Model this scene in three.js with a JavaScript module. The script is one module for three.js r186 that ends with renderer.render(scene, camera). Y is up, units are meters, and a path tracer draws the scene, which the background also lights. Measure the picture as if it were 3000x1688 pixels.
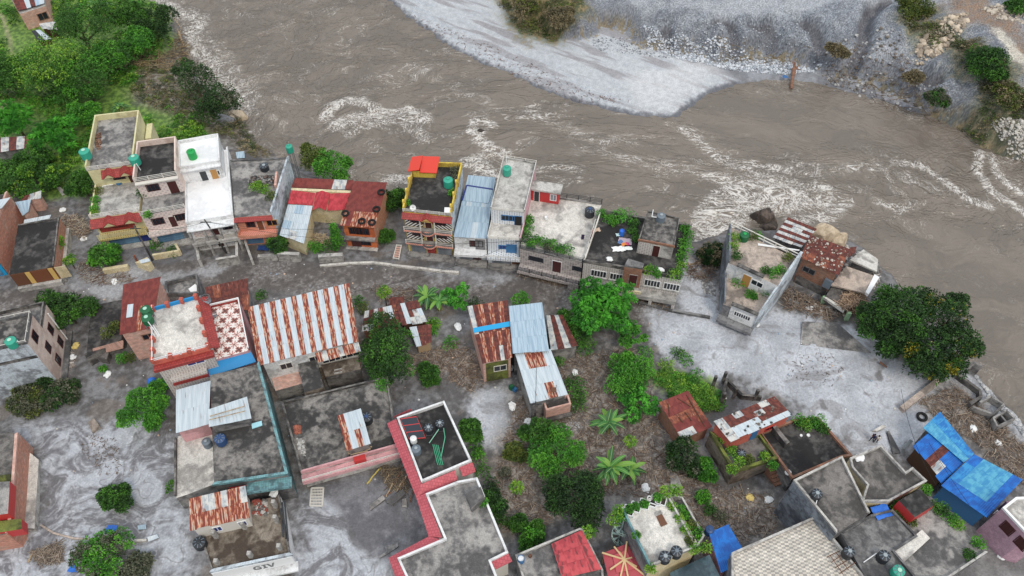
import * as THREE from 'three';
import { mergeVertices } from 'three/addons/utils/BufferGeometryUtils.js';
import { FontLoader } from 'three/addons/loaders/FontLoader.js';
import { TextGeometry } from 'three/addons/geometries/TextGeometry.js';

// ---------- camera, sky, sun, exposure ----------
const scene = new THREE.Scene();
const V = (x, y, z) => new THREE.Vector3(x, y, z);
const CAM_H = 85.6, PITCH = 52 * Math.PI / 180, FOCAL = 2400;   // drone 86 m above the street, focal length in photo pixels
const camera = new THREE.PerspectiveCamera(2 * Math.atan(844 / FOCAL) * 180 / Math.PI, 16 / 9, 1, 3000);
camera.position.set(0, CAM_H, 0);
camera.lookAt(0, CAM_H - Math.sin(PITCH), -Math.cos(PITCH));
const renderer = new THREE.WebGLRenderer({ antialias: true });
renderer.toneMapping = THREE.LinearToneMapping;
renderer.toneMappingExposure = .84;
renderer.shadowMap.enabled = true;
{
  const w = 64, h = 32, d = new Float32Array(w * h * 4);
  for (let j = 0; j < h; j++) for (let i = 0; i < w; i++) {
    const el = ((j + .5) / h - .5) * Math.PI, k = (j * w + i) * 4;
    const s = el > 0 ? 1.5 * (1 + 2 * Math.sin(el)) / 3 : .3;   // overcast: zenith three times the horizon
    d[k] = s * (el > 0 ? .95 : 1); d[k + 1] = s * (el > 0 ? 1.0 : .97); d[k + 2] = s * (el > 0 ? 1.06 : .94); d[k + 3] = 1;
  }
  const t = new THREE.DataTexture(d, w, h, THREE.RGBAFormat, THREE.FloatType);
  t.mapping = THREE.EquirectangularReflectionMapping; t.magFilter = THREE.LinearFilter; t.needsUpdate = true;
  scene.background = t; scene.environment = t;
}
const sun = new THREE.DirectionalLight(0xfff1dc, 1.5);       // veiled sun behind thin cloud
sun.position.set(45, 120, 10); sun.target.position.set(0, 0, -70);
sun.castShadow = true; sun.shadow.radius = 24;
Object.assign(sun.shadow.camera, { left: -160, right: 160, top: 160, bottom: -160, near: 1, far: 500 });
scene.add(sun, sun.target);

// ---------- seeded random, noise ----------
function rng(seed) { let s = seed >>> 0 || 1; return () => { s = (s + 0x6D2B79F5) | 0; let t = Math.imul(s ^ s >>> 15, 1 | s); t = t + Math.imul(t ^ t >>> 7, 61 | t) ^ t; return ((t ^ t >>> 14) >>> 0) / 4294967296; }; }
const R0 = rng(7);
const PERM = new Uint8Array(512), GX = new Float32Array(256), GY = new Float32Array(256);
{ const p = [...Array(256).keys()], r = rng(11); for (let i = 255; i > 0; i--) { const j = (r() * (i + 1)) | 0; [p[i], p[j]] = [p[j], p[i]]; }
  for (let i = 0; i < 512; i++) PERM[i] = p[i & 255]; for (let i = 0; i < 256; i++) { const a = r() * 6.2832; GX[i] = Math.cos(a); GY[i] = Math.sin(a); } }
function ns(x, y, per) {          // gradient noise about -1..1, wraps after per cells
  let xi = Math.floor(x), yi = Math.floor(y); const fx = x - xi, fy = y - yi;
  let x1 = xi + 1, y1 = yi + 1;
  if (per) { xi = ((xi % per) + per) % per; yi = ((yi % per) + per) % per; x1 = ((x1 % per) + per) % per; y1 = ((y1 % per) + per) % per; }
  xi &= 255; yi &= 255; x1 &= 255; y1 &= 255;
  const u = fx * fx * fx * (fx * (fx * 6 - 15) + 10), v = fy * fy * fy * (fy * (fy * 6 - 15) + 10);
  const a = PERM[xi + PERM[yi]], b = PERM[x1 + PERM[yi]], c = PERM[xi + PERM[y1]], d = PERM[x1 + PERM[y1]];
  const na = GX[a] * fx + GY[a] * fy, nb = GX[b] * (fx - 1) + GY[b] * fy, nc = GX[c] * fx + GY[c] * (fy - 1), nd = GX[d] * (fx - 1) + GY[d] * (fy - 1);
  const l = na + (nb - na) * u, m = nc + (nd - nc) * u; return (l + (m - l) * v) * 1.5;
}
function fbm(x, y, o, per) { let s = 0, a = .5, f = 1; for (let i = 0; i < o; i++) { s += a * ns(x * f + i * 7.3 * (per ? 0 : 1), y * f, per ? per * f : 0); a *= .5; f *= 2; } return s; }
const clamp = (x, a = 0, b = 1) => x < a ? a : x > b ? b : x;
const ss = (a, b, x) => { const t = clamp((x - a) / (b - a)); return t * t * (3 - 2 * t); };
const mix = (a, b, t) => a + (b - a) * t;
const mix3 = (a, b, t) => [mix(a[0], b[0], t), mix(a[1], b[1], t), mix(a[2], b[2], t)];

// ---------- survey: a point of the photograph at a known height above the street gives a place in metres ----------
const SP = Math.sin(PITCH), CP = Math.cos(PITCH);
function P(px, py, h = 0) {
  const xc = (px - 1500) / FOCAL, yc = (844 - py) / FOCAL;
  const dy = CP * yc - SP, dz = -SP * yc - CP, t = (h - CAM_H) / dy;
  return V(xc * t, h, dz * t);
}
const sheet = (ox, oy, s) => (x, y, h = 0) => P(ox + x / s, oy + y / s, h);   // survey sheets: enlarged cuttings of the photograph
const a1 = sheet(0, 0, 3.433), c2 = sheet(200, 300, 3.019), c3 = sheet(0, 500, 2.898), c4 = sheet(800, 400, 3.623), c5 = sheet(1150, 430, 3.916), c6 = sheet(1500, 540, 3.623), c7 = sheet(2000, 580, 3.449);
const d1 = sheet(0, 780, 2.898), d2 = sheet(300, 780, 3.916), d3 = sheet(680, 800, 4.14), d4 = sheet(1300, 820, 3.294), d5 = sheet(450, 1050, 2.271), d6 = sheet(800, 1080, 2.383), d7 = sheet(1400, 1200, 2.969), d8 = sheet(1850, 1080, 3.449);
const e1 = sheet(2200, 1200, 2.969), e2 = sheet(2450, 950, 3.22), e3 = sheet(0, 1200, 2.969), e5 = sheet(2000, 0, 2.576);
const pxs = (h, ...a) => { const o = []; for (let i = 0; i < a.length; i += 2) o.push(P(a[i], a[i + 1], h)); return o; };
const on = (f, h, ...a) => { const o = []; for (let i = 0; i < a.length; i += 2) o.push(f(a[i], a[i + 1], h)); return o; };

// ---------- textures ----------
function tex(n, fn, opt = {}) {
  const m = opt.m || n, d = new Uint8Array(n * m * 4);
  for (let j = 0; j < m; j++) for (let i = 0; i < n; i++) {
    const c = fn((i + .5) / n, (j + .5) / m), k = (j * n + i) * 4;
    d[k] = clamp(c[0], 0, 255); d[k + 1] = clamp(c[1], 0, 255); d[k + 2] = clamp(c[2], 0, 255); d[k + 3] = 255;
  }
  const t = new THREE.DataTexture(d, n, m, THREE.RGBAFormat);
  t.wrapS = t.wrapT = opt.wrap || THREE.RepeatWrapping; t.magFilter = THREE.LinearFilter; t.minFilter = THREE.LinearMipmapLinearFilter;
  if (!opt.data) t.colorSpace = THREE.SRGBColorSpace;
  const s = opt.size; if (s) t.repeat.set(1 / s, 1 / (opt.sizeV || s));
  t.needsUpdate = true; return t;
}
const std = (o) => new THREE.MeshStandardMaterial(Object.assign({ roughness: .9, metalness: 0, side: THREE.DoubleSide }, o));
const flat = (c, r = .8, extra = {}) => std(Object.assign({ color: c, roughness: r }, extra));
// weathered concrete or plaster, uv in metres
function stained(light, dark, amt, seed, o = {}) {
  const S = o.size || 13, per = 4, fine = o.fine ?? 1;
  const map = tex(o.n || 384, (u, v) => {
    const x = u * per + seed * 0, y = v * per, sx = x + seed * 17.0;
    const off = seed * 3;   // integer offsets keep the pattern seamless
    const w1 = fbm(x * 2 + off, y * 2, 3, per * 2), w2 = fbm(x * 2 + off + 1, y * 2 + 3, 3, per * 2);
    const n1 = fbm(x * 1 + off + w1 * .9, y + off + w2 * .9, 5, per);
    const n2 = fbm(x * 6 + off, y * 6 + off + 2, 4, per * 6);
    let k = ss(-.42, .42, n1 * .9 + (amt - .5) * .8 + n2 * .55);
    let c = mix3(light, dark, k);
    const sp = fbm(x * 24 + off, y * 24, 2, per * 24);
    const g = 1 + (n2 * .22 + sp * .22) * fine;
    if (o.spot) { const m = ss(.30, .42, fbm(x * 2 + off + 5, y * 2 + 5 + w1, 4, per * 2)); c = mix3(c, o.spot, m); }
    if (o.streak) { const st = ns(u * 70, v * 2 + 3, 70) * .5 + ns(u * 29, v * 4, 29) * .5; c = mix3(c, dark, ss(.1, .7, st) * o.streak); }
    return [c[0] * g, c[1] * g, c[2] * g];
  }, { size: S });
  return std({ map, roughness: o.rough ?? .92, bumpMap: o.bump ? map : null, bumpScale: o.bump || 0 });
}
const M = {};
M.cLight = stained([198, 196, 192], [120, 118, 116], .38, 1);
M.cPale = stained([214, 211, 205], [140, 137, 134], .3, 2);
M.cMid = stained([166, 163, 160], [84, 83, 84], .5, 3);
M.cGrey = stained([142, 141, 141], [74, 74, 76], .52, 4);
M.cDark = stained([146, 142, 138], [56, 55, 55], .57, 5);
M.cBlack = stained([98, 96, 94], [38, 37, 38], .68, 6);
M.cBrown = stained([150, 140, 128], [72, 62, 54], .55, 7);
M.cWhite = stained([240, 241, 243], [218, 220, 223], .3, 8, { fine: .2 });
M.cSand = stained([196, 180, 168], [120, 112, 106], .4, 9);
M.cDamp = stained([132, 128, 125], [68, 66, 65], .52, 12);
M.wallGrey = stained([150, 150, 152], [92, 92, 96], .5, 3, { streak: .35, size: 9 });
M.wallBlue = stained([204, 216, 226], [120, 124, 130], .34, 5, { streak: .5, size: 9 });
M.wallWhite = stained([232, 234, 236], [170, 170, 170], .25, 2, { streak: .3, fine: .5, size: 9 });
M.wallSlate = stained([142, 150, 160], [80, 84, 92], .45, 6, { streak: .3, size: 9 });
M.yellow = stained([218, 213, 170], [186, 176, 136], .35, 1, { fine: .3 });
M.yellow2 = stained([222, 196, 84], [150, 124, 60], .3, 4, { streak: .4 });
M.pinkish = stained([230, 212, 202], [190, 168, 158], .35, 5, { streak: .25, fine: .5 });
M.pink = stained([220, 170, 174], [178, 136, 140], .4, 5, { fine: .7, streak: .25 });
M.pinkWall = stained([224, 180, 190], [190, 150, 160], .3, 4, { streak: .3 });
M.peach = stained([216, 154, 130], [180, 120, 98], .35, 3, { fine: .5 });
M.orange = stained([212, 118, 70], [170, 90, 56], .35, 2, { fine: .6 });
M.orangeRed = stained([206, 112, 96], [168, 84, 72], .3, 2, { fine: .6 });
M.mauve = stained([200, 164, 180], [164, 130, 146], .35, 3, { streak: .25 });
M.moss = stained([120, 128, 60], [58, 62, 34], .5, 7);
M.teal = stained([116, 160, 166], [78, 104, 110], .35, 4, { streak: .5, size: 8 });
M.cream = stained([226, 214, 180], [190, 176, 140], .35, 6, { streak: .25 });
M.palePatch = flat(0xdfe3e6);
// brick courses: too small to pick apart at this distance
function brickMat(a, b, mortar, seed) {
  const map = tex(512, (u, v) => {
    const row = Math.floor(v * 40), x = u * 20 + (row & 1) * .5, fx = x - Math.floor(x), fy = v * 40 - row;
    const h = PERM[(Math.floor(x) % 20 + row * 13 + seed * 31) & 255] / 255, n = fbm(u * 8, v * 8, 4, 8), st = ss(.05, .4, fbm(u * 3 + 1, v * 3, 4, 3));
    let c = mix3(a, b, clamp(h * .7 + n * .5));
    if (fx < .07 || fy < .13) c = mortar;
    c = mix3(c, mortar, st * .45);
    const g = 1 + n * .25; return [c[0] * g, c[1] * g, c[2] * g];
  }, { size: 4.6, sizeV: 3.2 });
  return std({ map, bumpMap: map, bumpScale: .01 });
}
M.brick = brickMat([206, 148, 128], [166, 104, 86], [176, 158, 146], 1);
M.brickPink = brickMat([214, 170, 156], [184, 134, 120], [206, 188, 178], 2);
M.brickBrown = brickMat([164, 116, 92], [112, 76, 62], [140, 124, 112], 3);
// small ceramic tile on facades
function tileMat(fn, size) { return std({ map: tex(256, fn, { size }), roughness: .45 }); }
M.tileGrey = tileMat((u, v) => { const x = u * 8, y = v * 8, fx = x % 1, fy = y % 1; const d = Math.hypot(fx - .5, fy - .5); let c = ((x | 0) + (y | 0)) & 1 ? [206, 200, 196] : [186, 180, 178]; if (d < .22) c = [158, 150, 148]; if (fx < .08 || fy < .08) c = [226, 222, 218]; return c; }, 2.4);
M.tilePink = tileMat((u, v) => { const x = u * 8, y = v * 8, fx = x % 1, fy = y % 1; let c = ((x | 0) + (y | 0)) & 1 ? [224, 208, 204] : [200, 186, 184]; if (fx < .1 || fy < .1) c = [236, 228, 224]; return c; }, 2.6);
M.tileStone = tileMat((u, v) => { const x = u * 6, y = v * 12, fx = x % 1, fy = y % 1; const h = PERM[((x | 0) * 7 + (y | 0) * 3) & 255] / 255; let c = mix3([188, 180, 178], [120, 112, 114], h); if (fx < .12 || fy < .14) c = [208, 202, 198]; return c; }, 2.0);
M.tileBlue = tileMat((u, v) => { const x = u * 8, y = v * 8, fx = x % 1, fy = y % 1; const a = Math.abs(fx - .5) + Math.abs(fy - (((x | 0) & 1) ? .3 : .7)); return a < .26 ? ((x | 0) & 1 ? [72, 98, 150] : [120, 134, 150]) : [222, 226, 230]; }, 2.6);
M.tileGold = tileMat((u, v) => { const x = u * 8 % 1, y = v * 8 % 1; return Math.abs(x - .5) + Math.abs(y - .5) < .3 ? [140, 116, 60] : [206, 190, 130]; }, 2.4);
M.tileTeal = tileMat((u, v) => { const x = u * 10 % 1, y = v * 10 % 1; const n = fbm(u * 4, v * 4, 4, 4); const c = mix3([116, 166, 172], [82, 112, 118], ss(-.2, .3, n)); return x < .1 || y < .1 ? [92, 112, 114] : c; }, 2.5);
M.stripes = tileMat((u, v) => { const k = (u + v) * 4 % 1; return k < .5 ? [240, 238, 234] : [40, 36, 36]; }, 2.2);
M.stripesB = tileMat((u, v) => { const k = (u - v + 1) * 4 % 1; return k < .5 ? [240, 238, 234] : [40, 36, 36]; }, 2.2);
M.redCheck = tileMat((u, v) => { const k = (u * 6 % 1 < .5) !== (v * 6 % 1 < .5); return k ? [214, 96, 74] : [240, 206, 190]; }, 1.6);
// patterned floor tiles (printed stars) and woven two-tone pavers
M.starFloor = tileMat((u, v) => { const x = u * 3 % 1 - .5, y = v * 3 % 1 - .5, r = Math.hypot(x, y), a = Math.atan2(y, x); const st = Math.abs(Math.cos(a * 4)); let c = [238, 234, 230]; if (r < .36 * st + .05 && r > .05) c = ((Math.floor((a + 3.1416) / .7854)) & 1) ? [176, 96, 86] : [226, 200, 192]; if (r > .40) { const q = Math.abs(Math.abs(x) - Math.abs(y)); if (q < .07) c = [92, 62, 58]; else if (q < .2) c = [170, 110, 100]; } if (r < .06) c = [70, 60, 60]; return c; }, 4.2);
M.weaveFloor = tileMat((u, v) => { const x = u * 12, y = v * 12, i = x | 0, j = y | 0, h = PERM[(i * 5 + j * 17) & 255] / 255, n = fbm(u * 4, v * 4, 3, 4); let c = (i + 2 * j) % 4 < 2 ? mix3([214, 206, 194], [196, 190, 180], h) : mix3([170, 166, 160], [146, 142, 138], h); if (x % 1 < .08 || y % 1 < .08) c = [186, 180, 170]; const g = 1 + n * .25; return c.map(q => q * g); }, 2.3);
// pressed red roof tiles (under ten pixels each)
function redTile(a, b) { const map = tex(256, (u, v) => { const y = v * 8, row = y | 0, x = u * 8 + (row & 1) * .5, fx = x % 1, fy = y % 1; const e = fy < .14 || Math.abs(fx - .5) > .45; const h = PERM[((x | 0) * 3 + row * 11) & 255] / 255, n = fbm(u * 4, v * 4, 3, 4); const c = e ? b : mix3(a, b, h * .35 + n * .3); return c; }, { size: 2.4 }); return std({ map, roughness: .6, bumpMap: map, bumpScale: .02 }); }
M.tileRed = redTile([204, 102, 112], [160, 70, 80]);
M.tileBrick = redTile([168, 66, 62], [108, 40, 38]);
M.tileWorn = redTile([190, 86, 92], [110, 52, 56]);
// sheet metal
function metalMat(fn, o = {}) { const map = tex(256, fn, { size: o.size || 2.4, sizeV: o.sizeV || 3.2 }); return std({ map, roughness: o.rough ?? .55, metalness: o.metal ?? .1 }); }
const streaky = (u, v, s, p = 1) => fbm(u * 16 + s, v * 2 * p + s, 4, 16);
M.zinc = metalMat((u, v) => { const n = streaky(u, v, 3), m = fbm(u * 12, v * 1, 3, 12), r = ss(.36, .55, n + m * .3); const c = mix3([204, 214, 221], [184, 197, 206], ss(-.3, .3, m)); return mix3(c, [150, 118, 98], r * .7); }, { metal: .15 });
M.zincDirty = metalMat((u, v) => { const n = streaky(u, v, 5), m = fbm(u * 4 + 2, v * 4, 4, 4), r = ss(.22, .42, n + m * .4); const c = mix3([206, 206, 202], [160, 168, 174], ss(-.3, .3, m)); return mix3(c, [134, 84, 66], r * .85); }, { metal: .1 });
M.zincBlue = metalMat((u, v) => { const n = streaky(u, v, 9), m = fbm(u * 12 + 2, v * 1, 3, 12); return mix3([178, 199, 214], [152, 175, 193], ss(-.3, .35, m + n * .5)); }, { metal: .15 });
M.rust = metalMat((u, v) => { const n = streaky(u, v, 7), m = fbm(u * 6, v * 6, 4, 6); const c = mix3([120, 66, 57], [88, 50, 47], ss(-.3, .3, m)); return mix3(c, [180, 150, 134], ss(.36, .55, n) * .8); }, { rough: .85 });
M.rustStreak = metalMat((u, v) => { const n = streaky(u, v, 1), m = fbm(u * 6, v * 6, 4, 6); const k = ss(-.14, .06, n * .9 + m * .35); const c = mix3([190, 176, 162], [212, 208, 200], ss(-.2, .2, m)); return mix3(mix3(c, [196, 126, 92], ss(-.3, -.1, n * .9 + m * .35)), [128, 64, 52], k); }, { rough: .8 });
M.rustOrange = metalMat((u, v) => { const n = streaky(u, v, 2), m = fbm(u * 6, v * 6, 4, 6); return mix3(mix3([156, 94, 72], [114, 66, 55], ss(-.3, .3, m)), [214, 184, 160], ss(.25, .5, n) * .8); }, { rough: .85 });
M.rustPaint = metalMat((u, v) => { const n = streaky(u, v, 4), m = fbm(u * 4, v * 4, 5, 4); return mix3(mix3([132, 62, 56], [112, 50, 46], ss(-.3, .3, m)), [188, 150, 136], ss(.42, .6, n) * .5); }, { rough: .7 });
M.redSheet = metalMat((u, v) => { const m = fbm(u * 4, v * 4, 4, 4); return mix3([196, 64, 74], [164, 46, 56], ss(-.3, .3, m)); }, { rough: .45 });
M.redSheetWorn = metalMat((u, v) => { const m = fbm(u * 4, v * 4, 5, 4), s = ss(.05, .35, fbm(u * 6 + 3, v * 3, 5, 6)); return mix3(mix3([198, 84, 90], [172, 66, 74], ss(-.3, .3, m)), [96, 52, 54], s * .7); }, { rough: .7 });
M.blueSheet = metalMat((u, v) => { const m = fbm(u * 4, v * 4, 5, 4), s = streaky(u, v, 3); const c = mix3([52, 146, 206], [30, 112, 184], ss(-.3, .3, m)); return mix3(c, [130, 186, 214], ss(.2, .5, s) * .5); }, { rough: .42 });
M.blueDeep = metalMat((u, v) => { const m = fbm(u * 4, v * 4, 5, 4); return mix3([20, 116, 206], [22, 92, 176], ss(-.3, .3, m)); }, { rough: .42 });
M.blueFade = metalMat((u, v) => { const m = fbm(u * 4, v * 4, 5, 4); return mix3([92, 172, 204], [58, 140, 190], ss(-.3, .3, m)); }, { rough: .5 });
M.skyBlue = flat(0x1d9fd8, .5); M.azure = flat(0x1788c8, .5);
// plain colours
M.white = flat(0xeceef0, .6); M.offwhite = flat(0xd9d6cf, .7); M.dark = flat(0x2b3038, .2); M.glass = flat(0x1c2430, .15, { metalness: .2 }); M.black = flat(0x1d1d1f, .7);
M.maroon = flat(0x4a2222, .6); M.wood = flat(0x8a6a46, .8); M.woodDark = flat(0x4c3524, .8); M.timber = flat(0xb49c7c, .85); M.steel = flat(0x8c949a, .45, { metalness: .5 }); M.steelDark = flat(0x3f4246, .6, { metalness: .3 });
M.redPaint = flat(0xc23a3a, .5); M.red2 = flat(0xd8402f, .5); M.salmon = flat(0xdf7d66, .6); M.bluePaint = flat(0x3a74a8, .5); M.shutterBlue = stained([104, 142, 172], [72, 104, 134], .4, 3, { fine: .5 }); M.navy = flat(0x22357e, .4); M.shutterGrey = stained([150, 156, 164], [104, 110, 118], .4, 4, { fine: .5 });
M.green = flat(0x1f9a5a, .45); M.greenDark = flat(0x14603a, .5); M.aqua = flat(0x2fae96, .45); M.tankGreen = flat(0x0fa04c, .4); M.tankTeal = flat(0x35a48c, .4); M.tankBlack = flat(0x2a2e34, .45); M.tankGrey = flat(0x6c7884, .5); M.tankLid = flat(0xa9d8c4, .5); M.lidGrey = flat(0x98a2a8, .5); M.tankBlue = flat(0x2c4a78, .45);
M.rubber = flat(0x17171a, .85); M.plastic = flat(0xe9ebec, .5); M.tarpBlue = flat(0x2f74d8, .5); M.bark = stained([120, 104, 88], [70, 58, 48], .5, 4, { size: 3 });
M.doorBrown = flat(0x7a4a32, .7); M.doorTan = flat(0xb5874c, .7); M.ochre = flat(0xd8b56c, .7); M.panelBrown = flat(0x6a4632, .7);

// ---------- geometry collector ----------
class G {
  constructor() { this.p = []; this.t = []; }
  tri(a, b, c, ta = [0, 0], tb = [1, 0], tc = [0, 1]) { this.p.push(a.x, a.y, a.z, b.x, b.y, b.z, c.x, c.y, c.z); this.t.push(...ta, ...tb, ...tc); return this; }
  quad(a, b, c, d, o = [0, 0]) {      // uv in metres: u along ab, v along ad
    const w = a.distanceTo(b), w2 = d.distanceTo(c), h = a.distanceTo(d), h2 = b.distanceTo(c), [ou, ov] = o;
    this.tri(a, b, c, [ou, ov], [ou + w, ov], [ou + (w + w2) / 2, ov + h2]); this.tri(a, c, d, [ou, ov], [ou + (w + w2) / 2, ov + h2], [ou, ov + h]); return this;
  }
  side(A, B, y0A, y1A, y0B = y0A, y1B = y1A, u0 = 0) { // vertical wall face from A to B
    const L = Math.hypot(B.x - A.x, B.z - A.z);
    const a = V(A.x, y0A, A.z), b = V(B.x, y0B, B.z), c = V(B.x, y1B, B.z), d = V(A.x, y1A, A.z);
    this.tri(a, b, c, [u0, y0A], [u0 + L, y0B], [u0 + L, y1B]); this.tri(a, c, d, [u0, y0A], [u0 + L, y1B], [u0, y1A]); return u0 + L;
  }
  walls(pts, y0, y1) { let u = 0; for (let i = 0; i < pts.length; i++) { const A = pts[i], B = pts[(i + 1) % pts.length]; u = this.side(A, B, y0, y1 ?? A.y, y0, y1 ?? B.y, u); } return this; }
  cap(pts, y, o = [0, 0], ang = 0) {
    const sh = pts.map(p => new THREE.Vector2(p.x, -p.z)), f = THREE.ShapeUtils.triangulateShape(sh, []), ca = Math.cos(ang), sa = Math.sin(ang);
    const uv = p => [o[0] + p.x * ca - p.z * sa, o[1] - p.x * sa - p.z * ca];
    for (const [i, j, k] of f) { const q = [pts[i], pts[j], pts[k]].map(p => V(p.x, y ?? p.y, p.z)); this.tri(q[0], q[1], q[2], uv(q[0]), uv(q[1]), uv(q[2])); }
    return this;
  }
  prism(pts, y0, y1, o) { this.walls(pts, y0, y1); this.cap(pts, y1, o); this.cap(pts.slice().reverse(), y0); return this; }
  slab(pts, th, o) { const lo = pts.map(p => V(p.x, p.y - th, p.z)); for (let i = 0; i < pts.length; i++) { const j = (i + 1) % pts.length; this.quad(lo[i], lo[j], pts[j], pts[i]); } this.cap(pts, undefined, o); this.cap(lo.slice().reverse(), undefined); return this; }
  box(c, hu, hv, hw) { const s = (a, b, d) => c.clone().addScaledVector(hu, a).addScaledVector(hv, b).addScaledVector(hw, d);
    const q = (...k) => this.quad(s(...k[0]), s(...k[1]), s(...k[2]), s(...k[3]));
    q([-1, -1, 1], [1, -1, 1], [1, 1, 1], [-1, 1, 1]); q([1, -1, -1], [-1, -1, -1], [-1, 1, -1], [1, 1, -1]); q([1, -1, 1], [1, -1, -1], [1, 1, -1], [1, 1, 1]); q([-1, -1, -1], [-1, -1, 1], [-1, 1, 1], [-1, 1, -1]); q([-1, 1, 1], [1, 1, 1], [1, 1, -1], [-1, 1, -1]); q([-1, -1, -1], [1, -1, -1], [1, -1, 1], [-1, -1, 1]); return this; }
  bar(a, b, w, h = w) { const d = b.clone().sub(a), L = d.length(); d.normalize(); let s = Math.abs(d.y) > .95 ? V(1, 0, 0) : V(-d.z, 0, d.x).normalize(); const n = s.clone().cross(d).normalize(); s = d.clone().cross(n); return this.box(a.clone().add(b).multiplyScalar(.5), d.multiplyScalar(L / 2), s.multiplyScalar(w / 2), n.multiplyScalar(h / 2)); }
  cyl(a, b, r0, r1 = r0, n = 8, caps = true) { const d = b.clone().sub(a).normalize(); const s = (Math.abs(d.y) > .9 ? V(1, 0, 0) : V(0, 1, 0)).cross(d).normalize(), w = d.clone().cross(s); const ring = (c, r) => [...Array(n).keys()].map(i => { const t = i / n * 6.28319; return c.clone().addScaledVector(s, Math.cos(t) * r).addScaledVector(w, Math.sin(t) * r); }); const A = ring(a, r0), B = ring(b, r1); for (let i = 0; i < n; i++) { const j = (i + 1) % n; this.quad(A[i], A[j], B[j], B[i]); if (caps) { this.tri(b, B[i], B[j]); this.tri(a, A[j], A[i]); } } return this; }
  geo(off, smooth) {
    let g = new THREE.BufferGeometry(); const p = new Float32Array(this.p);
    if (off) for (let i = 0; i < p.length; i += 3) { p[i] -= off.x; p[i + 1] -= off.y; p[i + 2] -= off.z; }
    g.setAttribute('position', new THREE.BufferAttribute(p, 3)); g.setAttribute('uv', new THREE.BufferAttribute(new Float32Array(this.t), 2));
    if (smooth) { g.deleteAttribute('uv'); g = mergeVertices(g, 1e-4); }
    g.computeVertexNormals(); return g;
  }
}
// ---------- things, parts ----------
const used = {};
const numbered = n => { const k = used[n] = (used[n] ?? -1) + 1; return k ? n + '_' + String(k).padStart(3, '0') : n; };
function shadows(o) { o.castShadow = o.receiveShadow = true; return o; }
function thing(name, label, category, at = V(0, 0, 0), group, turn = 0) {
  const o = new THREE.Group(); o.name = numbered(name); o.position.copy(at); o.rotation.y = turn; o.userData = { label, category }; if (group) o.userData.group = group; scene.add(o); return o;
}
function org(o) { while (o && o.parent && o.parent !== scene) o = o.parent; return o && o !== scene ? o.position : V(0, 0, 0); }
function part(name, g, mat, parent, smooth) { const m = shadows(new THREE.Mesh(g.isBufferGeometry ? g : g.geo(org(parent), smooth), mat)); m.name = name; parent.add(m); return m; }
function solo(name, label, category, g, mat, group, kind) {   // a thing that is a single mesh, geometry in world metres
  const gg = g.geo(); gg.computeBoundingBox(); const c = gg.boundingBox.getCenter(V(0, 0, 0)); c.y = gg.boundingBox.min.y; gg.translate(-c.x, -c.y, -c.z);
  const m = shadows(new THREE.Mesh(gg, mat)); m.name = numbered(name); m.position.copy(c); m.userData = kind ? { label, kind } : { label, category }; if (kind && category) m.userData.category = category; if (group) m.userData.group = group; scene.add(m); return m;
}
const RO = () => [R0() * 20, R0() * 20];
const lerp = (a, b, t) => a.clone().lerp(b, t);
const flatV = (p, y) => V(p.x, y, p.z);

// ---------- house kit ----------
class House {
  constructor(name, label, category, FL, FR, BR, BL, group) {
    this.q = [FL, FR, BR, BL].map(p => flatV(p, 0));
    const c = V(0, 0, 0); this.q.forEach(p => c.addScaledVector(p, .25)); this.o = thing(name, label, category, c, group);
    this.ang = Math.atan2(-(FR.z - FL.z), FR.x - FL.x);
  }
  pt(u, v, h = 0) { const [a, b, c, d] = this.q; const p = lerp(lerp(a, b, u), lerp(d, c, u), v); p.y = h; return p; }
  uv(p) { let u = .5, v = .5; for (let i = 0; i < 12; i++) { const e = 1e-3, q = this.pt(u, v), qu = this.pt(u + e, v), qv = this.pt(u, v + e); const ax = (qu.x - q.x) / e, az = (qu.z - q.z) / e, bx = (qv.x - q.x) / e, bz = (qv.z - q.z) / e, rx = p.x - q.x, rz = p.z - q.z, D = ax * bz - az * bx; u += (rx * bz - rz * bx) / D; v += (ax * rz - az * rx) / D; } return [u, v]; }
  v(p) { return this.uv(p)[1]; } u(p) { return this.uv(p)[0]; }
  rect(u0, u1, v0, v1, h) { return [this.pt(u0, v0, h), this.pt(u1, v0, h), this.pt(u1, v1, h), this.pt(u0, v1, h)]; }
  // a block with walls and a flat top; faces: optional materials for front, right, back, left
  block(u0, u1, v0, v1, h0, h1, wall, top, o = {}) {
    const p = this.rect(u0, u1, v0, v1, h1);
    const mats = o.faces || {}; const g = new G(); let used1 = false;
    ['F', 'R', 'B', 'L'].forEach((k, i) => { if (mats[k]) part(o.wallName || 'wall', (() => { const gg = new G(); gg.side(p[i], p[(i + 1) % 4], h0, h1); return gg; })(), mats[k], this.o); else { g.side(p[i], p[(i + 1) % 4], h0, h1); used1 = true; } });
    if (used1) part(o.wallName || 'wall', g, wall, this.o);
    const t = new G(); t.cap(p, h1, RO(), -this.ang); part(o.topName || 'roof', t, top, this.o); if (o.under) { const q = new G(); q.cap(p.slice().reverse(), h0, RO()); part('soffit', q, wall, this.o); }
    return p;
  }
  parapet(p, h0, h1, th, mat, edges = [0, 1, 2, 3], name = 'parapet', out = .03) { ring(this.o, p, h0, h1, th, mat, edges, name, out); }
  F(u0, u1, v, h0 = 0) { return frame(this.pt(u0, v, h0), this.pt(u1, v, h0)); }   // facing the street
  Rt(v0, v1, u = 1, h0 = 0) { return frame(this.pt(u, v0, h0), this.pt(u, v1, h0)); }
  Lf(v1, v0, u = 0, h0 = 0) { return frame(this.pt(u, v1, h0), this.pt(u, v0, h0)); }
}
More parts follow.
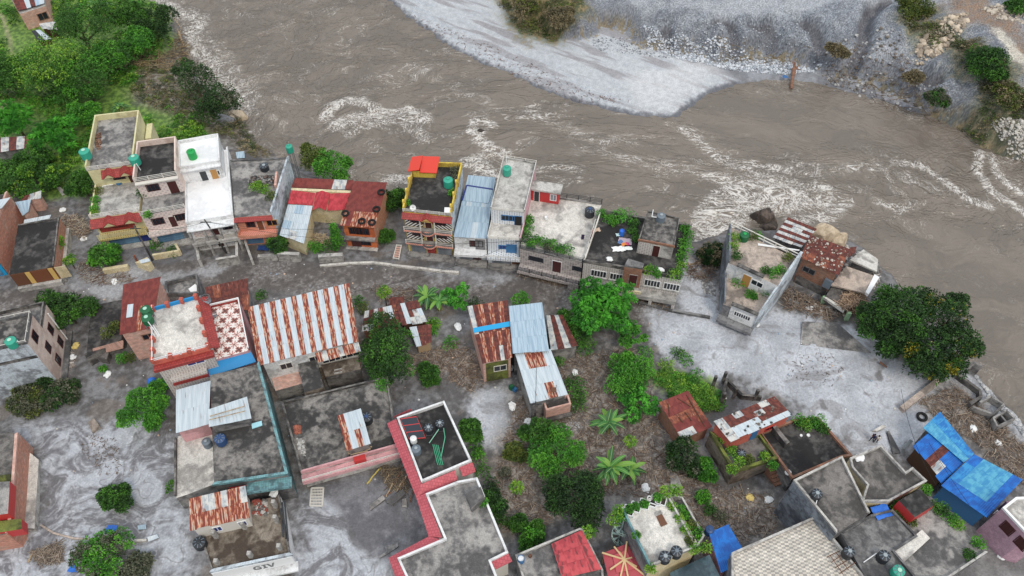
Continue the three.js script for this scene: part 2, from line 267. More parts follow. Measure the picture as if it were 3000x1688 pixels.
function frame(A, B) { const u = V(B.x - A.x, 0, B.z - A.z), L = u.length(); u.normalize(); const n = V(-u.z, 0, u.x); return { A, B, u, n, L, at: (x, y, d = 0) => A.clone().addScaledVector(u, x).addScaledVector(n, d).add(V(0, y, 0)) }; }
function ring(parent, p, h0, h1, th, mat, edges, name, out = .03) {
  const n = p.length, cen = V(0, 0, 0); p.forEach(q => cen.addScaledVector(q, 1 / n));
  const offs = d => p.map((q, i) => { // mitred offset (positive = outward)
    const a = p[(i + n - 1) % n], b = p[(i + 1) % n]; const e1 = V(q.x - a.x, 0, q.z - a.z).normalize(), e2 = V(b.x - q.x, 0, b.z - q.z).normalize();
    const n1 = V(-e1.z, 0, e1.x), n2 = V(-e2.z, 0, e2.x), m = n1.clone().add(n2).normalize(), k = d / Math.max(.35, m.dot(n1)); return V(q.x + m.x * k, 0, q.z + m.z * k); });
  const O = offs(out), I = offs(out - th), g = new G();
  for (const i of edges) {
    const j = (i + 1) % n, o1 = O[i], o2 = O[j], i1 = I[i], i2 = I[j];
    g.side(o1, o2, h0, h1); g.side(i2, i1, h0, h1); g.quad(flatV(o1, h1), flatV(o2, h1), flatV(i2, h1), flatV(i1, h1));
    if (!edges.includes((i + n - 1) % n)) g.side(i1, o1, h0, h1); if (!edges.includes(j)) g.side(o2, i2, h0, h1);
  }
  return part(name, g, mat, parent);
}
function railing(parent, pts, h0, h, mat, o = {}) {   // posts with two or three rails, open between
  const g = new G(), gap = o.gap || 1.6, rails = o.rails || 3, t = o.t || .05;
  for (let i = 0; i + 1 < pts.length; i++) {
    const A = flatV(pts[i], h0), B = flatV(pts[i + 1], h0), L = A.distanceTo(B), k = Math.max(1, Math.round(L / gap));
    for (let j = i ? 1 : 0; j <= k; j++) { const q = lerp(A, B, j / k); g.bar(q.clone().add(V(0, .002, 0)), q.clone().add(V(0, h, 0)), o.post || .1); }
    for (let r = 1; r <= rails; r++) g.bar(A.clone().add(V(0, h * r / rails - t / 2 - .002, 0)), B.clone().add(V(0, h * r / rails - t / 2 - .002, 0)), t, t);
  }
  return part(o.name || 'railing', g, mat, parent);
}
// a window: frame (the part) with its panes and bars as sub-parts
function win(parent, f, x, y, w, h, o = {}) {
  const t = .09, d = .07, g = new G(), fr = o.frame || M.maroon;
  const B = (x0, y0, x1, y1, dd) => g.box(f.at((x0 + x1) / 2, (y0 + y1) / 2, dd / 2), f.u.clone().multiplyScalar((x1 - x0) / 2), V(0, (y1 - y0) / 2, 0), f.n.clone().multiplyScalar(dd / 2));
  B(x, y, x + w, y + t, d); B(x, y + h - t, x + w, y + h, d); B(x, y + t, x + t, y + h - t, d - .004); B(x + w - t, y + t, x + w, y + h - t, d - .004);
  const wm = part(o.name || 'window', g, fr, parent);
  const k = o.n || 2, iw = (w - 2 * t), pw = iw / k;
  for (let i = 0; i < k; i++) { const q = new G(); q.box(f.at(x + t + pw * (i + .5), y + h / 2, .015), f.u.clone().multiplyScalar(pw / 2 - .03), V(0, h / 2 - t + .004, 0), f.n.clone().multiplyScalar(.012)); part('pane', q, o.pane || M.glass, wm); }
  if (k > 1) { const b = new G(); for (let i = 1; i < k; i++) b.box(f.at(x + t + pw * i, y + h / 2, .03), f.u.clone().multiplyScalar(.035), V(0, h / 2 - t + .004, 0), f.n.clone().multiplyScalar(.03)); part('mullion', b, fr, wm); }
  if (o.sill) { const b = new G(); b.box(f.at(x + w / 2, y - .05, .1), f.u.clone().multiplyScalar(w / 2 + .12), V(0, .05, 0), f.n.clone().multiplyScalar(.1)); part('sill', b, o.sill, wm); }
  return wm;
}
function panel(parent, f, x, y, w, h, mat, name, d = .05, d0 = .002) { const g = new G(); g.box(f.at(x + w / 2, y + h / 2, d0 + d / 2), f.u.clone().multiplyScalar(w / 2), V(0, h / 2, 0), f.n.clone().multiplyScalar(d / 2)); return part(name, g, mat, parent); }
function door(parent, f, x, y, w, h, mat, fr) { const d = panel(parent, f, x, y, w, h, fr || M.offwhite, 'door', .05); const g = new G(); g.box(f.at(x + w / 2, y + h / 2 - .03, .062), f.u.clone().multiplyScalar(w / 2 - .08), V(0, h / 2 - .06, 0), f.n.clone().multiplyScalar(.02)); part('door_leaf', g, mat, d); return d; }
// rolling shutter, each broad slat band its own piece
function shutter(parent, f, x, y, w, h, mat) { const s = panel(parent, f, x, y, w, h, mat, 'shutter', .04); const n = Math.max(3, Math.round(h / .45)); for (let i = 0; i < n; i++) { const g = new G(), hh = h / n; g.box(f.at(x + w / 2, y + hh * (i + .5), .055), f.u.clone().multiplyScalar(w / 2 - .04), V(0, hh * .42, 0), f.n.clone().multiplyScalar(.018)); part('slat', g, mat, s); } return s; }
function canopyStrip(parent, f, x0, x1, y, d, drop, mat, name = 'awning', th = .1) { // sloping shelf standing out from a wall
  const a = f.at(x0, y, .002), b = f.at(x1, y, .002), c = f.at(x1, y - drop, d), e = f.at(x0, y - drop, d); const g = new G(); g.slab([e, c, b, a], th); return part(name, g, mat, parent);
}
function ledge(parent, f, x0, x1, y0, y1, d, mat, name = 'balcony') { const g = new G(); g.box(f.at((x0 + x1) / 2, (y0 + y1) / 2, d / 2 + .002), f.u.clone().multiplyScalar((x1 - x0) / 2), V(0, (y1 - y0) / 2, 0), f.n.clone().multiplyScalar(d / 2)); return part(name, g, mat, parent); }
// corrugated roofing: every sheet its own piece; corners given back-left, back-right, front-right, front-left
function sheets(parent, BL, BR, FR, FL, cols, rows, pick, o = {}) {
  const r = rng(o.seed || 5), rid = o.ridges || 5, amp = o.amp ?? .035, th = .01;
  const N = BR.clone().sub(BL).cross(FL.clone().sub(BL)).normalize(); if (N.y < 0) N.negate();
  const at = (u, v, up) => lerp(lerp(BL, BR, u), lerp(FL, FR, u), v).addScaledVector(N, up);
  for (let j = 0; j < rows; j++) for (let i = 0; i < cols; i++) {
    const m = pick(i, j, r); if (!m) continue;
    const g = new G(), du = 1 / cols, dv = 1 / rows, lap = .012, off = [r() * 3, r() * 4], jit = (r() - .5) * (o.jit ?? .02);
    const lift = ((i & 1) * .014 + (rows - j) * .016);
    let us = i * du - lap * du, ue = (i + 1) * du + lap * du, vs = j * dv + (j ? jit * dv : 0), ve = (j + 1) * dv + (j < rows - 1 ? .03 : jit) * dv;
    const K = rid * 2, W = BL.distanceTo(BR) / cols, H = BL.distanceTo(FL) / rows;
    for (let k = 0; k < K; k++) {
      const ua = us + (ue - us) * k / K, ub = us + (ue - us) * (k + 1) / K, ya = (k & 1) * amp + lift, yb = ((k + 1) & 1) * amp + lift;
      const A = at(ua, ve, ya), B = at(ub, ve, yb), C = at(ub, vs, yb), D = at(ua, vs, ya), x0 = off[0] + W * k / K, x1 = off[0] + W * (k + 1) / K;
      g.tri(A, B, C, [x0, off[1]], [x1, off[1]], [x1, off[1] + H]); g.tri(A, C, D, [x0, off[1]], [x1, off[1] + H], [x0, off[1] + H]);
    }
    const e = o.th ?? .03; for (const [p0, p1] of [[at(us, ve, lift), at(ue, ve, lift)], [at(ue, ve, lift), at(ue, vs, lift)], [at(ue, vs, lift), at(us, vs, lift)], [at(us, vs, lift), at(us, ve, lift)]]) g.quad(p0.clone().addScaledVector(N, -e), p1.clone().addScaledVector(N, -e), p1, p0);
    part(o.name || 'roof_sheet', g, m, parent);
  }
}
const drop = (p, d) => V(p.x, p.y - d, p.z);
function wallsUnder(parent, pts, y0, mat, inset = .25, name = 'wall', gap = .06) { // walls below a sloping roof
  const c = V(0, 0, 0); pts.forEach(p => c.addScaledVector(p, 1 / pts.length));
  const q = pts.map(p => { const L = Math.hypot(c.x - p.x, c.z - p.z); return p.clone().lerp(c, Math.min(.9, inset * 1.4 / L)).add(V(0, -gap, 0)); });
  const g = new G(); g.walls(q, y0); g.cap(q.map(p => drop(p, .01))); part(name, g, mat, parent); return q;
}
// ---------- terrain ----------
const WATER = -2.5;
const line = (h, s) => { const a = s.trim().split(/[\s,]+/).map(Number), o = []; for (let i = 0; i < a.length; i += 2) o.push(P(a[i], a[i + 1], h)); return o; };
const shoreNear = line(WATER, '430,-60 470,0 500,20 540,75 590,140 560,168 560,190 640,245 700,292 722,340 722,362 765,400 800,425 850,452 900,478 960,505 1040,535 1130,556 1200,572 1300,588 1400,606 1500,622 1600,640 1720,662 1850,680 1960,700 2030,700 2075,690 2110,672 2160,660 2240,668 2310,672 2400,670 2480,690 2545,730 2600,790 2650,840 2760,870 2840,940 2868,1010 2856,1075 2890,1120 2950,1180 3010,1250 3090,1330 3200,1420 3400,1560');
const shoreFar = line(WATER, '1070,-60 1130,0 1180,50 1250,98 1320,150 1400,190 1490,225 1560,262 1650,297 1750,322 1850,346 1960,356 1990,346 2040,306 2100,272 2160,252 2300,238 2400,252 2520,282 2640,322 2700,342 2800,372 2880,412 2940,444 3000,472 3100,520 3300,620');
const townPoly = [...shoreNear, V(900, 0, 300), V(-900, 0, 300), V(-900, 0, -700), V(-160, 0, -300)];
const farPoly = [V(-60, 0, -700), ...[V(-30, 0, -230)], ...shoreFar, V(160, 0, -60), V(700, 0, 0), V(900, 0, -700)];
function sdist(poly, x, z) {           // positive inside
  let d = 1e9, ins = false; const n = poly.length;
  for (let i = 0, j = n - 1; i < n; j = i++) {
    const a = poly[i], b = poly[j], ex = b.x - a.x, ez = b.z - a.z, wx = x - a.x, wz = z - a.z, t = clamp((wx * ex + wz * ez) / (ex * ex + ez * ez)), dx = wx - ex * t, dz = wz - ez * t, q = dx * dx + dz * dz;
    if (q < d) d = q; if ((a.z > z) !== (b.z > z) && x < (b.x - a.x) * (z - a.z) / (b.z - a.z) + a.x) ins = !ins;
  }
  return (ins ? 1 : -1) * Math.sqrt(d);
}
class Field {                          // a distance field sampled on a grid
  constructor(fn, x0, x1, z0, z1, s) { this.x0 = x0; this.z0 = z0; this.s = s; this.nx = Math.ceil((x1 - x0) / s) + 1; this.nz = Math.ceil((z1 - z0) / s) + 1; this.d = new Float32Array(this.nx * this.nz); for (let j = 0; j < this.nz; j++) for (let i = 0; i < this.nx; i++) this.d[j * this.nx + i] = fn(x0 + i * s, z0 + j * s); }
  at(x, z) { const X = clamp((x - this.x0) / this.s, 0, this.nx - 1.001), Z = clamp((z - this.z0) / this.s, 0, this.nz - 1.001), i = X | 0, j = Z | 0, u = X - i, v = Z - j, k = j * this.nx + i, d = this.d; return mix(mix(d[k], d[k + 1], u), mix(d[k + this.nx], d[k + this.nx + 1], u), v); }
}
const TB = [-98, 72, -138, -22], FB = [-32, 105, -150, -84], RB = [-75, 92, -146, -44];
const townD = new Field((x, z) => sdist(townPoly, x, z), -140, 110, -190, 20, 1);
const farD = new Field((x, z) => sdist(farPoly, x, z), -60, 160, -200, -40, 1);
const terracePoly = line(0, '1480,-80 1500,18 1560,40 1620,78 1700,90 1760,70 1840,70 1900,120 2000,128 2080,140 2200,150 2330,150 2420,185 2500,205 2600,225 2680,262 2760,310 2860,380 2960,420 3080,470 3300,400 3300,-80');
const terrD = new Field((x, z) => sdist(terracePoly, x, z), -60, 160, -200, -60, 1);
function townH(x, z) {
  const d = townD.at(x, z) + ns(x * .3, z * .3) * .8;
  let h = d < 0 ? WATER - .2 + d * .5 : mix(WATER - .2, 0, ss(0, x < -22 ? 7 : 3.2, d));
  const m = ss(2, 7, d); h += m * (fbm(x * .12, z * .12, 3) * .25 + (Math.abs(ns(x * .7, z * .7)) - .3) * .10 + ns(x * 1.9, z * 1.9) * .05);
  return Math.max(h, -7);
}
const gullyLines = ['2210,60 2262,62 2278,95 2270,140', '2600,15 2545,45 2532,80 2540,110 2512,170', '1790,20 1770,60 1755,100', '2110,50 2150,60 2165,110', '2360,60 2400,80 2420,130', '2650,230 2700,200 2760,215', '1960,60 1968,110'].map(s => line(2.5, s));
const gully = new Field((x, z) => { let m = 0; for (const pl of gullyLines) for (let i = 0; i + 1 < pl.length; i++) { const a = pl[i], b = pl[i + 1], ex = b.x - a.x, ez = b.z - a.z, t = clamp(((x - a.x) * ex + (z - a.z) * ez) / (ex * ex + ez * ez)); m = Math.max(m, 1 - ss(.3, 1.7, Math.hypot(x - a.x - ex * t, z - a.z - ez * t) + ns(x * .7, z * .7) * .5)); } return m; }, -40, 130, -180, -70, .6);
function farH(x, z) {
  const d = farD.at(x, z), t = terrD.at(x, z) + ns(x * .15, z * .15) * 2.2 + ns(x * .5, z * .5) * .8;
  let h = d < 0 ? WATER - .1 + d * .5 : WATER - .1 + .55 * ss(0, 1.2, d) + .035 * d + fbm(x * .3, z * .3, 3) * .1;
  h += ss(-.3, 2.4, t) * (3 + fbm(x * .08, z * .08, 3) * 1.6 + (Math.abs(ns(x * .28, z * .2)) - .3) * 1.1) + ss(.5, 9, t) * 1.4 + ss(0, 2, t) * (ns(x * .5, z * .5) * .12 + ns(x * 1.3, z * 1.3) * .05) - 2.2 * gully.at(x, z) * ss(-.5, 2, t);
  const tm = ss(27, 42, x) * ss(.8, 3, d) * (1 - ss(4, 9, t)); if (tm > 0) { const q = (h + fbm(x * .25, z * .25, 3) * .8) / .55, fl = Math.floor(q), fr = q - fl; h += tm * ((fl + ss(.55, .95, fr)) * .55 - q * .55 + .1); }
  h += ss(3, 26, x * .5 + 20 + (-z - 120) * .0 - 40) * ss(2, 12, t) * 3;
  return Math.max(h, -7);
}
function lines(a, b, s, lo, hi) { const o = []; for (let x = a; x <= b + 1e-6; x += s) o.push(x); let st = s; let x = a; const pre = []; while (x > lo) { st *= 1.6; x -= st; pre.unshift(Math.max(x, lo)); } st = s; x = b; const post = []; while (x < hi) { st *= 1.6; x += st; post.push(Math.min(x, hi)); } return [...pre, ...o, ...post]; }
function gridMesh(name, label, xs, zs, hf, box, mat, keep) {
  const nx = xs.length, nz = zs.length, p = new Float32Array(nx * nz * 3), t = new Float32Array(nx * nz * 2), idx = [];
  for (let j = 0; j < nz; j++) for (let i = 0; i < nx; i++) { const k = j * nx + i; p[k * 3] = xs[i]; p[k * 3 + 1] = hf(xs[i], zs[j]); p[k * 3 + 2] = zs[j]; t[k * 2] = (xs[i] - box[0]) / (box[1] - box[0]); t[k * 2 + 1] = (zs[j] - box[2]) / (box[3] - box[2]); }
  for (let j = 0; j + 1 < nz; j++) for (let i = 0; i + 1 < nx; i++) { const a = j * nx + i, b = a + 1, c = a + nx, d = c + 1; if (keep && !(keep(p[a * 3], p[a * 3 + 2], p[a * 3 + 1]) || keep(p[d * 3], p[d * 3 + 2], p[d * 3 + 1]))) continue; idx.push(a, c, b, b, c, d); }
  const g = new THREE.BufferGeometry(); g.setAttribute('position', new THREE.BufferAttribute(p, 3)); g.setAttribute('uv', new THREE.BufferAttribute(t, 2)); g.setIndex(idx); g.computeVertexNormals();
  const m = shadows(new THREE.Mesh(g, mat)); m.name = name; m.userData = { label, kind: 'structure' }; scene.add(m); return m;
}
// surface masks in metres
const zone = (h, s, B = [-140, 110, -190, 20]) => { const pl = line(h, s); let a = 1e9, b = -1e9, c = 1e9, d = -1e9; pl.forEach(p => { a = Math.min(a, p.x); b = Math.max(b, p.x); c = Math.min(c, p.z); d = Math.max(d, p.z); }); return new Field((x, z) => sdist(pl, x, z), a - 6, b + 6, c - 6, d + 6, .7); };
const inZ = (f, x, z, soft, w) => { if (x < f.x0 || z < f.z0 || x > f.x0 + (f.nx - 1) * f.s || z > f.z0 + (f.nz - 1) * f.s) return 0; return ss(-soft, soft, f.at(x, z) + w); };
const Z = {
  grass: zone(0, '-80,-80 420,-80 480,0 500,120 430,200 400,300 560,330 640,400 400,440 280,470 255,560 140,580 120,520 -80,640'),
  dry: zone(0, '500,180 620,240 700,330 780,420 800,450 720,450 650,400 480,330 380,280 400,210'),
  road: zone(0, '-80,960 0,850 160,850 330,800 480,770 700,770 900,770 1100,780 1300,800 1480,810 1700,850 1900,880 1960,920 1800,990 1660,900 1500,900 1100,880 900,860 700,850 450,860 250,880 100,930 -80,1010'),
  siltA: zone(0, '170,740 300,780 560,790 700,770 640,800 480,840 330,870 200,860'),
  siltB: zone(0, '1900,890 2060,880 2110,920 2260,920 2400,920 2560,980 2700,1090 2800,1200 2690,1300 2560,1350 2440,1290 2330,1190 2220,1130 2080,1100 1960,1060 1900,980'),
  siltE: zone(0, '2780,1090 2880,1110 3020,1260 3020,1330 2900,1210 2790,1150'),
  siltC: zone(0, '1990,760 2060,780 2090,860 2110,930 2030,920 1970,870'),
  swirl: zone(0, '60,1260 330,1230 500,1230 530,1430 560,1688 560,1760 -80,1760 -80,1600 110,1540 130,1400'),
  swirl2: zone(0, '870,1420 1020,1430 1050,1540 1130,1688 1100,1760 850,1760 860,1600'),
  siltD: zone(0, '1380,1130 1480,1120 1500,1180 1530,1240 1480,1340 1420,1300 1370,1200'),
  pale2: zone(0, '1200,780 1300,770 1420,790 1520,820 1400,830 1250,815'),
  wet: zone(0, '920,1420 1180,1380 1240,1480 1270,1580 1140,1640 1040,1600 1000,1500'),
  wet2: zone(0, '300,690 480,680 560,740 500,780 380,770'),
  debris: zone(0, '1480,1230 1560,1060 1700,1040 1850,1020 1930,1180 1960,1330 2100,1420 2260,1450 2280,1560 2060,1620 1960,1480 1760,1440 1560,1560 1460,1560 1420,1420'),
  debrisB: zone(0, '1230,1030 1340,1000 1430,1060 1440,1120 1380,1150 1300,1110 1180,1090'),
  debrisC: zone(0, '2700,1170 2820,1130 2920,1240 3040,1330 3040,1420 2940,1400 2860,1300 2740,1250'),
  street: zone(0, '2780,1460 2900,1560 3060,1640 3060,1760 2700,1760 2860,1640 2780,1560'),
  grassB: zone(0, '1890,1090 1960,1080 2110,1140 2130,1200 2060,1220 1960,1170'),
  path: zone(0, '-20,20 14,50 34,120 46,200 36,202 24,125 4,60 -20,40'), dirt: zone(0, '-20,270 30,255 55,275 45,320 -20,345'),
};
const swirlN = (x, z) => { const wx = fbm(x * .13 + 5, z * .13, 3) * 7, wz = fbm(x * .13, z * .13 + 9, 3) * 7, X = x + wx, Y = z + wz; return [fbm(X * .2, Y * .34, 4), 1 - Math.abs(ns(X * .3, Y * .42)), 1 - Math.abs(fbm(X * .5 + 9, Y * .8, 3) * 2)]; };
function townCol(x, z) {
  const n1 = fbm(x * .22, z * .22, 4), n2 = fbm(x * 1.3 + 4, z * 1.3, 4), n3 = fbm(x * 5, z * 5, 2), w = n1 * 2.2 + n2 * .8;
  const [s1, s2, s3] = swirlN(x, z);
  let c = mix3([90, 88, 88], [126, 126, 129], ss(-.35, .35, n1 + n2 * .7));
  c = mix3(c, [112, 102, 94], ss(.1, .3, fbm(x * .3 + 20, z * .3, 3)) * .6);
  const put = (col, k) => { if (k > 0) c = mix3(c, col, k); };
  put(mix3([92, 86, 83], [112, 107, 104], ss(-.2, .3, n2 + n1)), inZ(Z.road, x, z, 1.2, w * .7));
  const specks = ss(.02, .2, fbm(x * 2.7, z * 3.4, 3)) * ss(-.08, .25, n1 + n2 * .4) * .6;
  put([156, 156, 160], inZ(Z.road, x, z, 1.2, w * .7) * specks); put([74, 70, 68], inZ(Z.road, x, z, 1.2, w * .7) * ss(.16, .28, fbm(x * 3.3 + 9, z * 4, 2)) * .5);
  const silt = mix3([168, 172, 180], [194, 198, 206], ss(-.3, .3, n1)); const siltV = mix3(silt, [122, 120, 122], clamp(ss(.16, .36, s1) * .45 + ss(.96, .99, s2) * .3 + ss(.2, .4, n2) * .4 + ss(.3, .45, fbm(x * .5, z * .5, 3)) * .5));
  for (const k of ['siltA', 'siltB', 'siltC', 'siltD', 'siltE', 'pale2']) put(siltV, inZ(Z[k], x, z, 1, w) * (k === 'siltA' || k === 'pale2' ? .55 : .95));
  const sw = mix3(mix3(mix3([116, 116, 121], [172, 176, 184], ss(-.22, .14, s1 + n2 * .2)), [198, 202, 208], ss(.82, .97, s3) * .45), [92, 90, 90], ss(.965, .99, s2) * .45);
  put(sw, inZ(Z.swirl, x, z, 1.5, w)); put(sw, inZ(Z.swirl2, x, z, 1.5, w));
  put(mix3([100, 100, 105], [126, 126, 131], ss(-.25, .3, n1 + n2 * .4)), Math.max(inZ(Z.wet, x, z, .6, w * .25), inZ(Z.wet2, x, z, .6, w * .3)));
  const db = mix3([106, 98, 92], [146, 138, 131], ss(-.15, .3, n2 + n3 * .6));
  for (const k of ['debris', 'debrisB', 'debrisC']) put(db, inZ(Z[k], x, z, 1.5, w) * .85);
  put(mix3([112, 110, 110], [134, 132, 132], ss(-.2, .2, n1)), inZ(Z.street, x, z, 1, w * .3) * .9);
  put(mix3([76, 106, 44], [112, 142, 62], ss(-.3, .3, n2)), Math.max(inZ(Z.grass, x, z, 1.5, w), inZ(Z.grassB, x, z, .8, w)));
  put(mix3([108, 98, 84], [138, 132, 124], ss(-.2, .3, n2)), inZ(Z.dry, x, z, 2, w) * .9);
  put([164, 152, 132], inZ(Z.path, x, z, .4, w * .1) * .85); put([138, 124, 104], inZ(Z.dirt, x, z, .8, w * .4) * .8);
  const dd = townD.at(x, z); put([88, 84, 82], (1 - ss(0, 2.5, dd + n2)) * .5);
  const g = 1 + n3 * .2 + n2 * .13; return [c[0] * g, c[1] * g, c[2] * g];
}
const FZ = {
  gravel: zone(-2, '1880,110 2000,128 2100,155 2250,170 2380,190 2480,205 2380,215 2250,212 2120,195 2000,170 1900,140'),
  damp: zone(-2, '2100,165 2220,180 2400,215 2560,250 2640,300 2560,282 2400,250 2300,236 2180,240 2120,210'),
  sand: zone(-2, '1830,230 2060,180 2110,190 2080,230 2000,300 1970,345 1880,320'),
  brush: zone(3, '2620,70 2720,50 2780,130 2900,170 2960,260 3040,300 3040,420 2940,420 2860,380 2800,330 2880,230 2760,170 2680,110'),
  brushB: zone(2, '1440,-60 1700,-60 1720,20 1640,70 1540,60 1500,20'),
  soil: zone(5, '2740,-60 2860,-60 2920,60 3000,120 3040,160 3040,210 2920,110 2800,60'),
  path: zone(5, '2890,90 2920,100 3060,210 3060,250 2960,170'),
};
function farCol(x, z) {
  const n1 = fbm(x * .2, z * .2, 4), n2 = fbm(x * 1.1 + 4, z * 1.1, 4), n3 = fbm(x * 4.5, z * 4.5, 2), d = farD.at(x, z), t = terrD.at(x, z) + ns(x * .15, z * .15) * 2.2 + ns(x * .5, z * .5) * .8;
  // along-shore coordinates streak the bar
  const a = .52, xr = x * Math.cos(a) + z * Math.sin(a), zr = -x * Math.sin(a) + z * Math.cos(a);
  const st = fbm(xr * .07, zr * .42, 4), st2 = fbm(xr * .16 + 3, zr * 1.1, 3);
  let c = mix3([186, 191, 198], [194, 198, 203], ss(-.4, .4, st2));
  c = mix3(c, [154, 152, 156], ss(.04, .2, st + n2 * .1) * .8);
  c = mix3(c, [212, 214, 217], inZ(FZ.sand, x, z, 2, n1 * 2) * .7);
  const put = (col, k) => { if (k > 0) c = mix3(c, col, clamp(k)); };
  put(mix3([158, 164, 172], [184, 189, 196], ss(-.2, .3, n3 + n2)), (1 - ss(2, 7, d + n1 * 3)) * ss(-20, 10, 20 - x) * .3);
  put([96, 98, 106], (1 - ss(.5, 1.6, d + n2 * .6)) * .85);
  put(mix3([158, 164, 172], [206, 210, 216], ss(-.05, .3, n3 + n2 * .5)), inZ(FZ.gravel, x, z, 1.2, n2));
  put(mix3([120, 122, 128], [150, 153, 160], ss(-.2, .2, n1)), inZ(FZ.damp, x, z, 1.2, n2) * .9);
  const cl = mix3(mix3([118, 123, 132], [150, 155, 163], ss(-.4, .4, n1 + n2 * .7 + n3 * .8)), [174, 178, 185], ss(.02, .3, fbm(x * .06 + 8, z * .16, 4)) * .8);
  put(cl, ss(-.5, 1, t));
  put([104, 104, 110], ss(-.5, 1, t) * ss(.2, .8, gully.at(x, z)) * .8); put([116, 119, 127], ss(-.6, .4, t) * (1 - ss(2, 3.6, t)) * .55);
  put([132, 118, 92], ss(-1.6, -.2, t) * (1 - ss(.3, 1.6, t)) * ss(.0, .3, n2 + n1 * .6) * .8);
  put(mix3([84, 88, 54], [132, 118, 88], ss(-.2, .3, n2)), Math.max(inZ(FZ.brush, x, z, 3, n1 * 6 + n2 * 3) * .75, inZ(FZ.brushB, x, z, 2, n1 * 3 + n2 * 2)));
  put(mix3([150, 124, 104], [128, 116, 108], ss(-.2, .3, n2)), inZ(FZ.soil, x, z, 2, n1 * 4) * .9);
  put([206, 200, 188], inZ(FZ.path, x, z, .6, n2 * .6) * .9);
  const g = .95 * (1 + n3 * (.16 + .3 * ss(-.5, 1, t)) + n2 * .12); return [c[0] * g, c[1] * g, c[2] * g];
}
const bigTex = (B, n, m, fn, o = {}) => tex(n, (u, v) => fn(B[0] + u * (B[1] - B[0]), B[2] + v * (B[3] - B[2])), Object.assign({ m, wrap: THREE.MirroredRepeatWrapping }, o));
const fineBump = tex(512, (u, v) => { const a = fbm(u * 10, v * 10, 5, 10), b = 1 - Math.abs(ns(u * 22, v * 22, 22)); const q = 128 + a * 150 + (b - .7) * 60; return [q, q, q]; }, { data: true });
const bumpOf = (B, m) => { const t = fineBump.clone(); t.repeat.set((B[1] - B[0]) / m, (B[3] - B[2]) / m); t.needsUpdate = true; return t; };
{
  const map = bigTex(TB, 2048, 1536, townCol);
  gridMesh('ground', 'grey flood mud and silt spread over streets and yards of the town', lines(TB[0], TB[1], .62, -700, 700), lines(TB[2], TB[3], .62, -600, 300), townH, TB, std({ map, roughness: .64, bumpMap: bumpOf(TB, 6), bumpScale: .08 }), (x, z, h) => h > -6.5 || x < -100);
}
{
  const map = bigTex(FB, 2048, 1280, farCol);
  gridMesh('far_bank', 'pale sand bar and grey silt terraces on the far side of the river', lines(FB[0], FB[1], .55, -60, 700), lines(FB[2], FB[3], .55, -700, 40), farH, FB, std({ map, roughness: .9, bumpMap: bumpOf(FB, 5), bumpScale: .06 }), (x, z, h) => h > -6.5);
}
// ---------- river ----------
const foamLines = [ // broken water: points, half width, strength
  ['470,0 520,40 590,60 560,110 580,150 620,180 640,230 700,280 720,330', 9, .55], ['560,60 640,150 700,240 760,290', 9, .3], ['745,330 800,350 850,380', 7, .25],
  ['955,345 970,315 1010,300 1060,300 1095,318', 5, .95], ['985,370 1040,350 1100,340 1160,340 1200,330 1240,350', 7.5, .75], ['1020,395 1080,370 1160,355', 5, .5], ['1180,345 1215,385 1250,410', 6, .6],
  ['1395,400 1378,385 1385,362 1410,358 1450,370', 3.2, 1], ['1400,395 1410,420 1440,440 1480,455', 6, .7], ['1370,480 1400,470 1420,500 1460,520', 6, .95], ['1110,545 1150,525 1200,530', 4.5, .75],
  ['1570,500 1640,490 1700,505', 4, .5], ['2060,660 2075,620 2110,580 2160,560', 8, .9], ['2080,690 2130,640 2200,590 2290,560', 12, .9], ['2100,600 2180,600 2260,560 2330,570', 10, .75], ['2270,610 2340,600 2420,590', 8, .6], ['2300,560 2400,550 2480,590 2430,640 2320,650', 6, .55], ['2080,520 2180,540 2260,530', 8, .5],
  ['2010,380 2060,430 2130,480 2230,520 2330,540', 7, .45], ['1700,430 1850,470 1980,490 2100,530', 9, .3], ['2330,480 2440,500 2540,490 2650,520 2740,560', 7, .35], ['2620,480 2680,480 2760,530 2840,590 2900,610', 3.5, .75],
  ['2870,450 2858,500 2900,560 2960,600 3020,640', 3.2, 1], ['2900,455 2925,520 2990,570', 3, .8], ['2560,590 2640,620 2680,600', 4, .45], ['1230,200 1330,260 1420,300', 8, .25], ['1560,330 1700,400 1850,420', 9, .28], ['660,430 740,440', 4, .3], ['2180,480 2300,500 2400,520', 5, .4],
].map(([s, w, k]) => [line(WATER, s), w * .085, k]);
const calm = zone(WATER, '1990,360 2100,280 2300,250 2500,290 2700,360 2850,430 2700,470 2500,450 2300,440 2100,430');
const calm2 = zone(WATER, '2560,700 2700,660 2900,700 3060,760 3060,1300 2880,1080 2820,900 2640,800');
const turb = new Field((x, z) => { let m = 0; for (const [pl, w, k] of foamLines) { let d = 1e9; for (let i = 0; i + 1 < pl.length; i++) { const a = pl[i], b = pl[i + 1], ex = b.x - a.x, ez = b.z - a.z, t = clamp(((x - a.x) * ex + (z - a.z) * ez) / (ex * ex + ez * ez)); d = Math.min(d, Math.hypot(x - a.x - ex * t, z - a.z - ez * t)); } m = Math.max(m, k * (1 - ss(0, w * 4.2, d))); } return m; }, RB[0], RB[1], RB[2], RB[3], .6);
const flow = (x, z) => { const a = -.12 + .35 * ss(-30, 60, x); const c = Math.cos(a), s = Math.sin(a); return [x * c + z * s, -x * s + z * c]; };
const still = (x, z) => 1 - .75 * Math.max(inZ(calm, x, z, 4, 0), inZ(calm2, x, z, 5, 0));
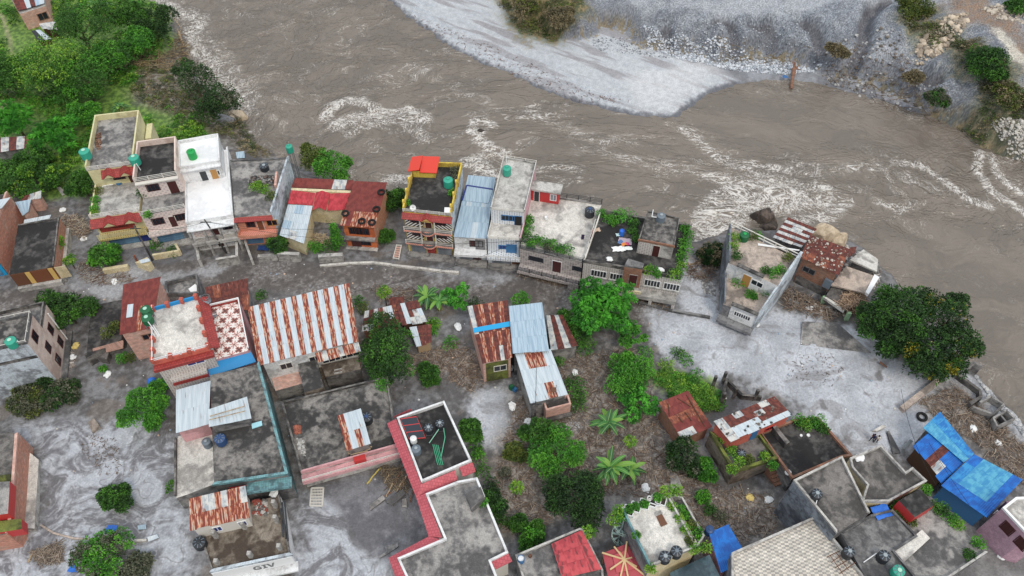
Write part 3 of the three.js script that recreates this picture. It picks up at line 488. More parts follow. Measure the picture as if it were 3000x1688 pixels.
function riverN(x, z) { const [a, b] = flow(x, z); const wx = fbm(a * .13, b * .17, 2) * 3.4 + fbm(a * .5 + 4, b * .6, 2) * .9, wz = fbm(a * .13 + 7, b * .17 + 3, 2) * 3.4 + fbm(a * .5, b * .6 + 8, 2) * .9, s = .75 + .25 * ss(-20, 40, x); return [(a + wx) * (1.35 - .35 * s), b + wz]; }
function riverH(x, z) { if (x < RB[0] || x > RB[1] || z < RB[2] || z > RB[3]) return WATER; const [a, b] = riverN(x, z), k = still(x, z), t = turb.at(x, z); return WATER + k * (.18 * ns(a * .32, b * .5) + .30 * (1 - Math.abs(ns(a * .55, b * .8))) + .17 * (1 - Math.abs(ns(a * 1.1 + 3, b * 1.4)))) + t * (.3 * (1 - Math.abs(ns(a * .6 + 4, b * .8))) + .16 * ns(a * 1.6, b * 1.7)) - .18; }
function riverCol(x, z) {
  const [a, b] = riverN(x, z), n1 = fbm(a * .1, b * .2, 4), n2 = fbm(a * .7, b * 1.1, 3), t0 = turb.at(x, z), k = still(x, z), t = t0 * clamp(.55 + n2 * 1.1 + n1 * .5, 0, 1.15);
  let c = mix3([110, 102, 94], [123, 114, 105], ss(-.3, .3, n1 + n2 * .4));
  const e1 = 1 - Math.abs(fbm(a * .62, b * .8, 4) * 2.1), e2_ = 1 - Math.abs(fbm(a * 1.35 + 5, b * 1.6, 4) * 2.1), e3_ = 1 - Math.abs(fbm(a * 2.6 + 15, b * 2.9, 3) * 2.1), p1 = fbm(a * .16 + 30, b * .2, 3), p2 = fbm(a * .4 + 60, b * .5, 2);
  const fl = ss(.9, .985, e2_) * ss(.1, .32, p1 + p2 * .8) * .65 * k + ss(.94, .99, e1) * ss(.06, .26, p2 + p1 * .4) * .45 * k;
  const lace = Math.max(ss(.94 - .4 * t, 1.0, e2_), ss(.95 - .45 * t, 1.0, e3_) * .9, ss(.95 - .3 * t, 1, e1));
  const tb = lace * ss(.05, .5, t0 + n2 * .3) * 1.1 + ss(.7, 1.1, t) * .25;
  return mix3(c, [222, 219, 215], clamp(fl + tb, 0, .96));
}
{
  const map = bigTex(RB, 2048, 1536, riverCol);
  const t = bigTex(RB, 2048, 1536, (x, z) => { const [a, b] = riverN(x, z), k = still(x, z) * .8 + .2, q = 128 + k * (95 * (Math.pow(1 - Math.abs(ns(a * .62 + 2, b * .85)), 3) - .3) + 75 * (Math.pow(1 - Math.abs(ns(a * 1.3, b * 1.7)), 3) - .3) + 40 * fbm(a * 2.6, b * 3.2, 3)); return [q, q, q]; }, { data: true });
  gridMesh('river', 'fast brown flood river with white broken water', lines(RB[0], RB[1], .46, -700, 700), lines(RB[2], RB[3], .46, -700, 200), riverH, RB, std({ map, roughness: .3, bumpMap: t, bumpScale: .3 }), (x, z) => sdist(townPoly, x, z) < 6 && (x < -60 || x > 160 || z < -200 || sdist(farPoly, x, z) < 5));
}
// ---------- houses along the river ----------
const squat = (B, k) => { (B.o || B).scale.y = k; };   // storeys lower than the standard kit
const up = k => p => V(p.x, p.y / k, p.z);
function gables(parent, f, xs, y, d, w, h, mat, under) { // small roofed peaks standing on a tiled awning
  for (const x of xs) { const a = f.at(x - w / 2, y - .35, d + .06), b = f.at(x, y - .35 + h, d + .06), c = f.at(x + w / 2, y - .35, d + .06), a2 = f.at(x - w / 2, y + .05, .05), b2 = f.at(x, y + h * .9, .05), c2_ = f.at(x + w / 2, y + .05, .05); const g = new G(); g.slab([a, b, b2, a2], .1); g.slab([b, c, c2_, b2], .1); const m = part('gable', g, mat, parent); const t = new G(); t.tri(f.at(x - w / 2 + .1, y - .4, d), f.at(x + w / 2 - .1, y - .4, d), f.at(x, y - .42 + h, d)); part('gable_face', t, under, m); }
}
{ // yellow three-storey house at the left end of the row
  const B = new House('town_house', 'tall pale yellow house with grey roof and red zigzag tiled awnings', 'house', c2(195, 1025, 6.1), c2(622, 960, 6.1), c2(622, 68, 9.9), c2(232, 112, 9.9));
  const vs = B.v(c2(380, 578, 9)), o = B.o;
  const lo = B.block(0, 1, 0, vs, -.6, 6, M.yellow, M.cLight), up = B.block(0, 1, vs, 1, -.6, 9, M.yellow, M.cMid);
  B.parapet(up, 9.002, 9.9, .2, M.yellow, [1, 2, 3]); railing(o, [up[0], up[1]], 9, .7, M.offwhite);
  B.parapet(lo, 6.002, 6.5, .2, M.yellow, [3]); railing(o, [lo[0], lo[1]], 6, .75, M.offwhite);
  let f = B.F(0, 1, vs); canopyStrip(o, f, 1.6, f.L - .1, 8.75, 1.1, .55, M.tileBrick); gables(o, f, [2.6, f.L - 1.4], 8.5, 1.1, 1.7, .75, M.tileBrick, M.yellow); win(o, f, 2.6, 6.8, 1.6, 1.2, { n: 3 }); door(o, f, f.L - 1.6, 6, 1, 2, M.maroon, M.yellow);
  f = B.F(0, 1, 0); canopyStrip(o, f, -.2, f.L + .1, 5.85, 1.2, .6, M.tileBrick); gables(o, f, [2.2, f.L - 1.3], 5.55, 1.2, 1.9, .8, M.tileBrick, M.yellow);
  panel(o, f, .3, 3.2, f.L - 1.6, 2.1, M.tileBrick, 'tiled_wall', .04); win(o, f, 2, 3.7, 1.9, 1.3, { n: 4 });
  const bal = ledge(o, f, -.05, f.L + .05, 2.6, 2.95, 1.1, M.tileGold); railing(bal, [f.at(0, 0, 1.02), f.at(f.L, 0, 1.02)], 2.95, .8, M.yellow, { rails: 4 });
  shutter(o, f, .6, .35, f.L * .62, 2.1, M.shutterBlue); shutter(o, f, f.L * .72, .35, f.L * .24, 2.1, M.navy); ledge(o, f, 0, f.L, -.3, .3, .7, M.cLight, 'plinth');
  const s = B.rect(1.03, 1.16, B.v(c2(690, 330, 7)), B.v(c2(680, 200, 7)), 0); const g = new G(); g.prism(s, -.5, 7.2); part('stair_wall', g, M.yellow, o);
}
{ // tiled house
  const B = new House('town_house', 'house faced in small pink and white tiles with blackened roof', 'house', c2(640, 1000, 6.1), c2(1030, 928, 6.1), c2(945, 300, 9.9), c2(606, 345, 9.9));
  const vs = B.v(c2(830, 668, 9)), o = B.o, lo = B.block(0, 1, 0, vs, -.6, 6, M.pinkish, M.cMid, { faces: { F: M.tilePink } }), up = B.block(0, 1, vs, 1, -.6, 9, M.pinkish, M.cBlack, { faces: { F: M.tilePink } });
  B.parapet(up, 9.002, 9.9, .2, M.pinkish, [1, 2, 3]); railing(o, [up[0], up[1]], 9, .75, M.offwhite); railing(o, [lo[0], lo[1]], 6, .75, M.offwhite);
  let f = B.F(0, 1, vs); win(o, f, 1, 7, 1.7, 1.2, { n: 3 }); door(o, f, f.L - 1.8, 6.05, 1.3, 2.2, M.maroon); ledge(o, f, 0, f.L, 8.75, 8.95, .5, M.offwhite, 'eave');
  f = B.F(0, 1, 0); win(o, f, .9, 3.9, 1.6, 1.2, { n: 3 }); door(o, f, 3, 3, .95, 2, M.maroon); win(o, f, f.L - 1.9, 3.9, 1.6, 1.2, { n: 3 });
  const bal = ledge(o, f, 0, f.L, 2.7, 2.95, 1, M.tilePink); railing(bal, [f.at(0, 0, .95), f.at(f.L, 0, .95)], 2.95, .7, M.offwhite, { rails: 2 });
  shutter(o, f, .6, .4, f.L * .6, 2.2, M.shutterBlue); shutter(o, f, f.L * .68, .4, f.L * .26, 2, M.shutterGrey); ledge(o, f, 0, f.L, -.4, .35, 1, M.cLight, 'plinth');
}
{ // white house
  const B = new House('town_house', 'bright white house with white terrace and green tank on its upper roof', 'house', c2(1045, 1075, 5.46), c2(1460, 1010, 5.46), c2(1372, 300, 7.73), c2(968, 330, 8.57));
  const vs = B.v(c2(1170, 560, 8.06)), o = B.o, lo = B.block(0, 1, 0, 1, -.6, 6.3, M.wallWhite, M.cWhite), up = B.block(0, .9, vs, .995, 6.301, 9.5, M.wallWhite, M.cWhite);
  B.parapet(lo, 6.302, 6.95, .2, M.wallWhite, [0, 1, 3]); B.parapet(up, 9.502, 10.1, .18, M.wallWhite); ledge(o, B.F(0, .9, vs), 0, B.F(0, .9, vs).L, 9.3, 9.5, .6, M.wallWhite, 'eave');
  let f = B.F(0, .9, vs); door(o, f, 2.2, 6.35, 1, 2.1, M.steelDark, M.white); door(o, f, 3.6, 6.35, 1, 2.1, M.doorTan); win(o, f, f.L - 1.8, 7, 1.3, 1.1, { frame: M.white });
  f = B.F(0, 1, 0);
  for (const y of [2.9, .1]) { panel(o, f, .3, y + .25, 2.2, 2.2, y > 1 ? M.tilePink : M.tileGrey, 'tiled_wall', .03); door(o, f, 2.7, y + .2, 1, 2, M.maroon); win(o, f, 4.2, y + 1, 1.5, 1.2, { n: 2, frame: M.maroon }); }
  const bal = ledge(o, f, 0, f.L, 2.55, 2.85, 1.3, M.cLight); railing(bal, [f.at(0, 0, 1.25), f.at(f.L, 0, 1.25)], 2.85, .5, M.cLight, { rails: 1, t: .3, post: .12 });
  for (let i = 0; i < 4; i++) { const g = new G(), x = .15 + i * (f.L - .3) / 3; g.bar(f.at(x, -.3, 1.12), f.at(x, 2.549, 1.12), .28); g.bar(f.at(x, 2.851, 1.12), f.at(x, 6.15, 1.12), .22); part('column', g, M.cLight, o); }
  ledge(o, f, 0, f.L, 6.1, 6.25, 1.35, M.wallWhite, 'eave');
  squat(o, 0.84);
}
{ // grey-roofed house with blank side wall
  const B = new House('town_house', 'house with cluttered grey roof, tall blank whitewashed side wall and peach balcony', 'house', c2(1472, 1020, 5.52), c2(1800, 996, 5.52), c2(1945, 468, 6.16), c2(1430, 510, 5.7));
  const o = B.o, p = B.block(0, 1, 0, 1, -.6, 6, M.cGrey, M.cMid, { faces: { R: M.wallBlue, F: M.peach } });
  B.parapet(p, 6.002, 6.6, .25, M.wallBlue, [1]); B.parapet(p, 6.002, 6.25, .2, M.cGrey, [2]);
  const f = B.F(0, 1, 0); win(o, f, 1.1, 3.8, 1.2, 1.3, { frame: M.maroon }); door(o, f, 2.5, 3.1, .9, 2.1, M.doorBrown); win(o, f, 3.8, 3.8, 1.5, 1.2, { frame: M.doorTan });
  const bal = ledge(o, f, -.1, f.L + .1, 2.55, 3, 1.1, M.redCheck); ring(bal, [f.at(-.1, 0, 1.1), f.at(f.L * .3, 0, 1.4), f.at(f.L * .7, 0, 1.4), f.at(f.L + .1, 0, 1.1), f.at(f.L, 0, .05), f.at(0, 0, .05)], 3.0, 3.5, .15, M.peach, [0, 1, 2, 3, 5], 'balcony_wall');
  shutter(o, f, .4, .2, 2.2, 2.1, M.shutterBlue); shutter(o, f, 3.1, .2, 2, 2.1, M.shutterBlue); canopyStrip(o, f, -.1, f.L, 5.95, .7, .2, M.tileBrick);
  // raised washing place and partition on the roof
  const w = [c2(1595, 640, 5.8), c2(1600, 740, 5.8), c2(1830, 720, 5.8), c2(1815, 640, 5.8)]; const g = new G(); g.prism(w.map(p => p).reverse(), 6.002, 6.3); part('roof_platform', g, M.cDark, o);
  const g2 = new G(); g2.prism([c2(1845, 650, 5.52), c2(1860, 650, 5.52), c2(1850, 770, 5.52), c2(1830, 770, 5.52)].reverse(), 6.002, 6.9); part('partition', g2, M.brickPink, o);
  squat(o, 0.92);
}
{ // low compound: red roofs round a yard
  const o = thing('courtyard_house', 'low cream house with bright red ribbed roofs and small central gable', 'house', flatV(c4(480, 700), 0));
  const S = (a, cols, rows, pick, sd) => sheets(o, a[0], a[1], a[2], a[3], cols, rows, pick, { seed: sd, ridges: 4, amp: .03 });
  const RA = [c4(192, 570, 3.9), c4(450, 600, 3.9), c4(420, 735, 3.2), c4(155, 715, 3.2)], RB_ = [c4(605, 605, 3.9), c4(815, 600, 3.9), c4(758, 778, 3.2), c4(575, 790, 3.2)];
  S(RA, 4, 1, () => M.redSheet, 1); S(RB_, 4, 1, () => M.redSheet, 2);
  S([c4(455, 598, 3.95), c4(520, 575, 4.5), c4(488, 755, 4.2), c4(418, 785, 3.4)], 2, 1, () => M.redSheet, 3); S([c4(520, 575, 4.5), c4(605, 605, 3.95), c4(560, 790, 3.4), c4(488, 755, 4.2)], 2, 1, () => M.redSheet, 4);
  wallsUnder(o, [c4(192, 570, 3.9), c4(815, 600, 3.9), c4(758, 778, 3.2), c4(155, 715, 3.2)], -.4, M.cream, .3);
  const g = new G(); g.prism([c4(190, 545, 3.6), c4(830, 575, 3.6), c4(815, 600, 3.6), c4(190, 570, 3.6)].reverse(), 0, 3.6); part('rear_wall', g, M.cream, o);
}
{
  const o = thing('shed', 'long low shed under a dark red sheet roof beside the river', 'shed', flatV(c4(520, 500), 0)); const a = [c4(235, 440, 3.9), c4(855, 465, 3.9), c4(832, 568, 3.4), c4(190, 543, 3.4)];
  sheets(o, ...a, 9, 1, (i) => [6, 7].includes(i) ? M.zincDirty : M.rustPaint, { seed: 9 }); wallsUnder(o, a, -2, M.cGrey, .2);
}
{
  const o = thing('shed', 'open shed with pale blue-grey sheet roof between house wall and yard', 'shed', flatV(c4(240, 900), 0)); const a = [c4(158, 725, 3.3), c4(418, 740, 3.3), c4(325, 1140, 2.9), c4(68, 1048, 2.9)];
  sheets(o, ...a, 3, 4, (i, j, r) => j === 3 && i === 1 ? M.zincDirty : r() < .3 ? M.zincBlue : M.zinc, { seed: 4, jit: .1 }); wallsUnder(o, a, -.4, M.cream, .4);
}
{ // orange house with tyres on its roof
  const o = thing('town_house', 'orange two-storey house with rusted sheet roof weighted with tyres and brick side', 'house', flatV(c4(960, 1000), 0));
  const a = [c4(860, 475, 5.03), c4(1210, 490, 5.03), c4(1075, 972, 4.57), c4(708, 945, 4.57)].map(up(.75));
  sheets(o, ...a, 7, 3, (i, j, r) => (j === 2 && r() < .65) || r() < .1 ? M.rustStreak : M.rustPaint, { seed: 3 });
  const q = wallsUnder(o, a, -.5, M.brick, .35); const f = frame(flatV(q[3], 0), flatV(q[2], 0));
  panel(o, f, .01, -.4, f.L - .02, 6.2, M.orange, 'front_wall', .06); const ff = frame(f.at(0, 0, .07), f.at(f.L, 0, .07));
  win(o, ff, .7, 3.6, 2, 1.7, { n: 4, frame: M.maroon }); win(o, ff, f.L - 2.7, 3.6, 2, 1.7, { n: 4, frame: M.maroon }); ledge(o, ff, 0, f.L, 2.75, 2.95, .7, M.cMid); door(o, ff, .7, .2, 1.3, 2.1, M.maroon, M.woodDark); win(o, ff, f.L - 2.8, .7, 2, 1.6, { n: 4, frame: M.maroon }); ledge(o, ff, -.1, f.L + .1, -.4, .15, .6, M.cLight, 'plinth');
  squat(o, .75);
}
{ // striped house
  const B = new House('town_house', 'house with zebra striped tile front, black roof and yellow parapet', 'house', c4(1380, 795, 7.96), c4(1892, 848, 7.96), c4(2005, 275, 8.76), c4(1495, 262, 8.76));
  const o = B.o, p = B.block(0, 1, 0, 1, -.6, 9, M.yellow2, M.cBlack, { faces: { R: M.wallBlue } });
  B.parapet(p, 9.002, 9.85, .2, M.yellow2, [1, 2, 3]); railing(o, [p[0], p[1]], 9, .65, M.offwhite);
  for (const v of [.12, .36, .6]) for (const u of [.005, .985]) { const g = new G(), c = B.pt(u, v, 0); g.box(V(c.x, 9.55, c.z), V(.24, 0, 0), V(0, .54, 0), V(0, 0, .24)); part('pier', g, M.yellow2, o); }
  // stair house with red roof
  const sh = B.rect(.04, .5, .74, .985, 0); let g = new G(); g.walls(sh, 9.003, 10.3); part('stair_house', g, M.yellow2, o);
  const r = B.rect(-.05, .54, .71, 1.03, 0), mT = lerp(r[3], r[2], .4), mB = lerp(r[0], r[1], .4); g = new G(); g.slab([flatV(r[0], 10.5), flatV(mB, 10.85), flatV(mT, 10.85), flatV(r[3], 10.5)], .12); part('stair_roof', g, M.red2, o); g = new G(); g.slab([flatV(mB, 10.35), flatV(r[1], 10.35), flatV(r[2], 10.7), flatV(mT, 10.7)], .12); part('stair_roof', g, M.red2, o);
  const f = B.F(0, 1, 0), L = f.L, mid = L / 2;
  canopyStrip(o, f, -.15, L + .15, 8.85, .8, .5, M.tileBrick); gables(o, f, [mid], 8.5, .8, 1.7, .85, M.tileBrick, M.ochre);
  for (const y of [5.9, 3.0]) {
    panel(o, f, .1, y + .1, mid - .9, 2.4, M.stripesB, 'striped_wall', .04); panel(o, f, mid + .8, y + .1, mid - .9, 2.4, M.stripes, 'striped_wall', .04);
    const ff = frame(f.at(0, 0, .045), f.at(L, 0, .045)); win(o, ff, .8, y + 1, 1.8, 1.2, { n: 4 }); win(o, ff, L - 2.6, y + 1, 1.8, 1.2, { n: 4 }); door(o, f, mid - .5, y + .1, 1, 2.1, M.maroon, M.white);
    const bal = ledge(o, f, -.05, L + .05, y - .3, y, .75, M.cMid); panel(o, f, -.05, y - .3, L + .1, .3, M.redCheck, 'balcony_trim', .05, .755); railing(bal, [f.at(0, 0, .7), f.at(mid - .9, 0, .7)], y, .7, M.offwhite, { rails: 2 }); railing(bal, [f.at(mid + .9, 0, .7), f.at(L, 0, .7)], y, .7, M.offwhite, { rails: 2 });
    const bay = new G(), arc = []; for (let k = 0; k <= 8; k++) { const t = Math.PI * k / 8; arc.push(f.at(mid - Math.cos(t) * .8, 0, .8 + Math.sin(t) * .5)); } bay.prism(arc.map(q => flatV(q, 0)), y - .3, y - .003); const bm = part('bay_floor', bay, M.redCheck, o); const wv = new G(); for (let k = 0; k < 8; k++) { wv.side(arc[k], arc[k + 1], y - .002, y + .5); } part('bay_wall', wv, M.cGrey, bm);
    for (const x of [mid - .95, mid + .95]) { const c = new G(); c.cyl(f.at(x, y + .001, .6), f.at(x, y + 2.5, .6), .1, .1, 10); part('column', c, M.offwhite, o); }
  }
  shutter(o, f, .3, .2, mid - 1, 2.2, M.shutterGrey); shutter(o, f, mid + .8, .2, mid - 1.1, 2.2, M.shutterGrey); panel(o, f, mid - .55, .2, 1.2, 2.1, M.tileBrick, 'entrance', .05); ledge(o, f, -.1, L + .1, -.4, .15, 1.3, M.cMid, 'plinth');
  squat(o, 0.885);
}
{ // silver-roofed house
  const o = thing('town_house', 'narrow white house under a long pale blue metal roof with hatch frame', 'house', flatV(c5(890, 1050), 0));
  const a = [c5(868, 328, 5.23), c5(1182, 356, 5.23), c5(1080, 1055, 4.76), c5(698, 1035, 4.76)].map(up(.78));
  sheets(o, ...a, 6, 4, (i, j, r) => j === 0 ? M.zincBlue : r() < .75 ? M.zincBlue : M.zinc, { seed: 8, amp: .03 });
  const q = wallsUnder(o, a, -.5, M.wallWhite, .12), f = frame(flatV(q[3], 0), flatV(q[2], 0));
  win(o, f, 2, 3.7, 1.8, 1.5, { n: 3, frame: M.black, pane: M.maroon }); panel(o, f, f.L - 1.5, 3, 1.3, 2.6, M.wallGrey, 'recess', .03); ledge(o, f, -.05, f.L + .05, 2.4, 2.95, 1.1, M.wallWhite);
  shutter(o, f, .5, .3, f.L * .58, 1.9, M.shutterGrey); door(o, f, f.L - 2, .3, 1.3, 1.9, M.maroon); ledge(o, f, 0, f.L, -.4, .25, 1.2, M.cMid, 'plinth');
  const t = [c5(850, 445, 5.27), c5(1150, 490, 5.27), c5(1100, 650, 5.15), c5(800, 615, 5.15)].map(up(.78)); const h = new G(); for (const [i, j] of [[0, 1], [3, 0]]) h.bar(t[i], t[j], .22, .16); part('hatch_frame', h, M.navy, o); const h2 = new G(); h2.slab(t.map(p => V(p.x, p.y + .02, p.z)), .1); part('hatch_cover', h2, M.zincBlue, o);
  squat(o, .78);
}
{ // blue tiled house
  const B = new House('town_house', 'blue and white patterned tile house with pale stained roof and pink side wall', 'house', c5(1090, 1045, 5.23), c5(1470, 1070, 5.23), c5(1650, 160, 8.22), c5(1278, 98, 8.22));
  const vs = B.v(c5(1310, 740, 7.64)), o = B.o, lo = B.block(0, 1, 0, vs, -.6, 6.2, M.cGrey, M.cPale, { faces: { F: M.tileBlue, R: M.pinkWall } }), up = B.block(0, 1, vs, 1, -.6, 9.2, M.cGrey, M.cLight, { faces: { F: M.tileBlue, R: M.pinkWall } });
  B.parapet(up, 9.202, 9.6, .15, M.cLight, [1, 2, 3]); railing(o, [up[1], up[2], up[3], up[0]], 9.6, .35, M.offwhite, { rails: 1 }); railing(o, [up[0], up[1]], 9.2, .6, M.offwhite); B.parapet(lo, 6.202, 6.9, .15, M.pinkWall, [1]); railing(o, [lo[3], lo[0], lo[1]], 6.2, .6, M.offwhite);
  let f = B.F(0, 1, vs); win(o, f, 1.3, 7.1, 2.1, 1.2, { n: 4, frame: M.bluePaint }); door(o, f, f.L - 1.3, 6.25, 1, 2.1, M.black, M.bluePaint);
  f = B.F(0, 1, 0); win(o, f, 1.4, 3.9, 2, .9, { n: 4, frame: M.bluePaint, pane: M.navy }); panel(o, f, f.L - 1.9, 3.1, 1.4, 2, M.bluePaint, 'blue_door', .06); const bal = ledge(o, f, 0, f.L, 2.4, 2.95, 1.1, M.tileBlue); railing(bal, [f.at(0, 0, 1.05), f.at(f.L, 0, 1.05)], 2.95, .6, M.offwhite, { rails: 2 });
  shutter(o, f, .5, .3, f.L * .6, 1.9, M.shutterGrey); door(o, f, f.L * .72, .3, 1.4, 1.9, M.panelBrown); ledge(o, f, 0, f.L, -.4, .25, 1, M.cMid, 'plinth');
  squat(o, 0.83);
}
{ // pale flat roof with red hut
  const B = new House('town_house', 'long low house with wide pale flat roof, red rooftop hut and stone tile front', 'house', c6(85, 685, 4.6), c6(745, 838, 4.6), c6(952, 200, 4.9), c6(215, 90, 4.9));
  const o = B.o, p = B.block(0, 1, 0, 1, -2.5, 4.6, M.cGrey, M.cPale, { faces: { F: M.tileStone } });
  B.parapet(p, 4.602, 4.9, .18, M.cMid, [2]); B.parapet(p, 4.602, 4.9, .18, M.cMid, [0]); railing(o, [p[2], p[3]].reverse().map((q, i) => lerp(q, p[i ? 2 : 3], 0)), 4.9, .8, M.steelDark, { rails: 3 }); railing(o, [p[0], p[1]], 4.9, .5, M.steelDark);
  const hv = B.v(c6(350, 170, 5)), hu0 = 0.0, hu1 = B.u(c6(498, 190, 4.6)); const hp = B.rect(.01, hu1, hv, .99, 0); let g = new G(); g.walls(hp, 4.603, 6.9); part('hut_wall', g, M.redPaint, o); g = new G(); g.prism(B.rect(-.01, hu1 + .03, hv - .04, 1.02, 0), 6.902, 7.15); part('hut_roof', g, M.cLight, o);
  let f = frame(hp[0], hp[1]); f.A.y = f.B.y = 0; const ff = frame(flatV(hp[0], 0), flatV(hp[1], 0)); door(o, ff, .3, 4.62, .8, 1.9, M.steelDark, M.white); win(o, ff, ff.L - 1.2, 5.2, .9, 1.2, { frame: M.white, pane: M.shutterGrey });
  f = B.F(0, 1, 0); win(o, f, 1.2, 2.9, 2, .8, { n: 3, frame: M.dark, pane: M.dark }); door(o, f, 4.4, 1.7, 1.3, 2.2, M.maroon, M.white); win(o, f, 7.1, 2.9, 2, .8, { n: 3, frame: M.dark, pane: M.dark });
  const bal = ledge(o, f, 0, f.L, 1.0, 1.5, 1.2, M.tileStone); railing(bal, [f.at(0, 0, 1.15), f.at(f.L, 0, 1.15)], 1.5, .8, M.steelDark, { rails: 4 });
  const sg = panel(o, f, f.L - 6.2, -.4, 4.2, 1.2, M.cBrown, 'shop_sign', .06, .6); panel(o, f, .3, -.6, 3, 1.4, M.panelBrown, 'shutter', .05); panel(o, f, f.L - 1.4, -1.2, 1.4, 2.1, M.tileStone, 'pillar', .5, .6);
}
{ // black roof with penthouse
  const B = new House('town_house', 'wide house with black mossy roof terrace, rooftop room and row of white barred windows', 'house', c6(760, 832, 5), c6(1790, 1015, 5), c6(1905, 450, 5.2), c6(940, 290, 5.2));
  const o = B.o, p = B.block(0, 1, 0, 1, 1.15, 5, M.cGrey, M.cBlack, { faces: { F: M.tileGrey }, under: 1 }); B.block(0, 1, .16, 1, -2.5, 1.148, M.cBrown, M.cGrey, { wallName: 'ground_floor_wall', topName: 'ceiling' }); B.parapet(p, 5.002, 5.55, .25, M.cDark, [0, 1, 2]); B.parapet(p, 5.002, 5.5, .16, M.offwhite, [3]);
  const q = [[1350, 570], [1725, 640], [1785, 345], [1445, 265]].map(([x, y]) => B.uv(c6(x, y, 7.9))).map(([u, v]) => B.pt(clamp(u, .02, .98), clamp(v, .02, .985), 0));
  let g = new G(); g.walls(q, 5.003, 7.4); part('room_wall', g, M.cLight, o); g = new G(); g.cap(q, 7.41, RO()); part('room_roof', g, M.cDark, o); ring(o, q, 7.402, 7.75, .15, M.brickBrown, [0], 'brick_band', .12); ring(o, q, 7.402, 7.65, .15, M.cDark, [1, 2, 3], 'parapet', .05);
  const pf = frame(flatV(q[0], 0), flatV(q[1], 0)); door(o, pf, pf.L * .42, 5.05, 1, 2.1, M.maroon); panel(o, pf, .2, 5.05, pf.L * .36, 2.1, M.tileGrey, 'tiled_wall', .03);
  // stair tower on the street edge
  const t = [[1195, 862], [1388, 892], [1402, 838], [1232, 788]].map(([x, y]) => c6(x, y, 6.6)).map(w => flatV(w, 0)); g = new G(); g.walls(t, 2.6, 6.35); part('tower_wall', g, M.brickBrown, o); g = new G(); g.prism(t, 6.352, 6.6); part('tower_roof', g, M.cGrey, o); const tf = frame(t[0], t[1]); door(o, tf, .8, 3, 1.1, 2.1, M.maroon, M.cLight); ledge(o, tf, -.3, tf.L + .3, 2.3, 2.55, 1, M.cLight); const tr = ledge(o, tf, -.3, tf.L + .3, 2.55, 3.1, .15, M.cream, 'balcony_wall'); tr.position.add(tf.n.clone().multiplyScalar(.9));
  const f = B.F(0, 1, 0); for (const x of [.1, .3, .66, .86]) win(o, f, f.L * x - .2, 2.7, 2.1, 1.3, { n: 5, frame: M.white, pane: M.dark, sill: M.cLight });
  ledge(o, f, 0, f.L, 1.2, 1.9, 1.2, M.cLight, 'balcony'); for (const x of [0, .24, .45, .72, .96]) panel(o, f, f.L * x + .1, -1.5, .4, 2.7, M.tileGrey, 'pillar', .4, .7);
   panel(o, f, f.L * .3, -.5, 2, 1.1, M.panelBrown, 'bent_shutter', .05, .5); panel(o, f, f.L * .12, -.6, 1.2, 1.6, M.panelBrown, 'bent_shutter', .05, .45);
}
{ // undermined white house with planted terraces
  const B = new House('damaged_house', 'undermined white house with overgrown roof terraces and long bare grey side wall', 'house', c7(412, 1065, 3.4), c7(752, 1205, 3.4), c7(1200, 545, 7.4), c7(478, 258, 6.4));
  const o = B.o, vs = B.v(c7(770, 770, 6.4)); B.block(0, 1, 0, vs, .55, 3.2, M.wallSlate, M.cSand, { faces: { F: M.wallGrey }, under: 1 }); B.block(.02, .98, vs * .35, vs, -2.5, .548, M.cDamp, M.cDamp, { wallName: 'footing_wall', topName: 'footing_top' }); B.block(0, 1, vs, 1, -2.5, 5.9, M.wallSlate, M.cSand, { faces: { F: M.wallWhite } });
  const fr = B.rect(0, 1, 0, vs, 0), rr = B.rect(0, 1, vs, 1, 0);
  B.parapet(rr, 5.902, 6.5, .2, M.wallSlate, [3]); B.parapet(fr, 3.202, 4.2, .2, M.wallSlate, [3]); railing(o, [rr[3], rr[2]], 5.9, 1, M.offwhite, { rails: 2, t: .12 });
  let g = new G(); const rw = B.rect(.985, 1.02, -.02, 1.01, 0); const A = flatV(rw[0], 4.2), Bq = flatV(rw[1], 4.2), C = flatV(rw[2], 7.4), D = flatV(rw[3], 7.4); g.walls([A, Bq, C, D], -1.5); g.cap([A, Bq, C, D]); part('side_wall', g, M.wallBlue, o);
  let f = B.F(0, 1, vs); door(o, f, f.L * .32, 3.3, 1.2, 2.2, M.doorBrown, M.white); panel(o, f, f.L * .2, 3.25, f.L * .5, 3.3, M.wallWhite, 'gable_front', .12); const fg = frame(f.at(0, 0, .13), f.at(f.L, 0, .13)); door(o, fg, f.L * .34, 3.35, 1.2, 2.2, M.doorTan, M.white); win(o, fg, f.L * .52, 4.3, 1.6, 1, { frame: M.white, pane: M.dark }); ledge(o, f, f.L * .18, f.L * .72, 6.55, 6.75, .5, M.cDark, 'gable_cap');
  f = B.F(0, 1, 0); panel(o, f, f.L * .24, 1.2, f.L * .74, 3, M.wallWhite, 'front_gable', .1); const f2 = frame(f.at(0, 0, .11), f.at(f.L, 0, .11)); win(o, f2, f.L * .36, 2.2, f.L * .5, .9, { n: 7, frame: M.white, pane: M.dark }); ledge(o, f, -.1, f.L + .1, .6, 1.1, 1, M.wallGrey, 'balcony'); ledge(o, f, f.L * .22, f.L, 4.2, 4.4, .5, M.cDark, 'gable_cap'); 
}
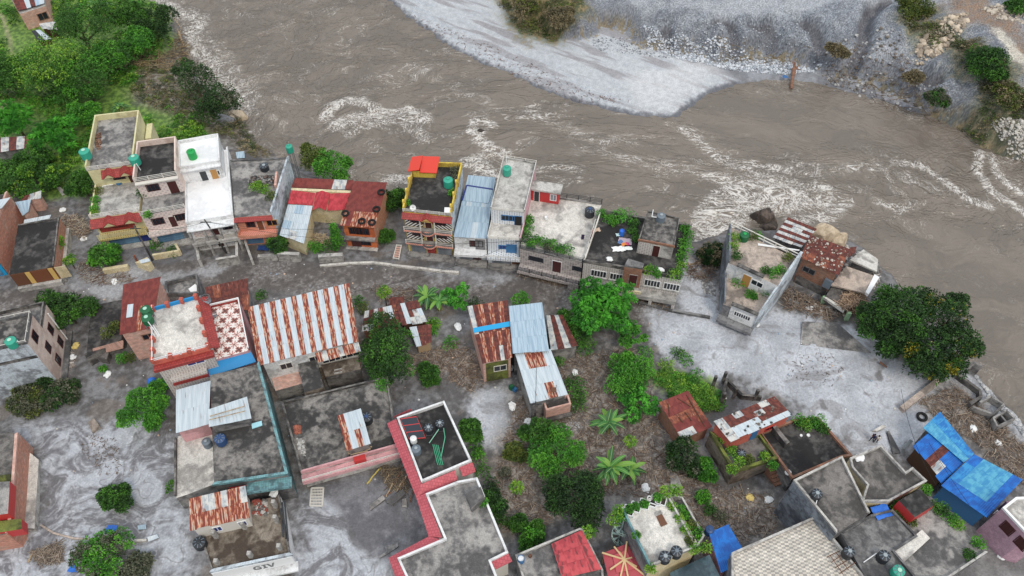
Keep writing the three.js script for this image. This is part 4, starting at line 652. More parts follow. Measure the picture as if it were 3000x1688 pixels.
{ // rust roof house held down with stones
  const o = thing('damaged_house', 'wrecked brick house with dark rust roof weighted with stones', 'house', flatV(c7(1400, 760), 0)); const a = [c7(1290, 375, 5.4), c7(1690, 520, 5.4), c7(1578, 785, 5), c7(1185, 600, 5)];
  sheets(o, ...a, 6, 3, (i, j, r) => r() < .15 ? M.rustOrange : M.rust, { seed: 12, jit: .1 }); const q = wallsUnder(o, a, -1, M.brickBrown, .3), f = frame(flatV(q[3], 0), flatV(q[2], 0)); win(o, f, .5, 2.7, 1.7, 1, { frame: M.cMid, pane: M.dark }); panel(o, f, 3.6, 1.9, 1, 1.5, M.tankGrey, 'shutter', .3); panel(o, f, .2, -.5, f.L - .4, 2, M.cDamp, 'mud_stained_wall', .06); win(o, frame(f.at(0, 0, .07), f.at(f.L, 0, .07)), 4.4, .3, .8, .9, { frame: M.cMid, pane: M.dark });
}
{
  const o = thing('shed', 'river-side shed with white and rust striped roof behind the undermined house', 'shed', flatV(c7(1130, 360), 0)); const a = [c7(1062, 200, 3.6), c7(1355, 318, 3.6), c7(1195, 505, 3.2), c7(912, 402, 3.2)];
  sheets(o, ...a, 3, 8, (i, j) => j % 2 ? M.zincDirty : (j === 2 && i === 1 ? M.zincDirty : M.rust), { seed: 14, jit: .3, ridges: 4 }); wallsUnder(o, a, -3, M.cGrey, .3);
}
{ // collapsed concrete house
  const o = thing('collapsed_house', 'collapsed concrete house, tilted slabs and flooded room beside a big tree', 'ruin', flatV(c7(1720, 880), 0));
  const slab = (name, pts, th, m) => { const g = new G(); g.slab(pts.slice().reverse(), th); part(name, g, m, o); };
  slab('tilted_slab', [c7(1830, 520, 2.4), c7(1975, 620, 2.2), c7(1965, 745, 3.2), c7(1690, 625, 3.6)], .25, M.cPale);
  slab('roof_slab', [c7(1655, 690, 3.2), c7(1975, 800, 3.0), c7(1860, 965, 2.6), c7(1500, 880, 2.6)].map(p => V(p.x, p.y, p.z)), .25, M.cSand);
  slab('floor_slab', [c7(1520, 880, 2.0), c7(1850, 965, 1.9), c7(1640, 1140, 1.5), c7(1420, 1030, 1.5)], .25, M.cDamp);
  slab('edge_beam', [c7(1940, 770, 3.2), c7(1990, 800, 3.2), c7(1880, 975, 2.8), c7(1850, 950, 2.8)], .5, M.cWhite); slab('edge_beam', [c7(1430, 1005, 1.9), c7(1450, 1000, 1.9), c7(1650, 1120, 1.7), c7(1630, 1145, 1.7)], .4, M.cPale);
  wallsUnder(o, [c7(1655, 690, 3.0), c7(1950, 800, 2.8), c7(1860, 965, 2.4), c7(1510, 885, 2.4)], -3, M.cMid, .3); wallsUnder(o, [c7(1530, 890, 1.8), c7(1840, 965, 1.7), c7(1630, 1130, 1.3), c7(1430, 1025, 1.3)], -2, M.cDamp, .25); wallsUnder(o, [c7(1830, 530, 2.1), c7(1960, 620, 1.9), c7(1955, 735, 2.9), c7(1700, 625, 3.3)], -4, M.cMid, .3);
  for (const [x, y] of [[1405, 1070], [1650, 1230]]) { const g = new G(), b = c7(x, y, 0); g.bar(V(b.x, -.5, b.z), V(b.x, 1.5, b.z), .5, .35); part('green_post', g, flat(0x9fc29a), o); }
}
// ---------- houses on the left and below the street ----------
const rotq = (a) => [a[0], a[1], a[2], a[3]];
function poly(o, name, pts, h0, h1, wall, top, topName = 'roof') { let p = pts.map(q => flatV(q, 0)); let s = 0; p.forEach((a, i) => { const b = p[(i + 1) % p.length]; s += a.x * b.z - b.x * a.z; }); if (s > 0) p = p.reverse(); let g = new G(); g.walls(p, h0, h1); part(name, g, wall, o); g = new G(); g.cap(p, h1, RO()); part(topName, g, top, o); return p; }
function shed(label, a, base, wall, cols, rows, pick, seed, opt = {}) { const c = V(0, 0, 0); a.forEach(p => c.addScaledVector(p, .25)); const o = thing(opt.name || 'shed', label, opt.cat || 'shed', flatV(c, 0)); sheets(o, ...a, cols, rows, pick, Object.assign({ seed }, opt)); const q = wallsUnder(o, a, base, wall, opt.inset ?? .25); return { o, q, f: frame(flatV(q[3], 0), flatV(q[2], 0)) }; }
{ // brick house on the frame's left edge
  const B = new House('town_house', 'brick house cut by the left edge with blue shop front', 'house', c3(-230, 935), c3(72, 870), c3(213, 402), c3(-110, 470));
  const o = B.o, p = B.block(0, 1, 0, 1, -.5, 5, M.brick, M.cDark); B.parapet(p, 5.002, 5.4, .25, M.brickPink, [0, 1]); const f = B.F(0, 1, 0); panel(o, f, f.L - 2.6, 0, 2.5, 3.2, M.skyBlue, 'shop_front', .25); panel(o, f, f.L - 2.2, .2, 1.7, 2, M.shutterBlue, 'shutter', .05, .26); ledge(o, f, f.L - 3, f.L + .1, 3.2, 3.7, 1, M.skyBlue, 'awning');
  sheets(o, c3(-90, 265, 6), c3(88, 228, 6), c3(15, 320, 5.6), c3(-130, 380, 5.6), 4, 1, () => M.zinc, { seed: 3 });
}
{ // dark flat roof beside it
  const B = new House('town_house', 'low building with charcoal flat roof and brown and yellow striped front', 'house', c3(78, 885, 3.2), c3(455, 818, 3.2), c3(505, 402, 3.2), c3(152, 468, 3.2));
  const o = B.o, p = B.block(0, 1, 0, 1, -.5, 3.2, M.brick, M.cBlack, { faces: { F: M.panelBrown, R: M.brick } }); B.parapet(p, 3.202, 3.4, .2, M.cDark, [1, 2]);
  const f = B.F(0, 1, 0), ms = [M.panelBrown, M.ochre, M.doorBrown, M.ochre, M.doorBrown, M.cream]; let x = .1; [1.6, .6, 2, .6, 1.4, .8].forEach((w, i) => { panel(o, f, x, .9, Math.min(w, f.L - x), 2.2, ms[i], 'front_panel', .06); x += w + .1; }); ledge(o, f, 0, f.L, -.4, .8, .5, M.cLight, 'plinth'); ledge(o, B.Rt(0, 1), 0, B.Rt(0, 1).L, -.4, 1.1, .4, M.cLight, 'plinth');
}
shed('small lean-to with grey-blue tin roof behind brick wall', [c3(128, 268, 2.9), c3(262, 246, 2.9), c3(240, 350, 2.4), c3(190, 385, 2.4)], -.3, M.brickPink, 2, 1, () => M.zincBlue, 3);
shed('small brick hut with rusty tin roof near rubble heap', [c3(205, 215, 2.9), c3(350, 168, 2.9), c3(345, 235, 2.5), c3(175, 262, 2.5)], -.3, M.brickPink, 3, 1, (i) => i ? M.zincDirty : M.rust, 6);
shed('strip of tin roofing along the back of the charcoal roof', [c3(205, 418, 2.7), c3(432, 375, 2.7), c3(418, 408, 2.5), c3(200, 455, 2.5)], -.3, M.cGrey, 3, 1, () => M.zinc, 8);
shed('rusty tin-roofed hut half hidden in trees at left edge', [P(-20, 405, 3), P(95, 398, 3), P(92, 432, 2.6), P(-20, 450, 2.6)], -.3, M.cGrey, 5, 1, (i) => i % 2 ? M.zincDirty : M.rust, 4);
{ // top-left brick house
  const B = new House('farmhouse', 'brick house with patched tin roof in the top left corner', 'house', a1(200, 140, 3.2), a1(455, 62, 3.2), a1(430, -170, 3.2), a1(70, -80, 3.2)); const o = B.o; B.block(0, 1, 0, 1, -1, 3.2, M.brickPink, M.cLight); const f = B.F(0, 1, 0); win(o, f, 2.3, .9, 1.7, 1.4, { frame: M.brickBrown, pane: M.dark });
  sheets(o, a1(90, -70, 4.1), a1(430, -140, 4.1), a1(445, 35, 3.5), a1(180, 110, 3.5), 6, 1, (i) => [M.rust, M.rustPaint, M.zinc, M.rust, M.zincBlue, M.zinc][i], { seed: 2 });
}
shed('collapsed hut of loose tin sheets below the corner brick house', [a1(390, 240, 2.2), a1(550, 215, 2.2), a1(580, 290, 1.7), a1(430, 300, 1.7)], -.6, M.woodDark, 3, 1, () => M.zincDirty, 5, { jit: .4 });
shed('dark sheet lean-to with blue tarpaulin corner near the path', [a1(310, 310, 1.6), a1(400, 300, 1.6), a1(515, 390, 1.2), a1(390, 415, 1.2)], -.6, M.woodDark, 2, 1, (i) => i ? M.zinc : M.tankBlack, 6);
{ // pinkish house at left
  const B = new House('town_house', 'pinkish plaster house with two roof levels and aqua tank at left edge', 'house', d1(-340, 915, 6.3), d1(320, 772, 6.3), d1(385, 318, 6.3), d1(-250, 452, 6.3));
  const o = B.o, p = B.block(0, 1, 0, 1, -.5, 6.2, M.pinkish, M.cMid, { faces: { F: M.wallBlue } }), ue = B.u(d1(240, 540, 9.3)), v0 = -.002, v1 = B.v(d1(120, 425, 9.4)), up = B.block(0, ue, v0, v1, 6.201, 9, M.pinkish, M.cDark, { faces: { F: M.wallBlue } }); B.parapet(p, 6.202, 6.75, .2, M.cDark, [0, 1, 2]); B.parapet(up, 9.002, 9.45, .2, M.cGrey, [0, 1, 2]); railing(o, [up[0], up[1], up[2], up[3]], 9.45, .3, M.offwhite, { rails: 1 });
  let f = frame(flatV(up[1], 0), flatV(up[2], 0)); win(o, f, 1.3, 7, 1.2, 1.5, { n: 2 }); f = B.Rt(0, 1); for (const y of [3.6, .9]) { win(o, f, 2.2, y, 1.1, 1.5, { n: 2 }); win(o, f, f.L - 3, y, 1.1, 1.5, { n: 2 }); } ledge(o, f, 0, f.L, -.4, .4, .7, M.cGrey, 'plinth'); const g = new G(); g.cyl(f.at(f.L - 1.2, -.4, .2), f.at(f.L - 1.2, 5.8, .2), .08, .08, 8); part('drain_pipe', g, M.white, o);
}
{ // brick house with dark red roof
  const r = shed('brick house with dark red painted sheet roof and pale skylight', [d2(240, 212, 6.5), d2(668, 124, 6.5), d2(566, 712, 5.9), d2(195, 790, 5.9)], -.4, M.brickPink, 6, 2, (i, j, q) => j && i === 3 ? M.rustStreak : M.rustPaint, 17, { name: 'town_house', cat: 'house', ridges: 4 }); win(r.o, r.f, 1.8, 3.6, 1.5, 1.1, { frame: M.brickBrown }); win(r.o, r.f, 1.8, .7, 1.5, 1.1, { frame: M.maroon });
  const g = new G(); g.slab([d2(275, 598, 6.1), d2(345, 585, 6.1), d2(358, 438, 6.25), d2(292, 448, 6.25)].map(p => V(p.x, p.y + .12, p.z)), .08); part('skylight', g, M.zinc, r.o);
}
{ // red and blue roof house
  const B = new House('town_house', 'house with pale roof terrace, salmon and blue parapet and blue windows', 'house', d2(570, 1085, 9.6), d2(1210, 915, 9.6), d2(1072, 328, 9.6), d2(570, 462, 9.6));
  const o = B.o, p = B.block(0, 1, 0, 1, -.5, 9, M.cLight, M.cPale, { faces: { F: M.tileGrey } }); ring(o, p, 9.002, 9.5, .2, M.azure, [2], 'parapet', 0); B.parapet(p, 8.7, 9.35, .2, M.orangeRed, [0]); railing(o, [p[3], p[0], p[1]].map(q => q), 9.35, .5, M.white, { rails: 2 });
  for (const [u, v] of [[0, .98], [.33, .98], [.66, .98], [.98, .98], [0, .02], [0, .2], [0, .4], [.32, .01], [.66, .01], [.99, .02], [.99, .25], [.99, .5], [.99, .75]]) { const g = new G(), c = B.pt(u, v, 0); g.box(V(c.x, 9.42, c.z), V(.2, 0, 0), V(0, .42, 0), V(0, 0, .2)); part('pier', g, M.orangeRed, o); }
  const rf = B.Rt(0, 1); canopyStrip(o, rf, 0, rf.L, 9.2, 1.1, .5, M.tileBrick);
  let f = B.F(0, 1, 0); ledge(o, f, -.2, f.L + .3, 8.3, 8.69, .8, M.tileBrick, 'eave'); win(o, f, f.L * .5, 6.9, 2, 1.2, { n: 2, frame: M.white, pane: M.navy }); const bal = ledge(o, f, f.L * .15, f.L * .8, 5.8, 6.1, .9, M.tileGrey); railing(bal, [f.at(f.L * .15, 0, .85), f.at(f.L * .8, 0, .85)], 6.1, .5, M.offwhite, { rails: 2 }); ledge(o, f, f.L * .15, f.L * .8, 5.3, 5.65, 1, M.tileBrick, 'eave'); win(o, f, f.L * .52, 3.9, 2, 1.1, { n: 2, frame: M.white, pane: M.navy }); ledge(o, f, f.L * .3, f.L, 2.7, 2.95, 1.3, M.azure, 'awning');
}
{ // tiled terrace with blue awning
  const o = thing('terrace_house', 'lower wing with star patterned tile terrace and bright blue awning', 'house', flatV(d2(1480, 800), 0)), p = poly(o, 'wall', [d2(1235, 470, 6), d2(1572, 390, 6), d2(1690, 965, 6), d2(1265, 1080, 6)], -.5, 6, M.pink, M.starFloor, 'tiled_terrace');
  ring(o, p, 6.002, 6.35, .2, M.tileBrick, [0, 1, 2, 3].filter(i => i !== 0), 'parapet', .03); ring(o, p, 6.352, 6.6, .12, M.white, [1, 2, 3], 'parapet_cap', 0);
  let g = new G(); g.slab([d2(1215, 1270, 5.0), d2(1762, 1095, 5.0), d2(1694, 962, 5.7), d2(1105, 1130, 5.7)], .12); part('awning', g, M.azure, o);
  g = new G(); g.slab([d2(810, 1385, 2.6), d2(1215, 1270, 2.6), d2(1190, 1225, 3), d2(830, 1330, 3)], .12); part('awning', g, M.azure, o);
}
shed('rust red sheet-roofed house behind the star tiled terrace', [d2(1175, 245, 4.4), d2(1665, 140, 4.4), d2(1692, 505, 4), d2(1240, 500, 4)], -.4, M.wallGrey, 6, 2, (i, j, r) => r() < .8 ? M.rust : M.rustOrange, 19);
{ const o = thing('annex', 'small bare concrete terrace holding a white sheet behind the red parapet', 'terrace', flatV(d2(940, 240), 0)); const p = poly(o, 'wall', [d2(735, 212, 3), d2(1100, 128, 3), d2(1122, 345, 3), d2(755, 350, 3)], -.4, 3, M.wallGrey, M.cMid); ring(o, p, 3.002, 3.7, .2, M.cGrey, [0, 1, 2, 3], 'parapet'); }
{ // large striped tin roof
  const r = shed('big house under alternating rust and silver striped tin roof', [d3(188, 420, 6.6), d3(1415, 126, 6.6), d3(1530, 828, 6), d3(322, 1125, 6)], -.5, M.wallWhite, 19, 4, (i, j, q) => i === 0 || i === 18 ? M.rustStreak : i % 2 ? M.zinc : M.rustStreak, 21, { name: 'town_house', cat: 'house', ridges: 3, inset: .4, jit: .06 });
  sheets(r.o, d3(1008, 970, 5.75), d3(1530, 838, 5.75), d3(1562, 950, 5.1), d3(1045, 1088, 5.1), 8, 1, (i) => i % 3 === 1 ? M.zincDirty : M.rustStreak, { seed: 22, ridges: 3 });
  const f = r.f; win(r.o, f, 1.6, 3.6, 1.5, 1.2, { frame: M.offwhite, pane: M.dark }); win(r.o, f, 5, 3.6, 1.5, 1.2, { frame: M.offwhite, pane: M.dark }); const f2 = frame(f.at(0, 0, .02), f.at(f.L, 0, .02)); win(r.o, f2, f.L * .6, 2.8, 2.4, .9, { n: 3, frame: M.offwhite, pane: M.dark }); win(r.o, f2, f.L * .8, 2.8, 2.4, .9, { n: 3, frame: M.offwhite, pane: M.dark });
  const rw = frame(flatV(r.q[2], 0), flatV(r.q[1], 0)); panel(r.o, rw, 0, -.3, rw.L, 5.7, M.brickPink, 'brick_side_wall', .05); ledge(r.o, f, f.L * .5, f.L, 1.9, 2.2, 1.6, M.cBrown, 'balcony');
}
{ const o = thing('walkway', 'dark concrete walkway roof jutting from the striped tin roof', 'walkway', flatV(d3(930, 1200), 0)); poly(o, 'wall', [d3(785, 1042, 4), d3(1008, 985, 4), d3(1108, 1385, 4), d3(872, 1450, 4)], -.4, 4, M.cBrown, M.cDark, 'top'); }
{ const o = thing('annex', 'low mossy annex with pink stained slab under the white wall', 'annex', flatV(d3(640, 1330), 0)); poly(o, 'wall', [d3(470, 1245, 2.4), d3(800, 1170, 2.4), d3(855, 1340, 2.4), d3(525, 1430, 2.4)], -.4, 2.4, M.cMid, M.brickPink); const g = new G(); g.prism([d3(470, 1245, 0), d3(800, 1170, 0), d3(808, 1205, 0), d3(480, 1290, 0)].map(q => q).reverse(), 2.401, 2.9); part('mossy_wall', g, M.moss, o); }
{ const o = thing('annex', 'tan concrete porch with square skylight below the rusty awning', 'annex', flatV(d3(1330, 1150), 0)); poly(o, 'wall', [d3(1075, 1115, 3), d3(1525, 1020, 3), d3(1560, 1165, 3), d3(1135, 1265, 3)], -.4, 3, M.cDamp, M.cBrown); const g = new G(); g.bar(d3(1240, 1180, 3.06), d3(1330, 1160, 3.06), .12); g.bar(d3(1240, 1220, 3.06), d3(1335, 1200, 3.06), .12); part('skylight_frame', g, M.cLight, o); }
// shanty sheds
const patch = (i, j, r) => { const k = r(); return k < .62 ? M.rust : k < .82 ? M.zincDirty : k < .92 ? M.zinc : M.rustOrange; };
shed('patched rusty tin shed left of the banana plants', [d3(1610, 465, 2.9), d3(1985, 385, 2.9), d3(2060, 600, 2.4), d3(1570, 720, 2.4)], -.3, M.brickBrown, 7, 3, patch, 31, { jit: .3, ridges: 3 });
shed('patched tin shed beside the banana plants with silver sheets', [d3(1985, 385, 3), d3(2250, 330, 3), d3(2370, 600, 2.5), d3(2062, 640, 2.5)], -.3, M.woodDark, 5, 3, (i, j, r) => i === 1 ? M.zinc : patch(i, j, r), 32, { jit: .3, ridges: 3 });
shed('small rusty lean-to on poles behind the round green tree', [d3(2150, 660, 2.3), d3(2410, 620, 2.3), d3(2420, 850, 1.9), d3(2235, 890, 1.9)], -.3, M.timber, 3, 2, (i, j) => i < 1 ? M.zinc : M.rust, 33, { jit: .2, ridges: 3 });
shed('two-sheet rusty roof by the road edge', [d3(1900, 300, 2.4), d3(2085, 285, 2.4), d3(2090, 370, 2.2), d3(1905, 400, 2.2)], -.3, M.woodDark, 2, 1, () => M.rust, 34);
// trio of tin roofs
{ const r = shed('rust and white striped tin house with blue sheet across it', [d4(228, 258, 5.2), d4(618, 200, 5.2), d4(662, 755, 4.7), d4(372, 805, 4.7)], -.4, M.brickPink, 8, 4, (i, j, q) => (i + (j > 1 ? 1 : 0)) % 2 ? M.rust : q() < .7 ? M.rustStreak : M.zincDirty, 41, { name: 'town_house', cat: 'house', ridges: 3, jit: .1 });
  const g = new G(); g.slab([d4(290, 515, 5.0), d4(650, 452, 5.0), d4(640, 405, 5.05), d4(282, 470, 5.05)].map(p => V(p.x, p.y + .12, p.z)), .03); part('blue_sheet', g, M.skyBlue, r.o); panel(r.o, r.f, .3, 0, r.f.L - .6, 4, M.moss, 'mossy_wall', .05); win(r.o, frame(r.f.at(0, 0, .06), r.f.at(r.f.L, 0, .06)), 1.2, 2, 1.6, 1.2, { frame: M.offwhite, pane: M.dark }); }
shed('house with clean pale blue-grey metal roof between two rusty ones', [d4(628, 256, 5.5), d4(948, 220, 5.5), d4(1015, 688, 5.1), d4(668, 716, 5.1)], -.4, M.cGrey, 4, 3, () => M.zincBlue, 42, { name: 'town_house', cat: 'house', jit: .05 });
{ const r = shed('low house with pale tin roof blotched by rust and a chair frame on it', [d4(690, 718, 4.7), d4(1030, 672, 4.7), d4(1196, 1105, 4.2), d4(838, 1192, 4.2)], -.4, M.cMid, 4, 3, (i, j, q) => (i === 1 && j === 0) || (i === 2 && j !== 1) ? M.rustStreak : M.zinc, 43, { name: 'town_house', cat: 'house', jit: .05 }); }
shed('stone-weighted tin lean-to against the pale metal roof', [d4(988, 345, 3.3), d4(1145, 340, 3.3), d4(1300, 645, 2.8), d4(1035, 682, 2.8)], -.4, M.cMid, 4, 3, (i, j) => i % 2 ? M.rust : M.zincDirty, 44, { jit: .15 });
{ const B = new House('water_cistern', 'open topped brick cistern at the foot of the tin roof', 'cistern', d4(990, 1255, 3), d4(1228, 1195, 3), d4(1200, 1105, 3), d4(962, 1168, 3)), p = B.block(0, 1, 0, 1, -.4, 2.5, M.brickPink, M.cDamp); B.parapet(p, 2.502, 3, .2, M.brickPink); ledge(B.o, B.F(0, 1, 0), -.1, B.F(0, 1, 0).L + .1, .9, 1.15, .5, M.cDamp, 'ledge'); }
{ // grey flat roof house, teal edging
  const B = new House('town_house', 'large house with blotched grey flat roof edged in teal tiles', 'house', d5(402, 842, 6), d5(888, 770, 6), d5(698, 38, 6), d5(376, 112, 6)), o = B.o, p = B.block(0, 1, 0, 1, -.5, 6, M.cGrey, M.cDark, { faces: { R: M.tileTeal } }); ring(o, p, 6.002, 6.35, .3, M.tileTeal, [1, 0], 'parapet', .15);
  const f = B.F(0, 1, 0); ledge(o, f, f.L * .42, f.L + .3, 5.0, 5.3, 1.2, M.tileTeal, 'balcony'); railing(o, [f.at(f.L * .42, 0, 1.3), f.at(f.L + .2, 0, 1.3)], 5.3, .5, M.teal, { rails: 3 }); win(o, f, 1.2, 3.6, 2, 1.3, { frame: M.redPaint });
  const q = poly(o, 'wall', [d5(160, 520, 3), d5(388, 470, 3), d5(402, 838, 3), d5(228, 905, 3), d5(150, 930, 3)], -.4, 3, M.cMid, M.cPale, 'lower_terrace'); const g = new G(); g.bar(flatV(d5(152, 540, 3), 3.25), flatV(d5(150, 920, 3), 3.25), .2, .49); part('terrace_wall', g, M.cDark, o);
}
{ const r = shed('pale metal roofed room with pink wall on the grey terrace', [d5(150, 212, 6), d5(378, 150, 6), d5(366, 440, 5.7), d5(148, 500, 5.7)], -.3, M.pink, 4, 2, () => M.zinc, 51, { amp: .02 }); }
shed('silver lean-to with poles and stones on the blotched grey roof', [d5(360, 342, 8), d5(620, 256, 8), d5(650, 402, 7.6), d5(368, 458, 7.6)], 5.9, M.cGrey, 5, 1, () => M.zinc, 52, { ridges: 7 });
{ const r = shed('room with white and rust streaked tin roof above the sign wall', [d5(236, 935, 6.2), d5(610, 848, 6.2), d5(640, 1058, 5.8), d5(242, 1146, 5.8)], 3.2, M.offwhite, 9, 2, (i, j, q) => j ? M.rustStreak : q() < .35 ? M.rustStreak : M.zincDirty, 53, { jit: .08, ridges: 3 }); win(r.o, r.f, r.f.L * .3, 3.9, .9, 1.1, { frame: M.white, pane: M.navy }); win(r.o, r.f, r.f.L - 1.2, 3.9, .9, 1.1, { frame: M.white, pane: M.navy }); }
{ // sign-board house
  const B = new House('town_house', 'house at bottom edge with white sign board reading GIV', 'house', d5(385, 1408, 3.6), d5(908, 1298, 3.6), d5(835, 905, 3.6), d5(262, 1040, 3.6)), o = B.o, p = B.block(0, 1, 0, 1, -.4, 3.3, M.wallWhite, M.cBrown); B.parapet(p, 3.302, 3.7, .2, M.cDark, [1, 3]); ring(o, p, 3.302, 3.75, .3, M.wallBlue, [0], 'sign_top', .25);
  const f = B.F(0, 1, 0), sb = panel(o, f, -.1, 1.6, f.L + .2, 1.75, M.white, 'sign_board', .3); ledge(o, f, -.3, f.L + .3, .9, 1.2, 1, M.wallWhite, 'ledge');
  const font = await new FontLoader().loadAsync('fonts/droid/droid_sans_bold.typeface.json'); const tg = new TextGeometry('GIV', { font, size: .95, depth: .03, curveSegments: 5 }); const tm = shadows(new THREE.Mesh(tg, flat(0x777a7c, .6))); tm.name = 'lettering'; const org_ = f.at(f.L * .48, 1.95, .31).sub(o.position); tm.position.copy(org_); tm.rotation.y = Math.atan2(-f.u.z, f.u.x); sb.add(tm);
  for (const [x, y] of [[420, 1190], [610, 1130], [815, 990], [825, 1090], [845, 1270], [430, 1370], [650, 1320]]) { const g = new G(), b = d5(x, y, 3.3), h = y > 1250 ? 1.1 : 1.5; g.bar(V(b.x, 3.301, b.z), V(b.x, 3.3 + h, b.z), .4, .4); part('column_stub', g, M.cLight, o); }
}
{ // pink-edged dark roof
  const B = new House('town_house', 'wide low house with black and grey flat roof and pink front band', 'house', d6(198, 735, 3.4), d6(868, 548, 3.4), d6(800, 62, 3.4), d6(62, 238, 3.4)), o = B.o, p = B.block(0, 1, 0, 1, -.4, 3.3, M.cMid, M.cDark, { faces: { F: M.cLight } }); B.parapet(p, 3.302, 3.65, .22, M.cDark, [2, 3, 1]);
  const f = B.F(0, 1, 0); ledge(o, f, -.1, f.L + .1, 2.5, 3.1, .9, M.pink, 'pink_band'); railing(o, [f.at(0, 0, .8), f.at(f.L, 0, .8)], 3.1, .45, M.offwhite, { rails: 2 }); ring(o, p, 3.302, 3.9, .18, M.pink, [0], 'pink_parapet', 0); ledge(o, f, f.L * .54, f.L * .66, 3.1, 3.9, .6, M.redPaint, 'gate_frame');
}
shed('rooftop shed with half rust half silver tin roof', [d6(450, 330, 6), d6(612, 280, 6), d6(680, 525, 5.6), d6(515, 578, 5.6)], 3.25, M.cDamp, 4, 2, (i, j) => i === 0 || (i === 2 && j) ? M.rustStreak : M.zinc, 55, {});
// L-shaped house with red tile eaves
{
  const o = thing('town_house', 'L-shaped white edged house with sloping red tile eaves round its roofs', 'house', flatV(d6(1150, 900), 0));
  const r1 = poly(o, 'wall', on(d6, 6, 868, 352, 1195, 238, 1385, 652, 1038, 800), -.4, 5.9, M.offwhite, M.cBlack), r2 = poly(o, 'wall', on(d6, 6, 1068, 882, 1290, 795, 1425, 770, 1640, 1290, 1520, 1350, 1580, 1500, 950, 1500, 872, 1330, 1198, 1192), -.4, 5.9, M.offwhite, M.cMid);
  ring(o, r1, 5.902, 6.4, .22, M.wallWhite, [0, 1, 2, 3], 'parapet'); ring(o, r2, 5.902, 6.3, .22, M.wallWhite, [...Array(9).keys()], 'parapet');
  const band = (...a) => { const pts = []; for (let i = 0; i < a.length; i += 3) pts.push(d6(a[i], a[i + 1], a[i + 2])); const g = new G(); g.slab(pts, .12); part('tiled_eave', g, M.tileRed, o); };
  band(795, 382, 5.3, 1000, 902, 5.3, 1036, 806, 6.1, 858, 352, 6.1); band(1000, 902, 5.4, 1288, 778, 5.4, 1270, 710, 6.1, 1036, 806, 6.1); band(1000, 902, 5.3, 1086, 1172, 5.3, 1180, 1180, 6.0, 1060, 872, 6.0); band(805, 1322, 5.3, 1086, 1172, 5.3, 1195, 1196, 6.0, 868, 1336, 6.0); band(805, 1322, 5.3, 868, 1336, 6, 945, 1500, 6, 870, 1500, 5.3); band(1325, 755, 5.3, 1415, 718, 5.3, 1392, 655, 6.1, 1300, 690, 6.1); band(1552, 1402, 5.3, 1670, 1345, 5.3, 1642, 1290, 6.0, 1525, 1350, 6.0); band(838, 345, 5.4, 968, 292, 5.4, 960, 280, 6, 850, 330, 6);
  const st = on(d6, 7, 1345, 880, 1450, 830, 1478, 905, 1385, 975); const g = new G(); g.prism(st.map(q => flatV(q, 0)).reverse(), 5.903, 7.2); part('stair_head', g, M.cMid, o);
}
// bottom row
{ const o = thing('town_house', 'house at bottom edge with worn curved red roof beside bare terrace', 'house', flatV(d7(700, 1350), 0)); const p = poly(o, 'wall', on(d7, 3.6, 328, 1272, 885, 1040, 910, 1048, 1085, 1400, 1100, 1560, 420, 1560), -.4, 3.5, M.wallGrey, M.cMid, 'terrace'); ring(o, p, 3.502, 3.85, .2, M.cLight, [0, p.length - 1, 1, 2, 3, 4, 5].filter((x, i, a) => a.indexOf(x) === i), 'parapet');
  const seg = (y0, y1, h0, h1) => sheets(o, lerp(d7(640, 1170, h0), d7(735, 1470, h0), y0), lerp(d7(905, 1050, h0), d7(1075, 1390, h0), y0), lerp(d7(905, 1050, h1), d7(1075, 1390, h1), y1), lerp(d7(640, 1170, h1), d7(735, 1470, h1), y1), 4, 1, () => M.redSheetWorn, { seed: 61, amp: .02 }); seg(0, .33, 3.9, 4.3); seg(.33, .66, 4.3, 4.35); seg(.66, 1, 4.35, 4.1); }
{ const o = thing('pergola', 'red square canopy crossed by radiating pale timber beams', 'pergola', flatV(d7(1270, 1330), 0)); const a = on(d7, 2.9, 1085, 1245, 1300, 1160, 1460, 1450, 1150, 1520); const ctr = d7(1275, 1305, 3.3); let g = new G(); const lo = a.map(p => V(p.x, 2.7, p.z)); for (let i = 0; i < 4; i++) { const j = (i + 1) % 4; g = new G(); g.slab([lo[j], lo[i], ctr.clone().setY(3.15)], .06); part('canopy_panel', g, M.salmon.clone(), o).material.color.set(0xb8505a); }
  const inn = lo.map(p => lerp(p, ctr, .45)); g = new G(); g.slab(inn.map(p => V(p.x, 3.1, p.z)).reverse(), .06); part('upper_panel', g, flat(0xc25a62), o);
  for (const [x, y] of [[1080, 1248], [1185, 1195], [1295, 1150], [1230, 1240], [1340, 1290], [1380, 1370], [1450, 1445], [1310, 1480], [1240, 1460], [1150, 1395]]) { g = new G(); const e = d7(x, y, 2.95); g.bar(ctr.clone().setY(3.25), e.setY(3.0), .16, .12); part('beam', g, flat(0xdcbf92, .8), o); } for (const p of lo) { g = new G(); const q = lerp(p, ctr, .08); g.bar(V(q.x, -.3, q.z), V(q.x, 2.66, q.z), .14); part('post', g, M.timber, o); } }
{ // roof garden
  const B = new House('town_house', 'house with roof garden of white planters and two dark tanks', 'house', d7(1492, 1378, 6), d7(1898, 1205, 6), d7(1640, 742, 6), d7(1245, 868, 6)), o = B.o, p = B.block(0, 1, 0, 1, -.4, 6, M.wallGrey, M.cPale, { faces: { F: M.cream } }); ring(o, p, 6.002, 6.5, .2, M.cLight, [0, 1, 2], 'parapet'); ring(o, p, 6.002, 6.5, .2, M.teal, [3], 'teal_parapet');
  const s = poly(o, 'wall', on(d7, 5.5, 1655, 745, 1775, 775, 1965, 1110, 1905, 1200), -.4, 5.4, M.wallGrey, M.cDamp, 'side_terrace'); ring(o, s, 5.402, 5.9, .18, M.cLight, [0, 1, 2, 3], 'parapet');
}
